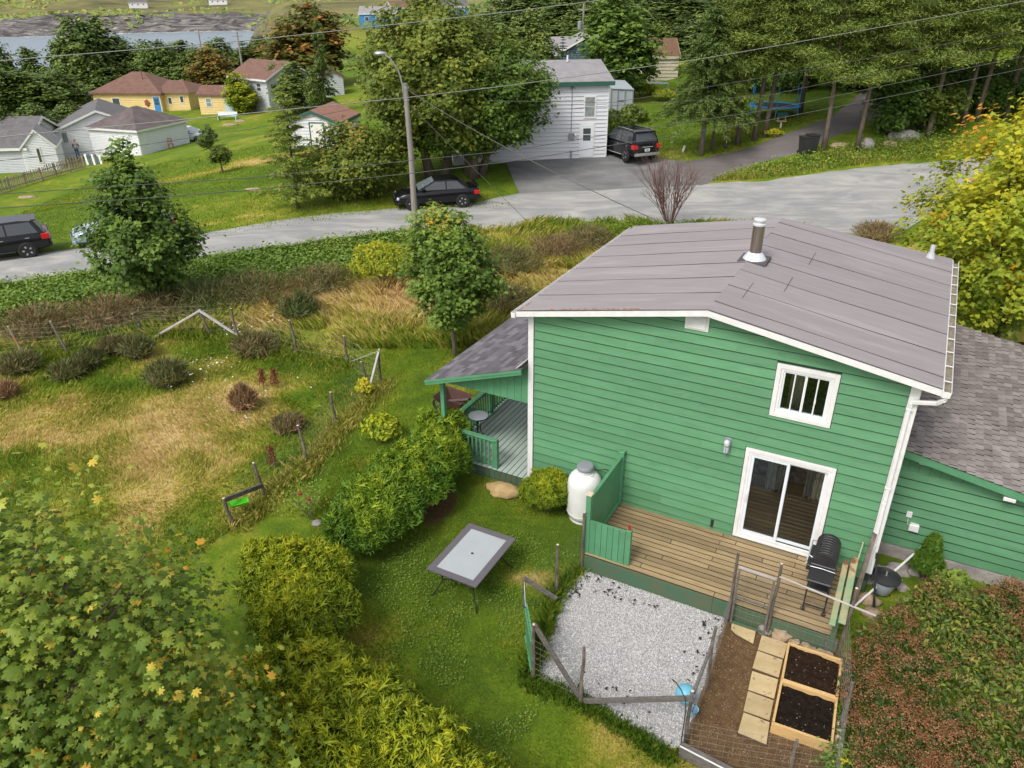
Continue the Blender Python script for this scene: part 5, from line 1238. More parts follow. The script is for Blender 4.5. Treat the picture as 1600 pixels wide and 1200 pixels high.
# ------------------------------------------------------------------ garden fence, gates, timber
def stake(mb, u, b, h, r0=.032, r1=.024, lean=(0, 0), z=-.05, seed=0):
    rg = random.Random(seed)
    pts = [(u + lean[0] * f + rg.uniform(-.012, .012), b + lean[1] * f + rg.uniform(-.012, .012), z + (h - z) * f) for f in (0, .25, .5, .75, 1)]
    return mb.tube(pts, [r0, r0 * .95, (r0 + r1) / 2, r1 * 1.05, r1], 7)
def cap(par, u, b, z, r_): MB().lathe([(r_, 0), (r_ * .9, .006), (0, .008)], 8, (u, b, z)).obj('cut_top', m_cuttop, par)
m_palerail = mat('bleached_wood_rail', (.46, .42, .38), .8, (.36, .32, .28), 4, bmp=.2)
gf = thing_h('garden_fence', 'rough stake and wire fence round the gravel and garden bed', 'fence', 3, -3.5)
FP = [(2.22, -2.0, 1.45), (2.08, -2.92, 1.26), (1.69, -3.55, .42 + .3), (2.62, -5.0, 1.31), (3.54, -5.06, 1.30), (5.30, -3.80, 1.45), (5.30, -5.0, 1.2), (5.24, -2.06, 1.64), (5.97, -2.06, 1.70), (7.20, -2.08, 1.68), (7.42, -3.6, 1.1), (6.85, -4.75, .75)]
for i, (u, b, h) in enumerate(FP):
    p = stake(MB(), u, b, h, .034, .026, seed=i).obj('stake', m_stick, gf)
    if i in (0, 1, 3, 6, 8, 9): cap(p, u, b, h, .027)
m_wire2 = mat('dull_wire', (.20, .19, .17), .7)
def wires(par, pts, z0, z1, rows, step, r_=.0019, m_=m_wire2, name='wire_mesh', dia=False):
    mb = MB()
    for a, c in zip(pts[:-1], pts[1:]):
        a = Vector((*a, 0)); c = Vector((*c, 0)); L = (c - a).length
        za = float(0); n = max(1, int(L / step))
        for k in range(rows): zz = z0 + (z1 - z0) * k / (rows - 1); mb.tube([a + Vector((0, 0, zz)), (a + c) / 2 + Vector((0, 0, zz - .02)), c + Vector((0, 0, zz))], r_, 3, False)
        for k in range(n + 1):
            p = a.lerp(c, k / n); mb.tube([p + Vector((0, 0, z0)), p + Vector((0, 0, z1))], r_, 3, False)
    return mb.obj(name, m_, par, kind='stuff')
m_gwire = mat('green_coated_wire', (.07, .16, .08), .6)
wires(gf, [(2.22, -2.0), (2.08, -2.92), (1.85, -3.5)], .05, 1.1, 9, .10, m_=m_gwire)
wires(gf, [(2.62, -5.0), (3.54, -5.06), (5.3, -5.0), (5.3, -3.8), (5.24, -2.06)], .05, .95, 8, .12)
wires(gf, [(7.20, -2.08), (7.42, -3.6), (7.45, -5.6)], .05, 1.05, 8, .12)
wires(gf, [(5.3, -5.25), (6.85, -4.8), (7.42, -4.6)], .05, .8, 7, .12)
wires(gf, [(5.97, -2.06), (7.2, -2.08)], .05, 1.1, 7, .14)
MB().beam((1.66, -3.50, .72), (2.25, -3.30, .30), .045, .09, c=.004).obj('rail', m_greywood, gf)
MB().beam((2.60, -4.98, 1.30), (3.52, -5.04, .10), .045, .09, c=.004).obj('brace', m_greywood, gf)
MB().beam((3.60, -5.06, .10), (5.33, -5.02, 1.08), .045, .09, c=.004).obj('brace', m_greywood, gf)
MB().beam((5.31, -4.95, 1.12), (5.31, -3.85, 1.16), .045, .07, c=.004).obj('rail', m_greywood, gf)
MB().tube([(5.98, -2.08, 1.43), (7.2, -2.10, 1.30), (7.58, -2.12, 1.27)], .020, 7).obj('rail', m_palerail, gf)
gg = thing_h('garden_gate', 'wire garden gate with pale top bar before the deck', 'gate', 5.6, -2.08, 0)
MB().beam((5.28, -2.10, 1.38), (5.93, -2.10, 1.36), .04, .045, c=.004).obj('top_bar', m_palerail, gg)
MB().beam((5.30, -2.10, .70), (5.91, -2.10, .69), .03, .03).obj('mid_bar', m_greywood, gg)
MB().beam((5.30, -2.10, .08), (5.91, -2.10, .08), .03, .04).obj('bottom_bar', m_gdark, gg)
for u in (5.30, 5.91): MB().beam((u, -2.10, .05), (u, -2.10, 1.36), .035, .035).obj('stile', m_greywood, gg)
wires(gg, [(5.31, -2.10), (5.90, -2.10)], .1, 1.33, 9, .1, name='wire_mesh')
# green gate leaf on the lawn side
t = thing_h('green_gate', 'narrow green painted gate leaf seen almost edge on', 'gate', 2.4, -4.7, 0)
for k in range(5):
    a = Vector((2.14, -4.36, 0)).lerp(Vector((2.58, -5.0, 0)), k / 5); c = Vector((2.14, -4.36, 0)).lerp(Vector((2.58, -5.0, 0)), (k + 1) / 5 - .01)
    MB().prism([(a.x, a.y, .06), (c.x, c.y, .06), (c.x, c.y, 1.02), (a.x, a.y, 1.02)], (.022, .015, 0)).obj('board', m_gtrim, t)
for zz in (.2, .85): MB().beam((2.12, -4.345, zz), (2.57, -4.995, zz), .03, .07).obj('ledge', m_gtrim, t)
MB().tube([(1.70, -3.56, .70), (1.95, -4.0, .55), (2.14, -4.36, .95)], .008, 5).obj('cord', mat('pale_green_cord', (.35, .5, .42), .8), t)
# shepherd hook and timber edging
t = tag(to_world(MB().tube([(5.27, -5.16, 0), (5.27, -5.16, .95), (5.23, -5.10, 1.08), (5.13, -5.0, 1.13), (5.0, -4.88, 1.12), (4.93, -4.8, 1.06), (4.96, -4.8, 1.02)], .009, 6).obj('garden_hook', m_black)), 'thin black crook stuck at the gravel corner', 'garden hook')
t = thing_h('timber_edging', 'thick timber edging with white strip at the bed front', 'edging', 6, -5.2, 0)
MB().beam((5.28, -5.22, .12), (7.3, -5.42, .12), .10, .28, c=.008).obj('timber', m_greywood, t)
MB().beam((5.28, -5.275, .265), (7.3, -5.475, .265), .02, .014).obj('strip', m_white, t)
t = thing_h('log', 'pale rotten log at the outer planter side', 'log', 7.42, -3.6, 0)
MB().tube([(7.42, -3.45, .10), (7.45, -3.8, .11), (7.48, -4.2, .09)], [.07, .085, .075], 9).obj('wood', m_cuttop, t)
# ------------------------------------------------------------------ hedges and shrubs
def bumpy_shrub(name, label, cat, lobes, n, size, mat_, seed, tintb=(.15, .5), ytop=.35, tmpl=T_SPRAY, rough=.16, inner=.3, stem=True, group=None, flatn=.5, bumps=0):
    """lobes: (x, y, rx, ry, h) in world metres; sprays on the outside of the union"""
    rg = np.random.default_rng(seed); Ps = []; Ns = []; Ts = []
    for l in list(lobes) if bumps else []:
        for k in range(bumps):
            a = rg.random() * 6.283; q = .35 + .5 * rg.random(); r_ = .20 + .16 * rg.random(); lobes = lobes + [(l[0] + l[2] * q * math.cos(a), l[1] + l[3] * q * math.sin(a), r_, r_, l[4] * (1.02 - .30 * q * q + .14 * rg.random()))]
    cx = np.mean([l[0] for l in lobes]); cy = np.mean([l[1] for l in lobes]); cz = float(terr(cx, cy))
    wts = np.array([(l[2] + l[3]) * l[4] for l in lobes]); wts = wts / wts.sum()
    for l, w in zip(lobes, wts):
        m = int(n * w * 1.5); d = unit(rg.normal(size=(m, 3))); d[:, 2] = np.abs(d[:, 2]) * 1.0 - .10 * (rg.random(m) < .25) * np.abs(d[:, 2]) * 6
        d = unit(d)
        nz = vnoise(d[:, 0] * 3 + l[0] * 7 + d[:, 2] * 2, d[:, 1] * 3 + l[1] * 5 - d[:, 2] * 3, 1.3, 3)
        rad = 1 + rough * 2 * (nz - .5)
        dep = np.where(rg.random(m) < inner, rg.random(m) * .35, rg.random(m) ** 2 * .08)
        rad = rad * (1 - dep) + .03 * rg.normal(size=m)
        H2 = l[4] * .56; zc = l[4] * .44
        p = np.stack([l[0] + d[:, 0] * l[2] * rad, l[1] + d[:, 1] * l[3] * rad, zc + d[:, 2] * np.where(d[:, 2] > 0, H2, zc) * rad], 1)
        ins = np.zeros(m, bool)
        for o in lobes:
            if o is l: continue
            q = ((p[:, 0] - o[0]) / o[2]) ** 2 + ((p[:, 1] - o[1]) / o[3]) ** 2 + ((p[:, 2] - o[4] * .44) / (o[4] * .56)) ** 2
            ins |= q < .72
        p = p[~ins]; d = d[~ins]; nz = nz[~ins]
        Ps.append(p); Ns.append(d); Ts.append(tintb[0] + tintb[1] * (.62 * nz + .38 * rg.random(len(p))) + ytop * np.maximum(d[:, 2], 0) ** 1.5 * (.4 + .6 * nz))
    P = np.concatenate(Ps); N = np.concatenate(Ns); T = np.concatenate(Ts)
    k = rg.permutation(len(P))[:n]; P, N, T = P[k], N[k], T[k]
    P = P - np.array([cx, cy, 0]); P[:, 2] = np.maximum(P[:, 2], .03)
    Y = N * .7 + np.array([0, 0, .75]) + rg.normal(size=P.shape) * .35
    FN = N * flatn + rg.normal(size=P.shape) * .55 + np.array([0, 0, .2])
    o = thing(name, label, cat, (cx, cy, cz), 0, group)
    link('crown', leaf_mesh(name + '_crown', P, FN, size * (.65 + .7 * rg.random(len(P))), T, tmpl, rg, Y), mat_, o)
    if stem:
        st = MB()
        for i, l in enumerate(lobes[:8]):
            for k in range(3): a = k * 2.1 + i; st.tube([(l[0] - cx + .05 * math.cos(a), l[1] - cy + .05 * math.sin(a), -.05), (l[0] - cx + l[2] * .4 * math.cos(a), l[1] - cy + l[3] * .4 * math.sin(a), l[4] * .7)], [.035, .012], 5)
        st.obj('stems', m_bark, o, kind='stuff')
    return o
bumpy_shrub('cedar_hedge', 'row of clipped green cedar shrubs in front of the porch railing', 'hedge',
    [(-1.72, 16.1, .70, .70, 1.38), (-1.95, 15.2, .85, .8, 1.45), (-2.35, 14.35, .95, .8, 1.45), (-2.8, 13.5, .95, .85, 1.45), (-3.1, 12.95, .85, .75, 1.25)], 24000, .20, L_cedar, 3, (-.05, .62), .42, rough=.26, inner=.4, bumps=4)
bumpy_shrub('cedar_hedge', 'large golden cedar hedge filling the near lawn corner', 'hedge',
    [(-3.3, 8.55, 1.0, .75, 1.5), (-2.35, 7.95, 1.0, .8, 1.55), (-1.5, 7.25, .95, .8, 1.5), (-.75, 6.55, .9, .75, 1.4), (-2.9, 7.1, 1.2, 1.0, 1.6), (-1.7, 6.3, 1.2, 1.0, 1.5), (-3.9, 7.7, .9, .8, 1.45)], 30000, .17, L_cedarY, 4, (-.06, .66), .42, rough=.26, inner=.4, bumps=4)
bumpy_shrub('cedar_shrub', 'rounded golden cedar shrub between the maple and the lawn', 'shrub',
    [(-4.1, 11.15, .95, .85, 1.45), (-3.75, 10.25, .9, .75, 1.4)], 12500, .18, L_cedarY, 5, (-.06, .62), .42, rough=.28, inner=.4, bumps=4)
q = HW(.72, -.52); bumpy_shrub('cedar_shrub', 'small round cedar shrub beside the white gas tank', 'shrub', [(q.x, q.y, .55, .5, .98)], 4200, .15, L_cedarY, 6, (-.05, .6), .42, rough=.3, inner=.4)
q = HW(8.42, .95); bumpy_shrub('dwarf_conifer', 'small dark green dwarf conifer before the side wing', 'shrub', [(q.x, q.y, .30, .28, .75), (q.x, q.y, .19, .18, 1.12)], 2600, .10, L_cedar, 7, (.0, .35), .25)
q = HW(8.9, .75); bumpy_shrub('leafy_shrub', 'low yellow green shrub right of the dwarf conifer', 'shrub', [(q.x, q.y, .35, .28, .5)], 500, .11, L_weed, 8, (.3, .5), .3, T_DIA)
# rust flowered shrub mass
rg = np.random.default_rng(12)
fo = thing_h('flowering_shrub', 'broad shrub covered with faded rust brown flower heads', 'shrub', 10, -2.6, 0)
def fh(u, b):
    bl = np.interp(u, [7.4, 7.75, 8.15, 8.6, 9.5, 13], [-1.3, -.75, -.15, .35, .65, .85])
    e = sstep(7.30, 7.95, u - .06 * np.sin(b * 3)) * sstep(0, -.5, b - bl + .1 * np.sin(u * 5))
    return (.22 + .72 * vnoise(u, b, .75, 3) + .50 * vnoise(u + 9, b, 2.4, 2)) * (.35 + .65 * e) * np.where(e > .02, 1, 0)
n = 46000; u = 7.2 + 6.2 * rg.random(n); b = -6.6 + 7.9 * rg.random(n); h = fh(u, b); k = (h > .2)
u, b, h = u[k], b[k], h[k]; n = len(u); zz = h * (1 - .5 * rg.random(n) ** 2.2)
P = np.stack([u - 10 + .06 * rg.normal(size=n), b + 2.6 + .06 * rg.normal(size=n), zz], 1)
ln = vnoise(u + 7, b, .9, 3)
link('leaves', leaf_mesh('shrub_leaves', P, np.array([0, 0, .8]) + rg.normal(size=(n, 3)) * .6, .07 + .055 * rg.random(n), -.02 + .6 * ln * rg.random(n) + .55 * (ln > .55) * rg.random(n), (T_DIA[0] * np.array([.7, 1, 1]), T_DIA[1]), rg), L_bush, fo)
n = 5200; u = 7.25 + 6.1 * rg.random(n); b = -6.6 + 7.9 * rg.random(n); h = fh(u, b); k = (h > .25) & (rg.random(n) < np.clip(2.35 - 3.4 * vnoise(u + 7, b, .9, 3) - .05 * (u - 8), .06, 1)); u, b, h = u[k], b[k], h[k]
m = 26; n = len(u); off = rg.normal(size=(n * m, 3)) * np.array([.055, .055, .032]) * np.repeat(.6 + .8 * rg.random(n), m)[:, None]
P = np.repeat(np.stack([u - 10, b + 2.6, h + .03], 1), m, 0) + off
tt = np.repeat(rg.random(n) * .7, m) + .3 * rg.random(n * m)
link('flower_heads', leaf_mesh('shrub_flowers', P, off * 6 + np.array([0, 0, .6]) + rg.normal(size=P.shape) * .35, .024 + .018 * rg.random(n * m), tt, T_DIA, rg), L_rust, fo)
st = MB()
for k in range(260):
    uu = 7.6 + 5.5 * rg.random(); bq = -6.4 + 7.4 * rg.random(); hh = float(fh(np.array([uu]), np.array([bq]))[0])
    if hh > .3: st.tube([(uu, bq, -.03), (uu + .1 * rg.normal(), bq + .1 * rg.normal(), hh * .9)], [.010, .005], 3, False)
st.obj('stems', m_redtwig, fo)
# low weeds at the garden fence: yellow tansy
q = HW(7.45, -4.5); o = thing('tansy_plant', 'green plant with yellow flowers at the outer planter corner', 'plant', q)
n = 260; P = rg.normal(size=(n, 3)) * np.array([.14, .14, .1]) + np.array([0, 0, .3])
link('leaves', leaf_mesh('tansy_leaves', P, rg.normal(size=(n, 3)) + np.array([0, 0, .8]), .07, .3 + .4 * rg.random(n), T_DIA, rg), L_weed, o)
P = rg.normal(size=(30, 3)) * np.array([.05, .05, .03]) + np.array([.05, -.05, .45]); link('flowers', leaf_mesh('tansy_flowers', P, np.array([0, 0, 1]) + rg.normal(size=(30, 3)) * .3, .035, np.full(30, .8), T_STAR, rg), L_yellow, o)
# ------------------------------------------------------------------ the foreground sycamore, mostly crown
def near_tree():
    rg = np.random.default_rng(41)
    base = Vector((-5.6, 5.2, 0)); o = thing('sycamore_tree', 'large leafy sycamore tree filling the near left corner', 'tree', base)
    # boughs reach out from the trunk, each ending in fans of leaves
    tb = MB(); tb.tube([(0, 0, -.1), (.05, .1, 1.2), (.1, .3, 2.4), (.15, .4, 3.6)], [.17, .14, .11, .08], 9)
    CL = []
    tr = MB()
    n = 390
    a = rg.random(n) * 6.283; el = rg.random(n)
    for i in range(n):
        ct = np.array([-.35, 1.0, 2.9]); th = a[i]; ph = math.asin(min(1, el[i] * 1.25 - .25))
        lump = 1 + .16 * math.sin(3 * th + 1) + .13 * math.sin(5 * th + 2 + 3 * ph)
        r_ = (.62 + .38 * rg.random() ** .6) * lump
        CL.append(ct + np.array([2.35 * math.cos(th) * math.cos(ph), 2.15 * math.sin(th) * math.cos(ph), 2.75 * math.sin(ph)]) * r_)
    CL = np.array(CL)
    for i in range(110):
        c = CL[i]; p0 = Vector((.1, .25, min(3.4, max(1.0, c[2] * .62)))); p1 = Vector(c); mid = p0.lerp(p1, .55) + Vector((0, 0, .22))
        tr.tube([p0, mid, p1], [.04, .022, .008], 5, False)
    tb.obj('trunk', m_bark, o, smooth='all'); tr.obj('branches', m_bark, o, smooth='all')
    lpc = 62; P = np.repeat(CL, lpc, 0) + rg.normal(size=(n * lpc, 3)) * np.array([.30, .30, .15])
    N = np.array([0, 0, 1.0]) + unit(P - np.array([-.35, 1.0, 2.6])) * .65 + rg.normal(size=P.shape) * .55
    ct = np.repeat(rg.random(n), lpc); hot = np.repeat(rg.random(n) < .06, lpc) & (rg.random(n * lpc) < .5)
    tint = np.where(hot, .93 + .07 * rg.random(n * lpc), -.04 + .62 * ct + .38 * rg.random(n * lpc))
    sz = .060 + .085 * rg.random(n * lpc) ** 1.5
    # the largest leaves in view are single leaves, the rest one mass
    camp = np.array([-base.x, -base.y, CAMZ]); dist = np.linalg.norm(P - camp, axis=1)
    vis = visible(P[:, 0] + base.x, P[:, 1] + base.y, P[:, 2], -5)
    order = np.argsort(np.where(vis, dist - 6 * sz, 99)); pick = order[:300]; rest = np.setdiff1d(np.arange(len(P)), pick)
    for r_, tm in ((rest[::2], T_MAPLE), (rest[1::2], (T_STAR[0] * np.array([.95, 1, 2.2]), T_STAR[1]))):
        link('crown', leaf_mesh('sycamore_crown', P[r_], N[r_], sz[r_] * (1 if tm is T_MAPLE else .85), tint[r_], tm, rg), L_front, o, kind='stuff')
    bases = []
    for k, tv in enumerate((.08, .2, .32, .45, .58, .7, .95)):
        me = leaf_mesh('leaf_blade', np.zeros((1, 3)), np.array([[0, 0, 1.0]]), 1.0, np.array([tv]), T_SYC, rg, np.array([[0, 1.0, 0]])); me.materials.append(L_front); bases.append((tv, me))
    for i in pick:
        me = min(bases, key=lambda q: abs(q[0] - tint[i]))[1]
        nrm = Vector(N[i]).normalized(); qt = nrm.to_track_quat('Z', 'Y') @ Quaternion((0, 0, 1), float(rg.random() * 6.28))
        l = bpy.data.objects.new('leaf', me); COL.objects.link(l); l.parent = o; l.matrix_local = Matrix.LocRotScale(Vector(P[i]), qt, Vector((sz[i],) * 3))
near_tree()
# ------------------------------------------------------------------ trees of the middle ground
p = Vector((-13.4, 27.3, 0)); H = top_z(p.x, p.y, 222)
put_tree('maple_tree', 'dark green young maple beside the road on the left', 'tree', tree_meshes('left_maple', 5, H, .55, [(0, .25), (.12, .95), (.28, 1.65), (.42, 1.75), (.56, 1.3), (.74, .95), (.88, .55), (1, .08)], 330, 56, .34, .165, T_STAR, tintf(-.03, .5, .34), .10, 14, (.2, .2), .34, lean=(.1, .2)), (L_green, m_bark), p)
p = Vector((-1.85, 22.6, 0)); H = top_z(p.x, p.y, 318)
put_tree('maple_tree', 'slim young maple with yellow top between pen and porch roof', 'tree', tree_meshes('young_maple', 9, H, 1.0, [(0, .35), (.15, 1.15), (.38, 1.4), (.6, 1.15), (.82, .9), (.93, .6), (1, .2)], 300, 52, .29, .135, T_STAR, lambda ct, t, P, rg: .20 + .40 * ct + .22 * rg.random(len(P)) + .42 * sstep(.70, 1.0, t) * (.4 + .6 * rg.random(len(P))), .065, 14, (.2, .2), .26, lean=(-.35, 0)), (L_green, m_barkgrey), p)
p = Vector((14.75, 21.8, 0)); H = top_z(p.x, p.y, 150)
put_tree('maple_tree', 'bright yellow and green maple behind the side wing', 'tree', tree_meshes('yellow_maple', 13, H, 1.5, [(0, 1.1), (.2, 2.6), (.45, 3.05), (.65, 2.8), (.85, 2.2), (1, 1.0)], 430, 54, .38, .165, T_STAR, lambda ct, t, P, rg: .07 + .36 * ct + .22 * rg.random(len(P)) + .30 * t + .3 * (ct > .95), .11, 14, (.3, .3), .30, stems=4), (L_yellow, m_bark), p)
bumpy_shrub('shade_shrub', 'dark green undergrowth below the yellow maple', 'shrub', [(16.2, 20.4, 1.3, 1.1, 1.2), (14.2, 20.0, 1.0, .9, 1.0), (17.8, 19.4, 1.2, 1.0, 1.3)], 3500, .16, L_green, 14, (.0, .5), .1, T_DIA)
# bare red bush
rg = np.random.default_rng(19); p = Vector((7.9, 37.6, 0)); Hb = top_z(p.x, p.y, 243)
o = thing('bare_bush', 'leafless red brown bush at the roof edge by the road', 'bush', p); tb = MB()
def twig(p0, d, L, r_, lv):
    p1 = p0 + d * L; mid = p0 + d * L * .5 + Vector(rg.normal(size=3)) * .03 * L
    tb.tube([p0, mid, p1], [r_, r_ * .8, r_ * .55], 4, False)
    if lv == 0: return
    for k in range(3 if lv > 1 else 2):
        e = (d + Vector(rg.normal(size=3)) * .30 + Vector((0, 0, .18))).normalized(); twig(p0.lerp(p1, .45 + .5 * rg.random()), e, L * (.55 + .25 * rg.random()), r_ * .55, lv - 1)
for k in range(30):
    a = rg.random() * 6.28; sp = .12 + .46 * rg.random() ** .8; twig(Vector((.1 * math.cos(a), .1 * math.sin(a), -.05)), Vector((sp * math.cos(a), sp * math.sin(a), 1)).normalized(), Hb * (.42 + .16 * rg.random()), .020, 3)
tb.obj('twigs', m_redtwig, o)
# yellow-orange bush on the verge
p = G(595, 455); bumpy_shrub('autumn_bush', 'yellow and orange leaved bush left of the young maple', 'bush', [(p.x, p.y + .6, 1.1, .9, 1.7), (p.x + 1.0, p.y + .7, 1.0, .8, 1.5)], 5200, .10, L_yellow, 23, (-.05, .9), .2, T_STAR, .45)
# wiry shrubs of the meadow
def wispy(label, p, r_, h, n, seed, tb=(0, .7), name='broom_shrub', group='wiry dark shrubs in the dry meadow', mat_=None, sz=(.12, .30)):
    rg = np.random.default_rng(seed); a = rg.random(n) * 6.28; rr = rg.random(n) ** .6; z = rg.random(n) ** .8
    x = r_ * rr * np.cos(a) * (.35 + .75 * z); y = r_ * rr * np.sin(a) * (.35 + .75 * z); zz = h * z * (1 - .45 * rr ** 2) * (.75 + .5 * vnoise(x * 3 + seed, y * 3, 1, 2))
    d = np.stack([x, y, .9 * h * np.ones(n)], 1) + rg.normal(size=(n, 3)) * .3 * h
    o = thing(name, label, 'shrub', p, 0, group)
    nn = np.stack([np.cos(a), np.sin(a), np.zeros(n)], 1) + rg.normal(size=(n, 3)) * .6
    link('twigs', leaf_mesh(name, np.stack([x, y, zz], 1), nn, sz[0] + (sz[1] - sz[0]) * rg.random(n), tb[0] + tb[1] * rg.random(n), (np.array([(-.030, 0, 0), (.030, 0, 0), (.085, .55, .03), (0, 1, .05)], float), [(0, 1, 2), (0, 2, 3)]), rg, unit(d)), mat_ or L_wispy, o)
    return o
for i, (px, py, r_, h, tb_, lab) in enumerate([
    (265, 603, .95, .95, (0, .5), 'largest round grey green shrub in the middle of the meadow'), (218, 560, .75, .85, (0, .5), 'grey green shrub near the meadow end of the white brace pole'),
    (110, 590, .75, .55, (0, .5), 'low sprawling shrub left of centre in the meadow'), (143, 575, .6, .7, (0, .45), 'shrub just behind the low sprawling one'), (180, 552, .6, .6, (.1, .6), 'small shrub by the wire fence in the far meadow corner'),
    (383, 640, .5, .75, (.5, .5), 'upright brown stemmed shrub beside the red dock stalks'), (400, 552, 1.1, .75, (.1, .6), 'wide dark shrub behind the white flowers'), (452, 672, .55, .4, (.2, .6), 'low brownish shrub in the right part of the meadow'),
    (10, 622, .5, .5, (.5, .5), 'brownish shrub at the left picture edge'), (30, 582, 1.0, .7, (.0, .6), 'broad green brown shrub at the foot of the orange stake')]):
    wispy(lab, G(px, py), r_ * .68, h * .74, 3400, 60 + i, (tb_[0] + .14, tb_[1]))
for i, (px, py, r_, h, tb_, lab) in enumerate([
    (60, 520, 1.6, .8, (.35, .6), 'brown weeds along the fence at far left'), (170, 505, 1.6, .8, (.4, .6), 'reddish brown weeds below the dark maple'), (330, 480, 1.7, .9, (.0, .6), 'grey green weeds right of the dark maple'),
    (400, 470, 1.6, .9, (.1, .7), 'tall grey green weeds before the tan grass'), (470, 500, .8, .9, (.0, .4), 'dark bluish bush in the tan grass'), (500, 455, 1.5, .9, (.15, .7), 'olive weeds behind the dark bluish bush'), (250, 490, 1.5, .7, (.3, .6), 'brown weeds at the foot of the dark maple'), (800, 425, 1.4, .9, (.0, .8), 'green and brown weeds between young maple and roof'), (870, 400, 1.3, .8, (.4, .6), 'tan weeds near the roof corner'), (920, 385, 1.2, .8, (.2, .7), 'weeds along the road beside the roof edge'), (790, 480, 1.2, .7, (.1, .8), 'rough weeds just above the house eave'), (1370, 375, 1.1, .7, (.4, .6), 'tan weeds showing over the right roof edge')]):
    wispy(lab, G(px, py), r_, h, 3800, 90 + i, tb_, 'tall_weeds', 'clumps of tall weeds along the verge')
# red dock stalks
for i, (px, py, lab) in enumerate([(412, 607, 'left of the two dark red dock stalks'), (431, 607, 'right of the two dark red dock stalks'), (428, 733, 'single dark red dock stalk near the right pen fence')]):
    p = G(px, py); o = thing('dock_plant', lab, 'plant', p, 0, 'dark red dock stalks'); n = 260; z = .15 + .5 * rg.random(n); w = .07 * (1.2 - z)
    P = np.stack([rg.normal(size=n) * w, rg.normal(size=n) * w, z], 1); link('seed_stalk', leaf_mesh('dock', P, rg.normal(size=(n, 3)), .06, rg.random(n), T_DIA, rg), L_dock, o, kind='stuff')
    MB().tube([(0, 0, -.02), (.01, .01, .62)], .008, 4).obj('stem', m_redtwig, o)
# white flowers in the meadow
P = []
for px, py, s_, k in [(372, 525, 10, 22), (440, 510, 14, 14), (330, 585, 26, 40), (300, 600, 20, 20), (395, 540, 18, 20), (540, 470, 60, 14), (410, 640, 60, 14)]:
    for _ in range(k):
        q = G(px + rg.normal() * s_, py + rg.normal() * s_ * .35); P.append((q.x, q.y, q.z + .15 + .35 * rg.random()))
P = np.array(P); n = len(P)
tag(link('meadow_flowers', leaf_mesh('meadow_flowers', P, np.array([0, 0, 1]) + rg.normal(size=(n, 3)) * .3, .05 + .04 * rg.random(n), rg.random(n), T_STAR, rg), L_white), 'small white wildflowers dotted over the meadow', 'flowers', kind='stuff')
# young yellow shrub, rose, stone, green toy by the pen fence
p = G(598, 690); bumpy_shrub('young_shrub', 'small yellow green shrub on the grass left of the hedge', 'shrub', [(p.x, p.y, .5, .42, .70)], 520, .13, L_cedarY, 33, (.2, .55), .2, T_DIA, .6)
p = G(571, 622); bumpy_shrub('young_shrub', 'tiny yellow shrub climbing the white fence brace', 'shrub', [(p.x, p.y, .24, .2, .6)], 260, .09, L_cedarY, 34, (.5, .5), .3, T_DIA, .3)
p = G(482, 812); o = thing('rose_bush', 'thin rose bush with a few dark red blooms', 'shrub', p); n = 420
P = rg.normal(size=(n, 3)) * np.array([.28, .26, .16]) + np.array([-.05, .1, .55]); link('leaves', leaf_mesh('rose_leaves', P, np.array([0, 0, 1]) + rg.normal(size=(n, 3)) * .5, .055, .35 + .6 * rg.random(n), T_DIA, rg), L_weed, o)
st = MB()
for k in range(7): a = k * .9; st.tube([(.02 * k, 0, -.02), (.15 * math.cos(a), .15 * math.sin(a), .4), (.3 * math.cos(a), .3 * math.sin(a), .7)], .006, 4)
st.obj('stems', m_stick, o, kind='stuff')
m_red = mat('dark_red_petal', (.33, .015, .02), .6)
for q in ((-.10, .0, .72), (.10, -.08, .62)): MB().blob(q, (.05, .05, .04), 3, .3, 8, 6).obj('flower', m_red, o)
o = MB().blob((0, 0, .02), (.13, .10, .07), 8, .2, 12, 8).obj('stone', m_greystone, None, smooth='all'); o.location = G(496, 820); tag(o, 'pale stone in the grass under the rose bush', 'stone')
m_lime = mat('lime_green_plastic', (.10, .62, .02), .4)
t = thing('toy_boat', 'lime green plastic toy caught on the pen fence corner', 'toy', G(380, 812) + Vector((0, 0, .42)), .5)
q = MB(); q.add([(-.16, -.05, 0), (.14, -.05, 0), (.14, .05, 0), (-.16, .05, 0), (-.22, -.09, .07), (.19, -.09, .07), (.19, .09, .07), (-.22, .09, .07)], [(0, 3, 2, 1), (0, 1, 5, 4), (1, 2, 6, 5), (2, 3, 7, 6), (3, 0, 4, 7)]); q.obj('hull', m_lime, t)
for y_ in (-.04, 0, .04): MB().beam((-.17, y_, .062), (.15, y_, .062), .012, .012).obj('slat', m_lime, t)
for s_ in (-1, 1): MB().beam((-.22, s_ * .09, .072), (.19, s_ * .09, .072), .02, .02).obj('rim', m_lime, t)
# ------------------------------------------------------------------ wire pen of the meadow
pf_ = thing('pen_fence', 'stake and wire fence round the dry meadow pen', 'fence', G(330, 522))
bo = pf_.location
def stake_w(px, py, ytop, lean, seed, m_=None, r_=.045, capc=True):
    b = G(px, py); h = top_z(b.x, b.y, ytop) - b.z; p0 = b - bo; rg_ = random.Random(seed)
    pts = [(p0.x + lean[0] * f + rg_.uniform(-.02, .02), p0.y + lean[1] * f + rg_.uniform(-.02, .02), p0.z - .05 + (h + .05) * f) for f in (0, .3, .6, 1)]
    o = MB().tube(pts, [r_, r_ * .95, r_ * .85, r_ * .75], 7).obj('stake', m_ or m_stick, pf_)
    if capc: MB().lathe([(r_ * .78, 0), (0, .01)], 8, pts[-1]).obj('cut_top', m_cuttop, o)
    return Vector(pts[-1]), p0
m_orange = mat('orange_tipped_stake', (.42, .16, .05), .85, (.30, .25, .2), 1.2, (1, 1, 1), lo=.45, hi=.55)
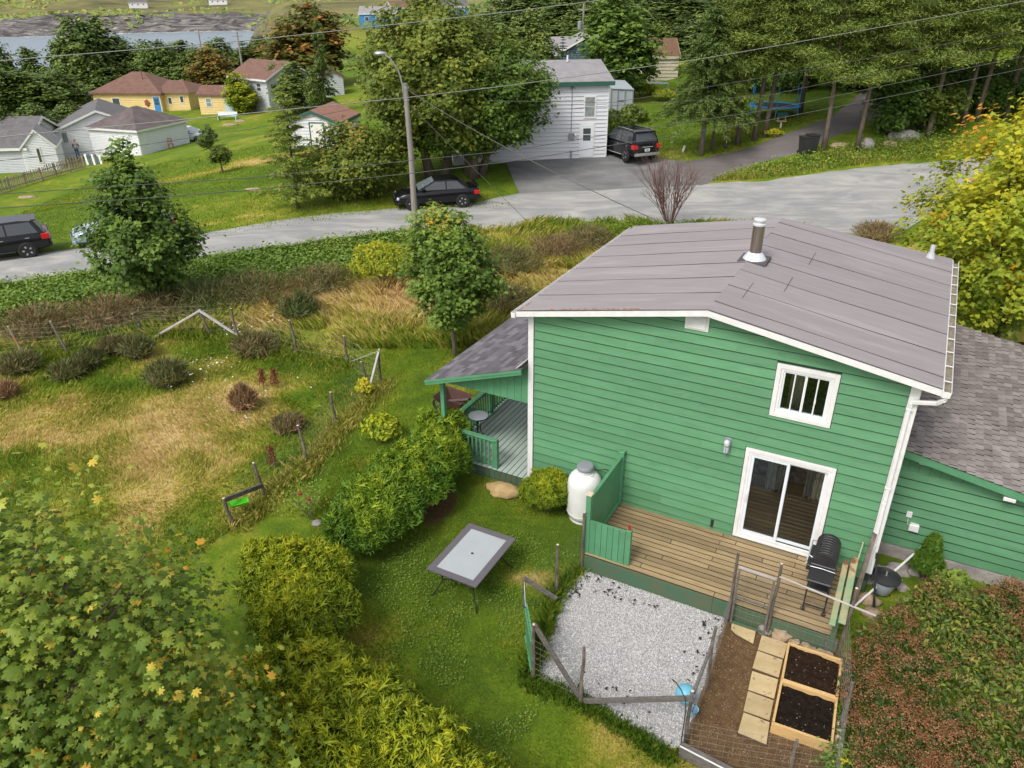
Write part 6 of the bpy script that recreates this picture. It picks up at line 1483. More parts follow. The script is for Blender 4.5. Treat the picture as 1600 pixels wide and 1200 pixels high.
SP = [(40, 557, 510, (-.25, 0), m_orange), (108, 553, 503, (-.30, 0), None), (228, 528, 490, (-.25, 0), None), (330, 526, 484, (-.2, 0), None), (373, 528, 482, (-.1, 0), None), (465, 557, 500, (-.08, 0), None), (545, 572, 525, (-.05, 0), None), (571, 592, 565, (-.05, 0), None), (596, 600, 546, (0, 0), None), (527, 665, 612, (-.08, 0), None), (482, 725, 664, (-.12, 0), None), (414, 778, 723, (-.10, 0), None), (367, 825, 779, (-.1, 0), None)]
tops = [stake_w(a, c, e, l, i, m_) for i, (a, c, e, l, m_) in enumerate(SP)]
def pen_wire(idx, rows=8, top=1.05):
    mb = MB()
    for i, j in zip(idx[:-1], idx[1:]):
        a, c = tops[i][1], tops[j][1]; L = (c - a).length; n = max(2, int(L / .22))
        for k in range(rows): z = .06 + top * k / (rows - 1); mb.tube([a + Vector((0, 0, z)), c + Vector((0, 0, z))], .0022, 3, False)
        for k in range(1, n): p = a.lerp(c, k / n); mb.tube([p + Vector((0, 0, .05)), p + Vector((0, 0, .06 + top))], .0016, 3, False)
    mb.obj('wire_mesh', m_wire, pf_, kind='stuff')
pen_wire([0, 1, 2, 3]); pen_wire([3, 4, 5, 6, 7, 8], 6, .9); pen_wire([8, 9, 10, 11, 12], 7, .95)
l0 = G(0, 562) - bo; tops.append((l0, l0)); pen_wire([len(tops) - 1, 0])
m_palepole = mat('pale_grey_rail', (.52, .49, .50), .7, (.40, .37, .37), 3, bmp=.1)
for (q0, q1, w_) in [((237, 532), 3, .09), ((377, 530), 3, .09), ((577, 612), 8, .07), ((542, 570), 8, .03)]:
    p0 = G(*q0) - bo; p1 = tops[q1][0] - Vector((0, 0, .04)); MB().beam(p0 + Vector((0, 0, .05)), p1 + (p1 - p0).normalized() * .05, w_, w_ * .6, c=.005).obj('brace', m_palepole, pf_)
p0 = tops[12][0]; p1 = tops[11][1] + Vector((0, 0, .35)); MB().beam(p0 - Vector((0, 0, .05)), p1, .05, .10).obj('rail', m_greywood, pf_)

# long grass left standing along the fences
def fence_grass(label, pts, n, wid, h0, h1, seed, dry):
    rg = np.random.default_rng(seed); P = np.array(pts, float); L = np.r_[0, np.cumsum(np.hypot(*np.diff(P, axis=0).T))]; s_ = rg.random(n) * L[-1]
    x = np.interp(s_, L, P[:, 0]) + rg.normal(size=n) * wid; y = np.interp(s_, L, P[:, 1]) + rg.normal(size=n) * wid; z = terr(x, y)
    h = (h0 + (h1 - h0) * rg.random(n)) * (.4 + vnoise(x, y, 1.5, 2)); a = rg.random(n) * 6.283; dx, dy = np.cos(a) * .009, np.sin(a) * .009; lx, ly = rg.normal(size=n) * h * .35, rg.normal(size=n) * h * .35
    V = np.stack([np.stack([x - dx, y - dy, z - .01], -1), np.stack([x + dx, y + dy, z - .01], -1), np.stack([x + lx * .4 + dx, y + ly * .4 + dy, z + h * .6], -1), np.stack([x + lx, y + ly, z + h * .95], -1)], 1).reshape(-1, 3)
    F = (np.array([(0, 1, 2), (0, 2, 3)])[None] + (np.arange(n) * 4)[:, None, None]).reshape(-1)
    tag(link('fence_grass', np_mesh('fence_grass', V, 3, F, {'tint': np.repeat(np.clip(dry + .4 * (rg.random(n) - .4), 0, 1), 4)}), L_grass), label, 'grass', kind='stuff')
hw = lambda q: [tuple(HW(*p)[:2]) for p in q]
fence_grass('long grass along the green wire left of the gravel', hw([(2.2, -2.05), (2.08, -2.9), (2.25, -3.8), (2.5, -5.0)]), 2600, .08, .10, .30, 5, .25)
fence_grass('long grass fringe along the front of the gravel', hw([(2.55, -5.1), (3.55, -5.05), (4.4, -5.2), (5.2, -5.4)]), 3400, .09, .06, .20, 6, .12)
fence_grass('grass tufts at the outer edge of the garden bed', hw([(7.42, -2.2), (7.5, -3.6), (7.5, -5.4)]), 1200, .06, .08, .28, 7, .3)
fence_grass('dry long grass along the right fence of the pen', [tuple(G(*q)[:2]) for q in [(598, 602), (560, 640), (482, 727), (414, 780), (372, 826)]], 7000, .2, .08, .28, 8, .5)
fence_grass('long grass along the far fence of the pen', [tuple(G(*q)[:2]) for q in [(0, 562), (108, 553), (228, 528), (330, 524), (465, 557), (545, 574)]], 7000, .25, .10, .32, 9, .35)
# ------------------------------------------------------------------ vehicles
m_carblack = mat('black_car_paint', (.008, .008, .010), .16, spec=.45); m_carwhite = mat('white_car_paint', (.74, .75, .76), .25, coat=1.0); m_carblue = mat('pale_blue_grey_car_paint', (.30, .40, .48), .25, coat=1.0)
m_carglass = mat('tinted_car_glass', (.05, .055, .06), .05, spec=.9); m_screen = mat('windscreen_glass', (.22, .26, .29), .04, spec=1.0, coat=1)
m_tyre = mat('tyre_rubber', (.018, .018, .018), .85); m_rim = mat('alloy_rim', (.50, .50, .51), .3, metal=.7); m_chrome = mat('chrome_trim', (.62, .62, .63), .2, metal=.8)
m_tail = mat('red_tail_lamp', (.50, .012, .012), .2); m_head = mat('clear_headlamp', (.62, .64, .66), .12); m_plate = mat('number_plate', (.66, .68, .68), .5); m_platetxt = mat('plate_lettering', (.05, .08, .2), .6)
m_amber = mat('amber_lamp', (.6, .25, .06), .25)
def car(label, loc, fwd, paint, L, Wd, st, belt, roofp, zb, zr, wt, wr=.33, wx=(1.35, -1.3), group=None, suv=False, plate=None, wiper=False, rails=False, spoiler=False, cat='car', name='parked_car'):
    o = thing(name, label, cat, loc, math.atan2(fwd[1], fwd[0]), group); hw = Wd / 2
    V = []; F = []; n = 12
    for x, wf, zl, zs_ in st:
        w = hw * wf; zm = zl + (zs_ - zl) * .5
        V += [(x, -w * .80, zl), (x, -w * .97, zl + .10), (x, -w, zm), (x, -w * .985, zs_ - .10), (x, -w * .93, zs_ - .03), (x, -w * .75, zs_), (x, w * .75, zs_), (x, w * .93, zs_ - .03), (x, w * .985, zs_ - .10), (x, w, zm), (x, w * .97, zl + .10), (x, w * .80, zl)]
    m = len(st)
    for i in range(m - 1):
        for k in range(n): j = (k + 1) % n; F.append((i * n + k, i * n + j, i * n + n + j, i * n + n + k))
    F += [tuple(range(n)), tuple(range((m - 1) * n, m * n))]
    body = MB().add(V, F).obj('body', paint, o, smooth=True)
    # cabin
    def yw(z): return hw * (.93 + (wt - .93) * (z - zb) / (zr - zb))
    prof = [(belt[0], zb), *roofp, (belt[1], zb)]
    V = [(x, -yw(z), z) for x, z in prof] + [(x, yw(z), z) for x, z in prof]; k = len(prof)
    F = [tuple(range(k)), tuple(range(2 * k - 1, k - 1, -1))] + [(i, i + 1, k + i + 1, k + i) for i in range(k - 1)]
    cab = MB().add(V, F).obj('cabin', paint, o, bevel=.035)
    def pan(nm, P, m_, par=o): return MB().quad(*P).obj(nm, m_, par)
    def lerp(a, c, f): return tuple(a[i] + (c[i] - a[i]) * f for i in range(len(a)))
    def face(i, f0, f1, off, sy=.86, nm='windscreen', m_=m_screen):
        a, c = prof[i], prof[i + 1]; p, q = lerp(a, c, f0), lerp(a, c, f1); d = Vector((c[0] - a[0], 0, c[1] - a[1])).normalized(); nn = Vector((d.z, 0, -d.x))
        if nn.z < 0: nn = -nn
        nn = nn * off
        return pan(nm, [(p[0] + nn.x, -yw(p[1]) * sy, p[1] + nn.z), (q[0] + nn.x, -yw(q[1]) * sy, q[1] + nn.z), (q[0] + nn.x, yw(q[1]) * sy, q[1] + nn.z), (p[0] + nn.x, yw(p[1]) * sy, p[1] + nn.z)], m_)
    face(0, .06, .92, .012, .9)
    face(len(prof) - 2, .10, .86 if not suv else .80, .012, .86, 'rear_window', m_carglass)
    xs_ = [prof[0][0] - .30, (prof[1][0] * .2 + prof[-2][0] * .8) * .0 + .10, prof[-1][0] + .30]
    top = zr - .09; bot = zb + .035
    def xat(z, side):
        a, c = (prof[0], prof[1]) if side == 0 else (prof[-1], prof[-2])
        return a[0] + (c[0] - a[0]) * (z - a[1]) / (c[1] - a[1])
    mid = (prof[1][0] + prof[-2][0]) / 2 + .08
    for s in (-1, 1):
        for (x0b, x0t, x1b, x1t) in (((xat(bot, 0) - .14), (xat(top, 0) - .10), mid + .035, mid + .035), (mid - .035, mid - .035, xat(bot, 1) + .20, xat(top, 1) + .14)):
            pan('side_window', [(x0b, s * (yw(bot) + .008), bot), (x0t, s * (yw(top) + .008), top), (x1t, s * (yw(top) + .008), top), (x1b, s * (yw(bot) + .008), bot)], m_carglass)
        for x in wx:
            y = s * (hw - .055)
            MB().lathe([(wr + .05, -.02), (wr + .05, .02)], 22).obj('wheel_arch', m_tyre, o, loc=(x, s * (hw - .014), wr), rot=(R(90), 0, 0))
            w_ = MB().lathe([(wr * .62, -.10), (wr * .93, -.11), (wr, -.07), (wr, .07), (wr * .93, .11), (wr * .62, .10)], 26).obj('wheel', m_tyre, o, loc=(x, y, wr), rot=(R(90), 0, 0), smooth=True)
            q = MB().lathe([(wr * .64, -.06), (wr * .66, .085), (wr * .60, .088), (wr * .57, .05), (.0, .04)], 24); rm = q.obj('rim', m_rim if True else m_tyre, w_, loc=(0, 0, .0), rot=(0 if s < 0 else math.pi, 0, 0), smooth=True)
            q = MB()
            for t_ in range(5): a = t_ * 1.2566; q.beam((.03 * math.cos(a), .03 * math.sin(a), .085 * -s), (wr * .6 * math.cos(a), wr * .6 * math.sin(a), .095 * -s), .07, .02)
            q.obj('spokes', m_rim, w_)
            MB().lathe([(wr * .58, .051), (wr * .58, .052)], 20).obj('brake_gap', m_tyre, w_, rot=(0 if s < 0 else math.pi, 0, 0))
        MB().cbox(prof[0][0] - .42, prof[0][0] - .24, s * (hw + .02) - .09, s * (hw + .02) + .09, zb + .02, zb + .15, .04).obj('mirror', paint, o)
        for dx in (mid + .25, mid - .75): MB().cbox(dx - .09, dx + .09, s * hw * .985 - .015, s * hw * .985 + .015, zb - .16, zb - .13, .006).obj('door_handle', m_chrome if suv else paint, o)
        xr = st[0][0]; xf = st[-1][0]
        MB().cbox(xr - .015, xr + .30, s * (hw * .84) - .13, s * (hw * .84) + .15, zb - .28, zb - .02 if suv else zb - .08, .03).obj('tail_light', m_tail, o)
        MB().cbox(xf - .42, xf - .10, s * (hw * .74) - .16, s * (hw * .74) + .12, st[-2][3] - .22, st[-2][3] - .06, .04).obj('headlight', m_head, o)
        if rails: MB().beam((prof[1][0] - .25, s * yw(zr) * .86, zr + .04), (prof[-2][0] + .1, s * yw(zr) * .86, zr + .04), .04, .03).obj('roof_rail', m_chrome if rails == 2 else m_black, o)
        if suv: MB().cbox(wx[1] + .45, wx[0] - .45, s * (hw - .03) - .07, s * (hw - .03) + .07, .33, .38, .01).obj('side_step', m_chrome if rails == 2 else m_black, o)
    MB().cbox(st[0][0] - .07, st[0][0] + .10, -hw * .9, hw * .9, .40, .58, .03).obj('rear_bumper', m_chrome if rails == 2 else paint, o)
    MB().cbox(st[-1][0] - .10, st[-1][0] + .05, -hw * .85, hw * .85, .25, .42, .03).obj('front_bumper', paint, o)
    MB().cbox(st[-1][0] - .05, st[-1][0] + .02, -hw * .45, hw * .45, .46, .60, .01).obj('grille', m_chrome if suv else m_blackplastic, o)
    pl = MB().cbox(st[0][0] - .035, st[0][0] - .005, -.17, .17, .66, .82, .004).obj('number_plate', m_plate, o)
    MB().box(st[0][0] - .038, st[0][0] - .0355, -.11, .11, .71, .77).obj('lettering', m_platetxt, pl)
    if rails == 2:
        MB().cbox(st[0][0] - .04, st[0][0], -.36, .36, .90, .95, .01).obj('tailgate_strip', m_chrome, o)
    if spoiler: MB().cbox(st[0][0] + .0, st[0][0] + .22, -hw * .75, hw * .75, zb + .10, zb + .14, .01).obj('spoiler', paint, o)
    if suv: MB().cbox(prof[-2][0] - .16, prof[-2][0] + .05, -yw(zr) * .9, yw(zr) * .9, zr - .06, zr - .02, .01).obj('roof_spoiler', paint, o)
    return o
ST_SUV = [(-2.28, .86, .42, .98), (-2.20, .95, .34, 1.05), (-1.6, 1, .26, 1.07), (0, 1, .24, 1.05), (1.0, 1, .25, 1.03), (1.7, .98, .26, .98), (2.15, .92, .30, .90), (2.30, .80, .36, .74)]
ST_SED = [(-2.22, .82, .40, .88), (-2.12, .93, .32, .97), (-1.5, 1, .24, .98), (0, 1, .20, .94), (1.0, 1, .21, .90), (1.6, .97, .22, .82), (2.05, .88, .26, .70), (2.24, .72, .32, .56)]
def dirv(a, c): v = Vector((c[0] - a[0], c[1] - a[1])); return v.normalized()
v = dirv((-1.9, 41.9), (-6.5, 40.9))
# sedan: contact of the near rear wheel and near front wheel seen at (723,324) and (650,331)
r_, f_ = G(722, 325), G(648, 330)
d = dirv(r_, f_); nrm = Vector((-d.y, d.x)); 
if nrm.y < 0: nrm = -nrm
c = (r_ + f_) / 2; c = Vector((c.x + nrm.x * .82, c.y + nrm.y * .82, 0)); c.z = float(terr(c.x, c.y)) + .03
car('shiny black sedan parked facing left at the far road edge', c, d, m_carblack, 4.5, 1.76, ST_SED, (1.05, -1.75), [(.05, 1.41), (-.75, 1.43), (-1.15, 1.36)], .93, 1.43, .70, .325, (1.36, -1.31), spoiler=True)
r_, f_ = G(47, 403), G(-58, 418); d = dirv(r_, f_); nrm = Vector((-d.y, d.x)); nrm = nrm if nrm.y > 0 else -nrm
c = r_ + Vector((d.x, d.y, 0)) * 1.32 + Vector((nrm.x * .82, nrm.y * .82, 0)); c.z = float(terr(c.x, c.y)) + .03
car('black hatchback car cut by the left picture edge', c, d, m_carblack, 4.4, 1.82, ST_SUV, (1.15, -2.12), [(.25, 1.60), (-1.2, 1.62), (-1.78, 1.56)], 1.03, 1.62, .74, .345, (1.36, -1.32), suv=True)
c2 = c + Vector((-d.x * 5.4, -d.y * 5.4, 0)) + Vector((nrm.x * .1, nrm.y * .1, 0)); c2.z = float(terr(c2.x, c2.y)) + .03
car('pale blue grey car half hidden behind the dark maple', c2, d, m_carblue, 4.3, 1.76, ST_SED, (1.05, -1.85), [(.1, 1.44), (-.85, 1.46), (-1.4, 1.38)], .93, 1.46, .72, .325, (1.34, -1.28))
r_, f_ = G(978, 256), G(965, 241); dd_ = dirv(r_, f_); d = Vector((-.42, .91)).normalized(); nrm = Vector((d.y, -d.x)); nrm = nrm if nrm.x > 0 else -nrm
c = r_ + Vector((d.x, d.y, 0)) * 1.35 + Vector((nrm.x, nrm.y, 0)) * .85; c.z = float(terr(c.x, c.y)) + .05
car('large black four wheel drive car with chrome trim beside the white house', c, d, m_carblack, 4.6, 1.94, ST_SUV, (1.15, -2.18), [(.35, 1.76), (-1.5, 1.80), (-1.92, 1.74)], 1.07, 1.80, .76, .38, (1.40, -1.38), suv=True, rails=2)
p = G(292, 222); car('white car parked beside the low white garage', Vector((p.x, p.y + .8, float(terr(p.x, p.y + .8)))), (1, -.15), m_carwhite, 4.3, 1.76, ST_SED, (1.05, -1.85), [(.1, 1.44), (-.85, 1.46), (-1.4, 1.38)], .93, 1.46, .72, .33, (1.34, -1.28))
# ------------------------------------------------------------------ utility poles and wires
PP = Vector((-4.75, 37.9, 0)); PP = at_dist(650, 37.6); PH = top_z(PP.x, PP.y, 130)
t = thing('utility_pole', 'grey wooden street pole carrying a curved lamp arm', 'utility pole', PP)
h = PH - PP.z
MB().tube([(0, 0, -.2), (.02, 0, h * .5), (-.05, 0, h)], [.15, .13, .115], 12).obj('pole', m_pole, t, smooth=True)
la = MB().tube([(-.14, -.05, h - .75), (-.15, -.07, h - .1), (-.28, -.2, h + .55), (-.58, -.45, h + 1.08), (-.82, -.62, h + 1.27)], .035, 8).obj('lamp_arm', m_lampgrey, t, smooth='all')
hd = MB().blob((-.98, -.74, h + 1.32), (.25, .16, .09), 2, .03, 14, 8).obj('lamp_head', m_lampgrey, la, smooth='all')
MB().lathe([(.05, 0), (.05, .05), (.0, .06)], 10, (-.92, -.70, h + 1.40)).obj('photocell', m_black, la)
for zz in (h - .72, h - .2): MB().torus((-.02, 0, zz), .125, .012, 'z', 14, 4).obj('strap', m_lampgrey, t)
def px3(px, py, dep):
    d = ray(px, py) * dep; return Vector((d[0], d[1], d[2] + CAMZ))
def cable(label, pts, r_, m_, group='overhead cables across the street'):
    """pts: (px, py, distance); straight spans with a little sag"""
    P = [px3(*q) for q in pts]; P2 = [P[0] + (P[0] - P[1]) * .25] + P + [P[-1] + (P[-1] - P[-2]) * .25]
    Q = []
    for a, c in zip(P2[:-1], P2[1:]):
        for k in range(6): Q.append(a.lerp(c, k / 6))
    Q.append(P2[-1])
    return tag(MB().tube(Q, r_, 5, False).obj('power_line', m_, smooth='all'), label, 'cable', group)
cable('topmost pale cable crossing the trees above the street lamp', [(0, 95, 24), (400, 62, 27), (800, 18, 30), (940, 0, 31)], .014, m_cable)
cable('second pale cable passing just below the street lamp head', [(0, 214, 24), (400, 176, 26), (640, 152, 28), (800, 133, 29.5), (1090, 93, 32.5), (1200, 74, 33.5), (1600, 2, 38)], .014, m_cable)
cable('upper of the two dark cables over the parked cars', [(0, 303, 21), (200, 290, 22.5), (400, 277, 24), (650, 250, 26), (800, 235, 27.5), (1000, 202, 29.5), (1200, 172, 32), (1600, 88, 37)], .012, m_cabledk)
cable('lower of the two dark cables over the parked cars', [(0, 325, 21), (250, 308, 22.8), (400, 296, 24), (650, 270, 26), (800, 252, 27.5), (1200, 188, 32), (1400, 149, 34.5), (1600, 107, 37)], .013, m_cabledk)
cable('thin dark cable over the white sheds at left', [(0, 251, 30), (200, 230, 32), (400, 200, 34), (520, 176, 35.5)], .012, m_cabledk)
cable('thin cable before the pine trees below the second one', [(800, 158, 33), (960, 160, 34), (1200, 120, 36), (1600, 46, 40)], .010, m_cabledk)
cable('thin cable before the pine trees above the pair', [(960, 165, 33), (1200, 149, 35), (1600, 64, 39)], .010, m_cabledk)
top = PP + Vector((0, 0, h - .25))
def span(label, a, c, sag, r_, m_):
    Q = [a.lerp(c, k / 12) - Vector((0, 0, sag * 4 * (k / 12) * (1 - k / 12))) for k in range(13)]
    return tag(MB().tube(Q, r_, 5, False).obj('power_line', m_, smooth='all'), label, 'cable', 'overhead cables across the street')
span('service cable dropping from the lamp pole to the green house', top, HW(1.2, 6.6, 4.75), .25, .013, m_cabledk)
span('guy wire from the lamp pole down to the verge', top - Vector((0, 0, .6)), G(830, 352), .0, .010, m_cabledk)
span('thin cable from the lamp pole toward the shed trees', top, px3(590, 157, 40), .0, .009, m_cabledk); span('thin cable from the lamp pole to the maple at right', top, px3(770, 150, 43), .05, .009, m_cabledk)
# ------------------------------------------------------------------ the white two storey house
m_wsiding = mat('white_clapboard', (.66, .67, .70), .55, (.60, .61, .64), 1.2, (.4, .4, 4), bmp=.05)
m_vsiding = mat('white_vinyl_siding', (.74, .75, .77), .5, (.68, .69, .71), 2)
m_gsiding = mat('pale_grey_siding', (.52, .545, .57), .55, (.47, .49, .51), 2)
m_roofgrey = mat('light_grey_roofing', (.25, .235, .245), .9, (.31, .29, .30), 2, bmp=.15, bscale=60)
m_roofdark = mat('dark_grey_roofing', (.11, .105, .11), .9, (.16, .15, .15), 2, bmp=.15, bscale=60)
m_roofbrown = mat('red_brown_roofing', (.15, .078, .056), .9, (.20, .11, .082), 1.6, (1, 1, 1), bmp=.2, bscale=40)
m_yellow = mat('pale_yellow_clapboard', (.68, .50, .20), .6, (.74, .56, .25), 2); m_cream = mat('cream_clapboard', (.58, .53, .39), .6, (.52, .47, .34), 2)
m_beige = mat('beige_stucco', (.50, .43, .30), .8, (.44, .37, .26), 2); m_bluep = mat('bright_blue_paint', (.04, .22, .50), .5); m_navy = mat('slate_blue_siding', (.05, .085, .16), .6, (.065, .10, .18), 3)
m_pane = mat('far_window_glass', (.07, .08, .09), .08, spec=.8)
m_curtained = mat('curtained_window', (.30, .33, .33), .25, (.2, .22, .22), 4)
def lap_wall(o, par_name, m_, x0, x1, y, z0, zt, exp=.2, face=-1, axis='x', top=None):
    """courses of lapped boards joined in one part on a wall plane; too small here to tell singly"""
    mb = MB(); z = z0
    while z < zt - .01:
        z1 = min(z + exp, zt); a, c = x0, x1
        if top: a, c = top(z1)
        if c - a > .02:
            P = [(a, y + face * .055, z + .02), (c, y + face * .055, z + .02), (c, y + face * .008, z1), (a, y + face * .008, z1), (a, y, z), (c, y, z), (c, y, z1), (a, y, z1)]
            if axis == 'y': P = [(q[1], q[0], q[2]) for q in P]
            mb.add(P, [(0, 1, 2, 3), (0, 4, 5, 1), (3, 2, 6, 7), (0, 3, 7, 4), (1, 5, 6, 2)])
        z = z1
    return mb.obj('siding', m_, o, kind='stuff', local=True)
def fwin(o, x, y, z, w, h_, face=-1, axis='x', m_frame=None, m_p=None, name='window', bars=1):
    m_frame = m_frame or m_white; m_p = m_p or m_pane
    def T(mb):
        if axis == 'y': mb.v = [(q[1], q[0], q[2]) for q in mb.v]
        return mb
    mb = MB(); y0, y1 = sorted((y + face * .03, y + face * .085)); frame(mb, x - w / 2 - .08, x + w / 2 + .08, z - .08, z + h_ + .08, .09, y0, y1)
    f = T(mb).obj(name, m_frame, o, local=True); y0, y1 = sorted((y + face * .032, y + face * .066))
    T(MB().box(x - w / 2, x + w / 2, y0, y1, z, z + h_)).obj('pane', m_p, f, local=True)
    y0, y1 = sorted((y + face * .067, y + face * .08))
    if bars: T(MB().box(x - w / 2, x + w / 2, y0, y1, z + h_ / 2 - .03, z + h_ / 2 + .03)).obj('glazing_bar', m_frame, f, local=True)
    return f
def fdoor(o, x, y, z, w, h_, m_, face=-1, axis='x', half=True):
    def T(mb):
        if axis == 'y': mb.v = [(q[1], q[0], q[2]) for q in mb.v]
        return mb
    y0, y1 = sorted((y + face * .03, y + face * .07)); f = T(MB().box(x - w / 2 - .1, x + w / 2 + .1, y0, y1, z, z + h_ + .1)).obj('door', m_white, o, local=True)
    y0, y1 = sorted((y + face * .071, y + face * .085)); T(MB().box(x - w / 2, x + w / 2, y0, y1, z + .03, z + h_)).obj('leaf', m_, f, local=True)
    if half:
        y0, y1 = sorted((y + face * .086, y + face * .093))
        for k in range(2): T(MB().box(x - w * .32, x + w * .32, y0, y1, z + h_ * (.52 + .2 * k), z + h_ * (.69 + .2 * k))).obj('pane', m_pane, f, local=True)
    return f
def gable_house(o, L, Dp, h_, rise, m_wall, m_roof, ridge='x', over=.35, trim=None, exp=.2, courses=True, thick=.1):
    """box house in its own frame: x 0..L, y 0..Dp, front wall at y=0"""
    trim = trim or m_white; mb = MB(); mb.box(0, L, 0, Dp, -1.2, h_ - .02)
    if ridge == 'x':
        for x in (0.0, L - .1): mb.prism([(x, 0, h_ - .02), (x, Dp, h_ - .02), (x, Dp / 2, h_ + rise - .04)], (.1, 0, 0))
    else:
        for y in (0.0, Dp - .1): mb.prism([(0, y, h_ - .02), (L, y, h_ - .02), (L / 2, y, h_ + rise - .04)], (0, .1, 0))
    w_ = mb.obj('wall', m_wall, o, local=True)
    if courses:
        lap_wall(o, 'siding', m_wall, 0, L, 0, 0, h_ - .05, exp)
        if ridge == 'y': lap_wall(o, 'siding', m_wall, 0, L, 0, h_ - .05, h_ + rise - .1, exp, top=lambda z: (L / 2 * max(0, z - h_ + .1) / rise, L - L / 2 * max(0, z - h_ + .1) / rise))
        for xx, fc in ((0, -1), (L, 1)): lap_wall(o, 'siding', m_wall, 0, Dp, xx, 0, h_ - .05, exp, face=fc, axis='y')
    rf = MB(); e = over; 
    if ridge == 'x':
        s = rise / (Dp / 2)
        for sg in (0, 1):
            y0, y1 = (-e, Dp / 2) if sg == 0 else (Dp + e, Dp / 2)
            rf.prism([(-e, y0, h_ - e * s + .05), (L + e, y0, h_ - e * s + .05), (L + e, y1, h_ + rise + .05), (-e, y1, h_ + rise + .05)], (0, 0, thick))
        r_ = rf.obj('roof', m_roof, o, local=True)
        MB().box(-e - .02, L + e + .02, -e - .03, -e - .005, h_ - e * s - .1, h_ - e * s + .13).obj('fascia', trim, r_, local=True)
        for x in (-e - .03, L + e + .005):
            t_ = MB()
            for y0, y1 in ((-e, Dp / 2), (Dp + e, Dp / 2)): t_.prism([(x, y0, h_ - e * s - .08), (x, y1, h_ + rise - .08), (x, y1, h_ + rise + .13), (x, y0, h_ - e * s + .13)], (.025, 0, 0))
            t_.obj('bargeboard', trim, r_, local=True)
    else:
        s = rise / (L / 2)
        for sg in (0, 1):
            x0, x1 = (-e, L / 2) if sg == 0 else (L + e, L / 2)
            rf.prism([(x0, -e, h_ - e * s + .05), (x1, -e, h_ + rise + .05), (x1, Dp + e, h_ + rise + .05), (x0, Dp + e, h_ - e * s + .05)], (0, 0, thick))
        r_ = rf.obj('roof', m_roof, o, local=True)
        t_ = MB()
        for x0, x1 in ((-e, L / 2), (L + e, L / 2)): t_.prism([(x0, -e - .03, h_ - e * s - .08), (x1, -e - .03, h_ + rise - .08), (x1, -e - .03, h_ + rise + .13), (x0, -e - .03, h_ - e * s + .13)], (0, .025, 0))
        t_.obj('bargeboard', trim, r_, local=True)
        for x in (-e - .03, L + e + .005): MB().box(x, x + .025, -e, Dp + e, h_ - e * s - .1, h_ - e * s + .13).obj('fascia', trim, r_, local=True)
    return r_
def hip_house(o, L, Dp, h_, rise, m_wall, m_roof, over=.4, trim=None, exp=.2):
    trim = trim or m_white; MB().box(0, L, 0, Dp, -1.2, h_).obj('wall', m_wall, o, local=True)
    lap_wall(o, 's', m_wall, 0, L, 0, 0, h_, exp)
    for xx, fc in ((0, -1), (L, 1)): lap_wall(o, 's', m_wall, 0, Dp, xx, 0, h_, exp, face=fc, axis='y')
    e = over; q = min(L, Dp) / 2; z = h_ + .02
    A = [(-e, -e, z), (L + e, -e, z), (L + e, Dp + e, z), (-e, Dp + e, z)]
    B_ = [(q, Dp / 2, z + rise), (L - q, Dp / 2, z + rise)] if L >= Dp else [(L / 2, q, z + rise), (L / 2, Dp - q, z + rise)]
    F = [(0, 1, 5, 4), (1, 2, 5), (2, 3, 4, 5), (3, 0, 4)] if L >= Dp else [(0, 1, 4), (1, 2, 5, 4), (2, 3, 5), (3, 0, 4, 5)]
    r_ = MB().add(A + B_, F).obj('roof', m_roof, o, local=True); f = MB(); frame_ = [(-e, L + e, -e - .02, -e + .1), (-e, L + e, Dp + e - .1, Dp + e + .02)]
    for x0, x1, y0, y1 in frame_: f.box(x0, x1, y0, y1, z - .2, z - .01)
    for x0 in (-e - .02, L + e - .1): f.box(x0, x0 + .12, -e + .1, Dp + e - .1, z - .2, z - .012)
    f.obj('fascia', trim, r_, local=True); return r_
br = G(946, 246); bl = G(793, 253); d = dirv(bl, br); ang = math.atan2(d.y, d.x)
WL = 9.6; o = thing('white_house', 'white two storey clapboard house with low grey roof and green eaves', 'house', br - Vector((d.x, d.y, 0)) * WL, ang)
hh = top_z(br.x, br.y, 128) - br.z
r_ = gable_house(o, WL, 7.0, hh, .85, m_wsiding, m_roofgrey, 'x', .28, mat('dark_green_fascia', (.02, .10, .07), .5), .23)
fwin(o, WL - 1.15, 0, hh * .555, .62, 1.15, m_p=m_curtained); fdoor(o, WL - 1.28, 0, .05, .74, 1.98, m_vinyl)
fwin(o, WL - 5.2, 0, hh * .555, .62, 1.15)
MB().tube([(WL - 2.28, -.06, hh - .1), (WL - 2.28, -.06, 1.6)], .022, 6).obj('conduit', m_greypvc, o, local=True)
MB().cbox(WL - 2.45, WL - 2.1, -.16, -.03, 1.15, 1.55, .02).obj('meter_box', m_greypvc, o, local=True); MB().lathe([(.10, 0), (.10, .1), (.06, .12)], 12).obj('meter', m_alu, o, local=True, loc=(WL - 1.98, -.08, 1.42), rot=(R(90), 0, 0))
for k in range(3): MB().tube([(WL - 2.28, -.08, hh - .12 - .02 * k), (WL - 2.45 + .17 * k, -.25, hh - .35)], .014, 5).obj('cable_bracket', m_black, o, local=True)
MB().box(WL - .08, WL + .03, -.04, -.027, 0, hh - .1).obj('corner_board', m_white, o, local=True)
MB().box(WL - 2.3, WL - 2.2, -.12, -.03, .05, .5).obj('oil_filler', m_greypvc, o, local=True)
MB().tube([(7.6, 3, hh + .9), (7.6, 3, hh + 1.3)], .06, 8).obj('vent_pipe', m_white, o, local=True)
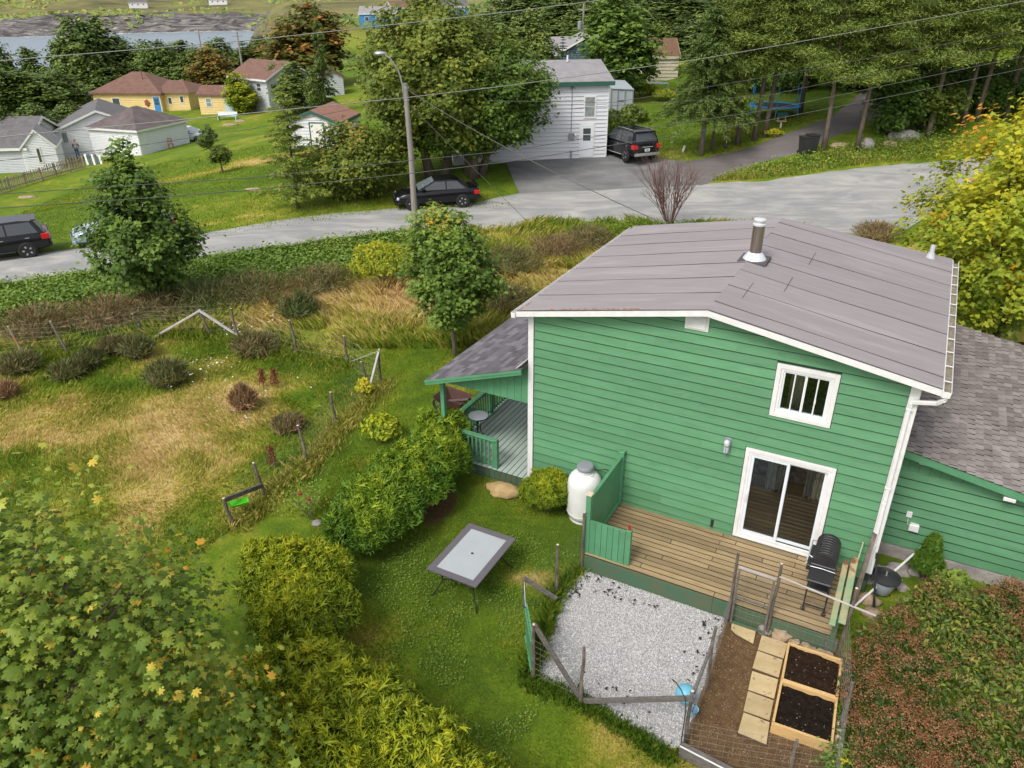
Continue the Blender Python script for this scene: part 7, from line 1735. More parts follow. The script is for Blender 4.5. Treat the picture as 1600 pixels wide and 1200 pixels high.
# plastic greenhouse beside it
p = G(953, 186); gh = thing('greenhouse', 'pale translucent lean-to greenhouse beside the white house', 'greenhouse', p, ang)
m_poly = mat('milky_polycarbonate', (.42, .47, .50), .35)
GL, GD, GHt = 1.65, 2.6, 2.1
MB().box(.03, GL - .03, .03, GD, 0, GHt - .03).obj('panel_body', m_poly, gh, local=True)
MB().prism([(0, -.05, GHt), (GL + .05, -.05, GHt - .1), (GL + .05, GD, GHt + .25), (0, GD, GHt + .35)], (0, 0, .04)).obj('roof', m_poly, gh, local=True)
for x in (0, .5, 1.05, GL): MB().box(x - .03, x + .03, -.03, .028, 0, GHt - .05).obj('post', m_roofgrey, gh, local=True)
for z_ in (.02, 1.25, GHt - .08): MB().box(.53, 1.02, -.025, .027, z_, z_ + .05).obj('door_rail', m_roofdark, gh, local=True)
# cream shed behind the spruce
p = G(868, 128); p = G(1013, 132); sh_ = thing('garden_shed', 'cream clapboard shed with plain brown roof behind the spruce', 'shed', p, R(4))
zt = top_z(p.x, p.y, 93) - p.z; gable_house(sh_, 45 * S(p), 3.6, max(2.2, zt), 1.25, m_cream, mat('brown_shed_roof', (.14, .075, .045), .9, (.19, .10, .06), 2), 'x', .12, m_cream, .28)
# blue house behind
p = at_dist(845, 92); bh = thing('blue_house', 'slate blue house with white eaves behind the conifers', 'house', p, R(12)); z_ = top_z(p.x, p.y, 93) - p.z
gable_house(bh, 9.5, 8, max(2.5, z_), 1.5, m_navy, m_roofgrey, 'x', .3, m_white, .2)
q = thing('blue_house', 'slate blue front gable of the house behind the conifers', 'house', at_dist(886, 88), R(4)); z2 = top_z(q.location.x, q.location.y, 76) - q.location.z
gable_house(q, 4.6, 5.5, max(2.6, z2), 1.2, m_navy, m_roofgrey, 'y', .3, m_white, .2)
p = at_dist(1004, 118); q = thing('grey_roofed_house', 'house showing only a pale grey roof right of the tall maple', 'house', p, R(-30)); z2 = top_z(p.x, p.y, 66) - p.z
gable_house(q, 6, 7, max(2.5, z2), 1.6, m_gsiding, m_roofgrey, 'x', .3)
# ------------------------------------------------------------------ left side: garages, sheds, houses
def base_at(px, py): return G(px, py)
# long pale house at the left edge with dark roof
p = G(44, 270); q = thing('gabled_annex', 'small white gabled porch house with narrow dark window at left', 'house', p, R(22)); k_ = S(p)
h_ = top_z(p.x, p.y, 231) - p.z; gable_house(q, 46 * k_, 4.0, h_, 24 * k_, m_vsiding, m_roofgrey, 'y', .15, m_white, .14); fwin(q, 22 * k_, 0, h_ * .38, .24, 1.2, bars=0)
q2 = thing('grey_house', 'long pale grey house under a dark roof at the left edge', 'house', p + Vector((-11.0, -.9, 0)), R(6))
gable_house(q2, 11.2, 8.5, h_, 1.9, m_gsiding, m_roofdark, 'x', .3, m_white, .14)
MB().lathe([(.06, 0), (.06, .7)], 8, (6.5, 3.2, 3.6)).obj('vent_pipe', m_black, q2, local=True)
q = thing('white_house', 'white gabled house wall with small grey window behind the standing man', 'house', G(82, 249), R(24))
gable_house(q, 9.4, 9, 2.25, 1.9, m_vsiding, m_roofdark, 'y', .3, m_white, .14); fwin(q, 1.55, 0, 1.45, .45, .95, m_p=m_curtained, bars=0)
pr_ = G(221, 243); pl_ = G(128, 238)
q = thing('garage', 'low white garage with dark hipped roof beside the white car', 'garage', G(222, 243), R(-20))
xd = Vector((math.cos(R(-20)), math.sin(R(-20)), 0)); q.location = G(222, 243) - xd * 5.9
hip_house(q, 5.9, 6.6, 2.3, 1.6, m_vsiding, mat('dark_brown_shingle_roof', (.10, .075, .072), .9, (.15, .125, .125), 1.2, bmp=.2, bscale=50), .25, m_white, .14)
t = thing('chair', 'red wooden chair by the corner of the white garage', 'chair', G(268, 232), .6)
m_redwood = mat('red_brown_painted_wood', (.26, .07, .04), .6)
MB().box(-.22, .22, -.22, .22, .42, .46).obj('seat', m_redwood, t)
for x in (-.2, .2):
    for y in (-.2, .2): MB().box(x - .02, x + .02, y - .02, y + .02, 0, .419 if y < 0 else .95).obj('leg', m_redwood, t)
for z_ in (.62, .78, .92): MB().box(-.18, .18, .19, .21, z_ - .03, z_ + .03).obj('back_slat', m_redwood, t)
# picket fence
a = G(-12, 306); c = G(132, 264); t = thing('picket_fence', 'weathered wooden picket fence before the white buildings at left', 'fence', a); L = (c - a).length; n = 62
pk = MB().box(-.035, .035, -.012, .012, .05, 1.02); pk.v += []; pm = MB().prism([(-.035, -.012, .05), (.035, -.012, .05), (.035, -.012, 1.0), (0, -.012, 1.08), (-.035, -.012, 1.0)], (0, .024, 0)).mesh('picket')
m_picket = mat('bleached_picket', (.40, .33, .27), .9, (.30, .24, .19), 3, rnd=.25); pm.materials.append(m_picket); az_ = math.atan2(c.y - a.y, c.x - a.x)
for i in range(n):
    P_ = (c - a) * ((i + .5) / n); P_.z = float(terr(a.x + P_.x, a.y + P_.y)) - a.z; rg_ = random.Random(i)
    link('picket', pm, None, t, loc=P_ + Vector((0, 0, rg_.uniform(-.04, .04))), rot=(0, rg_.uniform(-.05, .05), az_), scale=(1, 1, 1.12 if i > 34 else 1.0))
off = Vector((-math.sin(az_), math.cos(az_), 0)) * .03
for z_ in (.25, .85): MB().beam(off + Vector((0, 0, z_)), (c - a) + off + Vector((0, 0, z_)), .03, .08).obj('rail', m_picket, t)
for i in range(7): P_ = (c - a) * (i / 6); MB().box(P_.x - .05, P_.x + .05, P_.y + .05, P_.y + .15, P_.z - .1, P_.z + 1.1).obj('post', m_picket, t)
t = thing('plank_stack', 'white planks leaning at the end of the picket fence', 'planks', G(146, 258))
for i in range(5): MB().beam((i * .32 - .5, 0, 0), (i * .32 - .95, .7, .85), .16, .03, (0, 0, 1)).obj('plank', m_white if i % 2 == 0 else m_navy, t)
# the man
def person(label, p, rz_, H=1.76):
    o = thing('person', label, 'person', p, rz_)
    def skin(nm, verts, edges, rads, m_, root=0, par=o, sub=1):
        me = bpy.data.meshes.new(nm); me.from_pydata(verts, edges, []); ob = link(nm, me, m_, par)
        ob.modifiers.new('skin', 'SKIN').use_smooth_shade = True; sk = me.skin_vertices[0].data
        for i, r_ in enumerate(rads): sk[i].radius = (r_, r_ * .85)
        sk[root].use_root = True
        s_ = ob.modifiers.new('sub', 'SUBSURF'); s_.levels = sub; s_.render_levels = sub; return ob
    m_skin = mat('skin_tone', (.45, .27, .19), .6); m_jean = mat('blue_denim', (.04, .10, .26), .8); m_jack = mat('blue_and_white_jacket', (.06, .11, .25), .8, (.62, .64, .66), 3, lo=.5, hi=.54)
    B = [(0, 0, .95), (.09, 0, .90), (.10, -.02, .50), (.11, .02, .08), (.12, -.14, .04), (-.09, 0, .90), (-.11, .06, .50), (-.10, .10, .08), (-.10, -.06, .04), (0, -.02, 1.18), (0, -.06, 1.40), (0, -.10, 1.52), (.19, -.06, 1.40), (.27, -.08, 1.14), (.22, -.26, .98), (.21, -.33, .93), (-.19, -.06, 1.40), (-.26, -.12, 1.14), (-.16, -.32, 1.06), (-.12, -.38, 1.03), (0, -.14, 1.60), (0, -.15, 1.70)]
    E = [(0, 1), (1, 2), (2, 3), (3, 4), (0, 5), (5, 6), (6, 7), (7, 8), (0, 9), (9, 10), (10, 11), (10, 12), (12, 13), (13, 14), (14, 15), (10, 16), (16, 17), (17, 18), (18, 19), (11, 20), (20, 21)]
    skin('body', B, E, [.14, .10, .068, .048, .05, .10, .068, .048, .05, .135, .13, .058, .065, .048, .04, .045, .065, .048, .04, .045, .085, .08], m_skin)
    skin('jeans', [B[i] if i else (0, 0, .96) for i in (0, 1, 2, 3, 5, 6, 7)], [(0, 1), (1, 2), (2, 3), (0, 4), (4, 5), (5, 6)], [.155, .115, .085, .07, .115, .085, .07], m_jean)
    skin('jacket', [B[i] for i in (9, 10, 12, 13, 14, 16, 17, 18)] + [(0, -.0, 1.0)], [(0, 1), (1, 2), (2, 3), (3, 4), (1, 5), (5, 6), (6, 7), (0, 8)], [.155, .15, .085, .065, .055, .085, .065, .055, .16], m_jack)
    MB().blob((0, -.14, 1.72), (.095, .105, .07), 3, .05, 12, 8).obj('hair', m_roofdark, o, smooth='all')
    for s in (.11, -.105): MB().cbox(s - .05, s + .05, -.18 if s > 0 else -.10, .08 if s > 0 else .15, 0, .09, .03).obj('shoe', m_black, o)
    return o
person('man in blue jeans and blue jacket bending before the white wall', G(123, 248), R(200))
# white shed with brown roof and green door frame
p = at_dist(457, 58.5); q = thing('garden_shed', 'small white shed with brown roof and dark green door frame', 'shed', p, R(-8))
m_gdoor = mat('dark_green_frame', (.02, .10, .085), .5)
zt = top_z(p.x, p.y, 193) - p.z
gable_house(q, 3.8, 4.4, max(1.9, zt), .75, m_wsiding, mat('dusty_red_roof', (.26, .125, .085), .9, (.32, .165, .12), 2, bmp=.1), 'y', .2, m_gdoor, .22)
f = MB(); frame(f, 1.6, 2.75, .1, 1.95, .09, -.07, -.03); f.box(1.69, 2.66, -.05, -.03, .1, 1.86); q_ = f.obj('door', m_gdoor, q, local=True); MB().box(1.70, 2.65, -.062, -.051, .12, 1.85).obj('leaf', m_white, q_, local=True)
# yellow bungalow
p = G(152, 178); q = thing('yellow_house', 'yellow bungalow with red brown hipped roof and blue door', 'house', p, R(-6))
h_ = 2.75; hip_house(q, 9.6, 8.0, h_, 2.3, m_yellow, m_roofbrown, .35, m_roofbrown, .3)
fwin(q, 3.2, 0, 1.1, 1.0, .95, m_frame=m_white, bars=0)
t2 = MB(); t2.box(9.605, 13.2, .8, 7, -1.2, 2.7); t2.obj('side_wall', m_yellow, q, local=True); lap_wall(q, 's', m_yellow, 9.605, 13.2, .8, 0, 2.7, .3)
MB().add([(9.0, .3, 2.72), (13.6, .3, 2.72), (13.6, 7.4, 2.72), (9.0, 7.4, 2.72), (9.0, 3.9, 4.0), (11.2, 3.9, 4.0)], [(0, 1, 5, 4), (1, 2, 5), (2, 3, 4, 5)]).obj('roof', m_roofbrown, q, local=True)
fdoor(q, 9.0, 0, .2, .9, 2.05, m_bluep); fwin(q, 10.5, .8, 1.3, .45, .8, bars=0); fwin(q, 12.2, .8, 1.5, .45, .8, bars=0)
MB().blob((7.6, -.10, 1.5), (.33, .06, .42), 6, .2, 10, 8).obj('wall_ornament', m_redwood, q, local=True)
MB().tube([(6.2, 2.4, 3.6), (6.25, 2.4, 5.4)], .06, 6).obj('vent_pipe', m_roofbrown, q, local=True)
p = G(315, 179); q = thing('garden_shed', 'small yellow shed with white window beside the yellow bungalow', 'shed', p, R(-6)); gable_house(q, 4.6, 3.6, 2.5, .8, m_yellow, m_roofbrown, 'x', .25, m_roofbrown, .3); fwin(q, 1.3, 0, 1.0, .7, 1.0, m_p=m_curtained); MB().box(3.4, 4.6, -.06, -.03, .1, 2.2).obj('door', mat('pale_blue_door', (.5, .62, .68), .6), q, local=True)
p = G(356, 187); t = thing("garden_bench", 'pale blue bench and table beside the yellow shed', 'bench', p)
m_pb = mat('pale_blue_paint', (.42, .60, .68), .6)
MB().box(-1.2, 1.2, -.3, .3, .42, .48).obj('seat', m_pb, t)
for x in (-1.1, 1.1): MB().box(x - .05, x + .05, -.28, .28, 0, .419).obj('leg', m_pb, t)
MB().box(-1.2, 1.2, .28, .33, .5, .9).obj('backrest', m_white, t)
# brown roofed house and beige garage
p = at_dist(372, 108); q = thing('brown_roofed_house', 'house with brown roof half hidden behind the yellow shrub', 'house', p, R(-38)); z2 = top_z(p.x, p.y, 118) - p.z; gable_house(q, 7.5, 7, max(2.6, z2), 1.7, m_gsiding, m_roofbrown, 'x', .4, m_white, .2); fwin(q, 5.8, 0, max(2.6, z2) - 1.5, .8, .9)
p = G(402, 160); q = thing('garage', 'beige garage with brown roof behind the small white shed', 'garage', p, R(-6)); z2 = top_z(p.x, p.y, 138) - p.z; gable_house(q, 8.2, 6, max(2.2, z2), .9, m_beige, m_roofbrown, 'x', .25, m_white, .28)
fwin(q, .9, 0, .9, .5, .9, bars=0)
p = G(510, 152); q = thing('garden_shed', 'narrow grey clapboard shed at the maple edge', 'shed', p, R(18)); z2 = top_z(p.x, p.y, 120) - p.z; gable_house(q, 2.6, 3.5, max(2.2, z2), .7, m_gsiding, mat('black_brown_roof', (.06, .04, .035), .9), 'y', .25, m_roofbrown, .25)
p = G(490, 172); t = thing('boat', 'small covered boat lying behind the white shed roof', 'boat', p, R(12))
MB().add([(-1.6, -.6, .55), (1.0, -.65, .55), (2.1, 0, .65), (1.0, .65, .55), (-1.6, .6, .55), (-1.5, -.35, .1), (.9, -.3, .1), (1.6, 0, .15), (.9, .3, .1), (-1.5, .35, .1)], [(0, 5, 6, 1), (1, 6, 7, 2), (2, 7, 8, 3), (3, 8, 9, 4), (4, 9, 5, 0), (5, 9, 8, 7, 6)]).obj('hull', m_wmetal, t); MB().add([(-1.6, -.6, .56), (1.0, -.65, .56), (2.1, 0, .66), (1.0, .65, .56), (-1.6, .6, .56), (-.2, 0, .9)], [(0, 1, 5), (1, 2, 5), (2, 3, 5), (3, 4, 5), (4, 0, 5)]).obj('cover', m_navy, t)
# right side: bins, trampoline, feeder, boulders, post
for i, (px, lab) in enumerate([(1256, 'left wheelie bin at the edge of the lane'), (1266, 'right wheelie bin, set slightly behind the other')]):
    p = G(px, 241 - 3 * i); t = thing('wheelie_bin', lab, 'bin', p, .2, 'black wheelie bins at the lane')
    q = MB(); q.add([(-.24, -.26, .05), (.24, -.26, .05), (.24, .26, .05), (-.24, .26, .05), (-.29, -.34, 1.0), (.29, -.34, 1.0), (.29, .34, 1.0), (-.29, .34, 1.0)], [(0, 3, 2, 1), (4, 5, 6, 7), (0, 1, 5, 4), (1, 2, 6, 5), (2, 3, 7, 6), (3, 0, 4, 7)]); q.obj('bin_body', m_blackplastic, t); MB().cbox(-.31, .31, -.38, .38, 1.002, 1.06, .02).obj('lid', m_blackplastic, t); MB().tube([(-.26, .40, 1.0), (.26, .40, 1.0)], .02, 6).obj('handle', m_blackplastic, t)
    for x in (-.27, .27): MB().lathe([(.1, -.03), (.1, .03)], 14).obj('wheel', m_tyre, t, loc=(x, .26, .1), rot=(0, R(90), 0))
p = G(1208, 182); t = thing('trampoline', 'round garden trampoline with blue edge and net poles', 'trampoline', p)
m_tblue = mat('bright_blue_pad', (.05, .34, .75), .5); q = MB(); TR = 1.75
for k in range(36):
    a, c = 6.2832 * k / 36, 6.2832 * (k + 1) / 36; q.prism([(TR * math.cos(a), TR * math.sin(a), .72), (TR * math.cos(c), TR * math.sin(c), .72), ((TR - .32) * math.cos(c), (TR - .32) * math.sin(c), .74), ((TR - .32) * math.cos(a), (TR - .32) * math.sin(a), .74)], (0, 0, .06))
q.obj('edge_pad', m_tblue, t); MB().lathe([(TR - .31, .73), (0, .70)], 36, (0, 0, 0), False).obj('jump_mat', m_blackplastic, t)
m_net = mat('black_netting', (.03, .03, .035), .9)
for k in range(6):
    a = 6.2832 * k / 6 + .3; x, y = TR * math.cos(a), TR * math.sin(a); MB().tube([(x, y, 0), (x, y, 2.05)], .025, 6).obj('net_pole', m_tblue, t); MB().tube([(x * .96, y * .96, .72), (x * 1.0, y * .9, 0)], .02, 6).obj('leg', m_lampgrey, t)
net = MB()
for k in range(90): a = 6.2832 * k / 90 + .3; net.tube([(TR * math.cos(a) * .97, TR * math.sin(a) * .97, .8), (TR * math.cos(a) * .97, TR * math.sin(a) * .97, 1.95)], .004, 3, False)
for z_ in np.linspace(.85, 1.95, 14): net.torus((0, 0, z_), TR * .97, .004, 'z', 36, 3)
net.obj('net', m_net, t, kind='stuff')
p = G(1219, 201); t = thing('bird_table', 'small bird table with green roof on the lawn', 'bird table', p); MB().box(-.05, .05, -.05, .05, 0, .45).obj('post', m_white, t); MB().box(-.3, .3, -.22, .22, .451, .49).obj('tray', m_newwood, t); MB().prism([(-.36, -.28, .78), (.36, -.28, .78), (.36, 0, .98), (-.36, 0, .98)], (0, 0, .03)).obj('roof', m_gdoor, t); MB().prism([(-.36, .28, .78), (.36, .28, .78), (.36, .002, .98), (-.36, .002, .98)], (0, 0, .03)).obj('roof', m_gdoor, t)
for x in (-.25, .25): MB().box(x - .03, x + .03, -.03, .03, .491, .9).obj('upright', m_newwood, t)
t = thing('marker_post', 'short leaning pale post on the lawn by the lane', 'post', G(1066, 238)); MB().beam((0, 0, -.05), (.12, 0, .42), .12, .10).obj('post', m_wmetal, t)
t = thing('marker_post', 'short white painted post at the foot of the left conifer', 'post', G(467, 323)); MB().beam((0, 0, -.05), (-.05, 0, .62), .13, .10).obj('post', m_wmetal, t)
p = G(1208, 214); bumpy_shrub('flowering_plant', 'low yellow flowering plant under the bird table', 'plant', [(p.x, p.y, .6, .4, .5)], 300, .14, L_yellow, 71, (.4, .4), .2, T_DIA, .3)
for i, (px, py, r3, lab) in enumerate([(1412, 217, (1.0, .45, .42), 'long grey boulder below the leaning pine'), (1354, 231, (.5, .4, .38), 'rounded grey boulder beside the pine trunk'), (1312, 230, (.62, .35, .2), 'low tan rock left of the rounded boulder'), (1388, 228, (.6, .3, .2), 'thin tan rock between the two grey boulders')]):
    o = MB().blob((0, 0, r3[2] * .35), r3, 20 + i, .2, 14, 9).obj('boulder', m_greystone if i < 2 else m_stone, None, smooth='all'); o.location = G(px, py); tag(o, lab, 'boulder', 'boulders below the pines')
# pale patch and stones on far lawn
for i, (px, py, r_, lab) in enumerate([(43, 309, .5, 'flat pale rock in the lawn by the picket fence'), (395, 297, .35, 'pale stone under the left conifer'), (360, 196, .7, 'left pale rock on the far lawn edge'), (375, 190, .6, 'right pale rock on the far lawn edge')]):
    o = MB().blob((0, 0, .02), (r_ * 1.4, r_ * .7, r_ * .3), 30 + i, .2, 12, 7).obj('rock', m_stone, None, smooth='all'); o.location = G(px, py); tag(o, lab, 'rock')
# ------------------------------------------------------------------ trees across the road
def on_ground(v): return Vector((v[0], v[1], float(terr(v[0], v[1]))))
p = G(683, 277); H = top_z(p.x, p.y, -12) - p.z
put_tree('maple_tree', 'huge spreading maple behind the street lamp', 'tree', tree_meshes('big_maple', 21, H, 1.9, [(0, 1.6), (.12, 3.6), (.3, 4.7), (.5, 4.7), (.7, 3.9), (.88, 2.4), (1, .6)], 800, 52, .52, .235, T_STAR, lambda ct, t, P, rg: .02 + .55 * ct + .25 * rg.random(len(P)) + .14 * t, .27, 22, (.3, .3), .26, stems=2, lean=(.1, 0)), (L_olive, m_bark), p)
p = G(742, 274); H = top_z(p.x, p.y, 70) - p.z
put_tree('maple_tree', 'lower green maple overhanging the white house corner', 'tree', tree_meshes('green_maple', 22, H, 1.5, [(0, 1.4), (.15, 3.0), (.4, 3.7), (.65, 3.2), (.85, 2.1), (1, .5)], 540, 48, .48, .22, T_STAR, lambda ct, t, P, rg: .05 + .48 * ct + .25 * rg.random(len(P)), .24, 18, (.3, .3), .22, stems=3, lean=(1.6, -.4)), (L_green, m_bark), p)
p = G(466, 326); H = top_z(p.x, p.y, 118) - p.z
put_tree('conifer_tree', 'thin olive conifer on the lawn before the white shed', 'tree', spruce_meshes('thin_spruce', 31, H, 2.3, .5, 18, 9, .26, 60, .05, .10, .12, tmpl=T_NEED2), (L_pine, m_bark), p)
p = G(556, 306); H = top_z(p.x, p.y, 192) - p.z
put_tree('small_maple', 'bushy green and orange tree beside the thin conifer', 'tree', tree_meshes('bushy_maple', 32, H, .35, [(0, 1.4), (.25, 2.6), (.5, 2.7), (.75, 2.0), (1, .7)], 340, 46, .42, .19, T_STAR, lambda ct, t, P, rg: .08 + .5 * ct + .22 * rg.random(len(P)) + .22 * t * (ct > .6), .11, 12, (.3, .3), .3, stems=3), (L_olive, m_bark), p)
p = G(612, 286); put_tree('small_maple', 'slender young tree left of the black sedan', 'tree', tree_meshes('slim_tree', 33, top_z(p.x, p.y, 218) - p.z, .8, [(0, .4), (.4, 1.0), (.75, .8), (1, .3)], 90, 24, .34, .24, T_STAR, tintf(.15, .45, .25), .06, 6), (L_green, m_bark), p)
p = G(348, 270); put_tree('small_tree', 'tiny round headed tree alone on the left lawn', 'tree', tree_meshes('mop_tree', 34, top_z(p.x, p.y, 229) - p.z, .75, [(0, .45), (.4, .75), (.8, .6), (1, .2)], 70, 26, .22, .17, T_DIA, tintf(.0, .4, .3), .07, 6, limbfrac=.7), (L_olive, m_bark), p)
p = G(1095, 243); H = top_z(p.x, p.y, -6) - p.z
put_tree('spruce_tree', 'big dark spruce with bare lower trunk beside the lane', 'tree', spruce_meshes('big_spruce', 41, H, 3.4, 2.2, 26, 12, .30, 66, .30, .17, .0, tmpl=T_NEED2), (L_spruce, m_barkgrey), p)
# pines in a row up the lane
pines = [pine_meshes('tall_pine', 51 + i, 12.0, 3.0, 4.4, 66, .26, 62, .17, ln) for i, ln in enumerate((.0, .07, -.05))]
for i, (px, py, s_, k, rz_, lab) in enumerate([
    (1112, 236, .62, 0, 0, 'slim pine just right of the big spruce'), (1132, 232, .66, 2, 1, 'second slim pine right of the big spruce'), (1154, 226, .98, 0, 2, 'pine with straight dark trunk left of the trampoline'), (1177, 220, .95, 1, 3.1, 'pine close before the trampoline'), (1196, 214, 1.0, 2, 4, 'pine touching the trampoline edge'),
    (1284, 238, .95, 0, 5, 'pine standing behind the wheelie bins'), (1337, 236, .92, 1, .2, 'pine with reddish trunk leaning right at the lane'), (1448, 216, 1.0, 1, .3, 'leaning pine above the long grey boulder'), (1505, 197, .9, 0, 1.5, 'pine behind the yellow maple top'), (1524, 190, 1.0, 2, 2.5, 'rightmost pine trunk over the yellow maple'), (1570, 185, 1.05, 0, 3.3, 'pine at the right picture edge'), (1395, 178, 1.05, 2, .9, 'pine behind the dark bush on the lane'), (1250, 176, 1.05, 1, 2.2, 'pine on the far side of the trampoline'), (1610, 215, 1.0, 1, 1.2, 'pine just outside the right edge, boughs in view')]):
    o = put_tree('pine_tree', lab, 'tree', pines[k], (L_pine, m_bark), G(px, py), rz_ if k != 1 else .15 * i, s_, 'pines along the lane')
DB = None
p = G(1392, 208); put_tree('dark_bush', 'dense dark bush between the pines', 'bush', tree_meshes('dark_bush', 55, 4.6, .2, [(0, 1.1), (.4, 1.7), (.8, 1.1), (1, .3)], 190, 26, .4, .26, T_STAR, tintf(.0, .3, .2), .12, 8), (L_green, m_bark), p)
p = G(1440, 200); put_tree('dark_bush', 'lower dark bush right of the dense one', 'bush', tree_meshes('dark_bush_low', 56, 3.4, .2, [(0, 1.3), (.4, 2.0), (.8, 1.2), (1, .3)], 170, 26, .4, .26, T_STAR, tintf(.0, .35, .2), .12, 8), (L_olive, m_bark), p)
db_m = tree_meshes('undergrowth', 57, 3.2, .1, [(0, 1.3), (.4, 1.8), (.8, 1.1), (1, .3)], 150, 26, .42, .24, T_STAR, tintf(.0, .4, .25), .1, 6)
for i, (px, py, s_, lab) in enumerate([(1480, 178, 1.0, 'dark bush behind the leaning pine'), (1512, 172, 1.1, 'bush between the two right pines'), (1550, 178, 1.0, 'bush above the yellow maple crown'), (1590, 170, 1.2, 'bush at the upper right picture edge'), (1440, 160, 1.2, 'bush above the two dark ones by the lane'), (1330, 140, 1.1, 'bush at the upper end of the lane'), (1240, 140, 1.0, 'bush behind the trampoline'), (1170, 140, .9, 'bush behind the spruce row')]):
    put_tree('undergrowth_bush', lab, 'bush', db_m, (L_olive if i % 2 else L_green, m_bark), G(px, py), i, s_, 'undergrowth of the pine stand')
# middle distance, behind the white house
mid = [tree_meshes('wood_tree', 61, 10, 1.2, [(0, 1.4), (.2, 2.8), (.5, 3.3), (.75, 2.5), (1, .6)], 330, 26, .60, .46, T_DIA, tintf(.0, .55, .3), .18, 10, (.3, .3), .3),
       tree_meshes('wood_tree', 62, 10, .6, [(0, 1.8), (.25, 3.0), (.5, 2.7), (.75, 1.9), (1, .4)], 330, 26, .55, .44, T_DIA, tintf(.05, .5, .3), .16, 10, (.5, .3), .4, stems=2),
       tree_meshes('wood_tree', 63, 10, .8, [(0, 1.1), (.2, 2.0), (.5, 2.2), (.8, 1.3), (1, .2)], 300, 26, .5, .42, T_DIA, tintf(.0, .5, .3), .15, 10, (.3, .3), .4)]
conif = [spruce_meshes('wood_conifer', 71, 11, 2.7, .8, 20, 9, .50, 17, .28, .16), spruce_meshes('wood_conifer', 72, 10, 2.2, .5, 18, 9, .48, 18, .15, .15)]
L_wood2 = leafmat('far_tree_leaf_light', [(0, (.055, .085, .02)), (.5, (.11, .15, .03)), (.9, (.19, .22, .05)), (1, (.27, .2, .05))], .2)
L_redt = leafmat('red_orange_leaf', [(0, (.05, .06, .012)), (.45, (.10, .105, .018)), (.68, (.24, .13, .03)), (1, (.50, .12, .035))], .25)
def far_tree(px, ytop, Y, kind, lab, wpx=None, group=None, nm='tree', mt=None, cat='tree', rz_=0):
    p = at_dist(px, Y); H = max(2.0, top_z(p.x, p.y, ytop) - p.z); ms = (mid + conif)[kind]; base = 10 if kind != 3 else 11
    sc = H / base; wid = sc
    if wpx: wid = (wpx / FPX * Y * 1.02) / (2 * [3.3, 3.0, 2.2, 2.7, 2.2][kind])
    o = put_tree(nm, lab, cat, ms, (L_wood if kind < 3 else L_spruce, m_bark), p, rz_, wid, group, sc)
    if mt:
        for ch in o.children:
            if ch.name.startswith('crown'): ch.material_slots[0].link = 'OBJECT'; ch.material_slots[0].material = mt
    return o
for i, (px, yt, Y, k, w, lab, nm, mt) in enumerate([
    (962, -8, 66, 0, 115, 'tall dense maple between the cream shed and the blue house', 'maple_tree', L_green), (832, 18, 78, 0, 75, 'round olive tree behind the white house roof', 'maple_tree', L_wood2), (880, 55, 76, 4, 40, 'small conifer before the blue house gable', 'conifer_tree', None),
    (785, 35, 74, 2, 70, 'pale green tree right of the huge maple', 'tree', L_wood2), (492, 10, 128, 0, 120, 'red and orange flecked maple above the grey shed', 'maple_tree', L_redt), (468, 95, 100, 2, 54, 'small grey green tree before the beige garage', 'tree', L_wood2), (440, 96, 106, 1, 34, 'bushy tree left of the garage tree', 'tree', L_wood2), (496, 102, 98, 2, 24, 'thin upright tree left of the narrow grey shed', 'tree', L_wood2),
    (380, 112, 104, 2, 44, 'bright yellow green tree beside the yellow shed', 'tree', L_yellow), (420, 88, 150, 1, 60, 'yellow green tree behind the brown roofed house', 'tree', L_yellow), (512, 2, 100, 3, 46, 'dark conifer top behind the red flecked maple', 'conifer_tree', None),
    (725, 15, 125, 3, 36, 'dark conifer right below the bright blue house', 'conifer_tree', None), (755, 22, 122, 3, 34, 'second dark conifer beside the bright blue house', 'conifer_tree', None), (772, 10, 130, 4, 40, 'third dark conifer behind the pale green tree', 'conifer_tree', None),
    (1030, 30, 96, 1, 60, 'pale silvery willow behind the cream shed', 'willow_tree', L_wood2), (1010, -10, 120, 0, 80, 'olive tree between the tall maple and the spruce', 'tree', None), (910, -5, 118, 3, 60, 'conifers rising behind the blue house', 'conifer_tree', None)]):
    far_tree(px, yt, Y, k, lab, w, None, nm, mt, rz_=i)
def belt(px): return 'at the left picture edge' if px < 40 else 'behind the long dark roof' if px < 125 else 'behind the yellow bungalow' if px < 275 else 'behind the small yellow shed' if px < 345 else 'behind the brown roofed house'
for i, (px, yt, Y, k, w) in enumerate([(-30, 50, 150, 1, 80), (20, 52, 146, 0, 70), (75, 72, 150, 2, 60), (110, 85, 146, 1, 70), (140, 30, 140, 0, 80), (180, 24, 146, 2, 70), (205, 56, 150, 2, 70), (235, 60, 146, 1, 60), (262, 66, 142, 0, 60), (295, 62, 148, 2, 60), (325, 70, 142, 1, 70), (355, 60, 150, 0, 60), (390, 62, 152, 3, 60), (415, 58, 156, 0, 60), (440, 70, 150, 1, 60), (60, 105, 108, 1, 100), (105, 112, 112, 0, 80), (5, 100, 106, 0, 90), (160, 92, 138, 1, 80), (290, 98, 140, 0, 70), (245, 100, 142, 2, 80), (200, 100, 145, 0, 80)]):
    far_tree(px, yt, Y, k, 'dark green tree of the shore belt ' + belt(px), w, 'shore belt trees ' + belt(px), 'tree', None, rz_=i * 1.3)
far_tree(340, 76, 136, 0, 'olive and rust tinged tree above the yellow shed', 70, None, 'tree', L_redt)
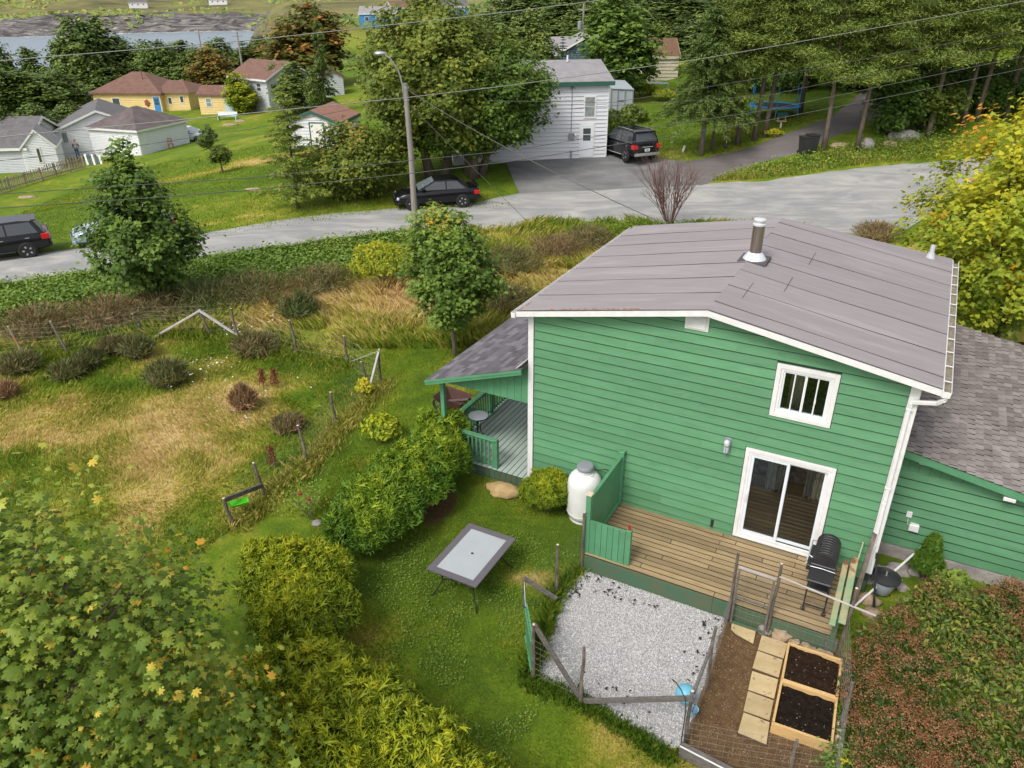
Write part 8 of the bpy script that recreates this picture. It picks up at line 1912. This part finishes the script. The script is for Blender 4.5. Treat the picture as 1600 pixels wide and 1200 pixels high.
# hedge and bushes before the yellow house
for i, (px, yt, Y, w, lab) in enumerate([(30, 160, 74, 60, 'low dark bush left behind the pale grey house'), (75, 158, 80, 70, 'dark hedge bush above the long dark roof'), (120, 155, 84, 60, 'hedge bush left of the yellow bungalow'), (328, 203, 66, 26, 'small bush at the nose of the white car')]):
    far_tree(px, yt, Y, 1, lab, w, None, 'bush', None, 'bush', i)
# the wood behind on the right: every tree its own
rg = np.random.default_rng(88)
def where(px):
    for lim, w in ((900, 'behind the roof of the white house'), (1010, 'behind the tall maple'), (1120, 'behind the cream shed'), (1230, 'above the trampoline'), (1330, 'behind the wheelie bins'), (1430, 'above the dark bushes'), (1530, 'above the long boulder')):
        if px < lim: return w
    return 'over the yellow maple'
for i in range(78):
    px = 760 + 900 * (i / 78) + rg.normal() * 14; row = i % 3; Y = [88, 112, 150][row] + rg.normal() * 8
    if px < 900: Y += 40
    pk_ = int(rg.choice([0, 1, 2, 3, 4, 0])); yt = [22, 0, -35][row] + rg.normal() * 10 - (10 if px > 1150 else 0)
    if px < 1060 and row == 0: continue
    far_tree(px, yt, Y, pk_, ('mixed green tree of the wood ' if pk_ < 3 else 'dark conifer of the wood ') + where(px), 90 + 30 * rg.random() if Y < 130 else 80, 'trees of the wood ' + where(px), 'tree' if pk_ < 3 else 'conifer_tree', L_wood2 if rg.random() < .3 and pk_ < 3 else None, rz_=i)
for i in range(16):
    px = 1180 + 440 * i / 15; p = at_dist(px, 70 + 5 * (i % 3) + (8 if px < 1400 else 0))
    put_tree('pine_tree', 'pine of the second row ' + where(px), 'tree', pines[i % 3], (L_pine, m_bark), p, i * 1.1 if i % 3 != 1 else .2, .95 + .1 * (i % 2), 'second row pines ' + where(px))
for i, (px, py, w, h, lab) in enumerate([(955, 205, 2.2, 1.4, 'tall grass bush at the greenhouse'), (985, 192, 1.6, 1.2, 'olive bush right of the greenhouse'), (1000, 150, 2.0, 1.0, 'yellow green garden plants behind the olive bush'), (1035, 158, 1.6, .9, 'bright yellow plants left of the spruce')]):
    p = G(px, py); bumpy_shrub('garden_bush', lab, 'bush', [(p.x, p.y, w * .5, w * .5, h), (p.x + w * .4, p.y + .2, w * .4, w * .4, h * .8)], 900, .22, L_wood2 if i < 2 else L_yellow, 110 + i, (.1, .5), .3, T_DIA)
p = G(1030, 144); t = thing('garden_table', 'pale blue garden table beside the cream shed', 'table', p)
MB().box(-.7, .7, -.4, .4, .66, .71).obj('table_top', m_pb, t)
for x in (-.6, .6):
    for y in (-.32, .32): MB().box(x - .04, x + .04, y - .04, y + .04, 0, .659).obj('leg', m_pb, t)
p = G(1545, 40); 
for i, (px, yb, yt, Y, lab) in enumerate([(911, 52, 6, 96, 'distant utility pole with transformer over the blue house'), (389, 95, 50, 118, 'distant utility pole above the brown roofed house'), (328, 66, 46, 150, 'thin distant pole in the tree belt'), (428, 58, 40, 150, 'thin distant pole at the water edge')]):
    p = at_dist(px, Y); z1 = top_z(p.x, p.y, yt) - p.z; t = thing('utility_pole', lab, 'utility pole', p); MB().tube([(0, 0, -.2), (0, 0, z1)], [.15, .11], 8).obj('pole', m_pole, t); MB().box(-.7, .7, -.06, -.0, z1 - .6, z1 - .48).obj('crossarm', m_pole, t)
    if i == 0: MB().lathe([(.22, 0), (.24, .1), (.24, .8), (.1, .9)], 12, (-.4, -.2, z1 - 2.6)).obj('transformer', m_greypvc, t, smooth=True)
# far houses
for i, (px, yb, yt, Y, L, mt, rf, lab) in enumerate([(566, 24, 12, 255, 11, m_bluep, m_roofgrey, 'distant blue house with brown roof on the far slope'), (690, 17, 1, 250, 8.5, m_bluep, m_roofdark, 'bright blue distant house above the huge maple'), (330, 8, 2, 640, 16, m_white, m_roofdark, 'tiny white house on the far shore'), (205, 6, 1, 820, 16, m_white, m_roofdark, 'second tiny white house far across the bay'), (800, 3, -8, 260, 14, m_white, m_roofgrey, 'white distant building over the wood'), (618, 12, 4, 290, 12, m_cream, m_roofbrown, 'distant cream house behind the blue one')]):
    if Y > 600:
        d_ = 790; p = at_dist(px, d_)
    else: p = at_dist(px, Y)
    z0 = top_z(p.x, p.y, yb); z1 = top_z(p.x, p.y, yt)
    t = thing('distant_house', lab, 'house', Vector((p.x, p.y, p.z)), .1 * i); h_ = max(3.0, z1 - p.z - 1.6) if Y < 600 else 4.5
    gable_house(t, L, 8, h_, 1.8, mt, rf, 'x', .3, m_white, .5, courses=False)
    for k in range(3): fwin(t, L * (.2 + .3 * k), 0, h_ - 2.0, 1.1, 1.1, bars=0)
# scrub on the far shore
n = 5200; a = -.95 + .75 * rg.random(n); d_ = 690 + 420 * rg.random(n) ** 1.3; x = d_ * np.sin(np.arctan(a)); y = d_ * np.cos(np.arctan(a)); k = vnoise(x, y, .02, 3) > .5; x, y = x[k], y[k]; n = len(x)
me = leaf_mesh('far_scrub', np.stack([x, y, terr(x, y) + .8], 1), np.array([0, -.5, .8]) + rg.normal(size=(n, 3)) * .4, 3.0 + 3 * rg.random(n), .3 + .7 * rg.random(n), T_DIA, rg)
tag(link('far_scrub', me, L_wood2), 'low scrub scattered over the far shore hill', 'scrub', kind='stuff')
n = 4200; a = -.42 + .40 * rg.random(n); d_ = 170 + 260 * rg.random(n); x = d_ * np.sin(np.arctan(a)); y = d_ * np.cos(np.arctan(a)); k = (vnoise(x, y, .03, 3) > .42) & (terr(x, y) > -12); x, y = x[k], y[k]; n = len(x)
me = leaf_mesh('slope_scrub', np.stack([x, y, terr(x, y) + .7 + 1.2 * rg.random(n)], 1), np.array([0, -.5, .8]) + rg.normal(size=(n, 3)) * .5, 1.4 + 1.6 * rg.random(n), .1 + .8 * rg.random(n), T_DIA, rg)
tag(link('slope_scrub', me, L_wood), 'scrubby bushes on the slope behind the tree belt', 'scrub', kind='stuff')
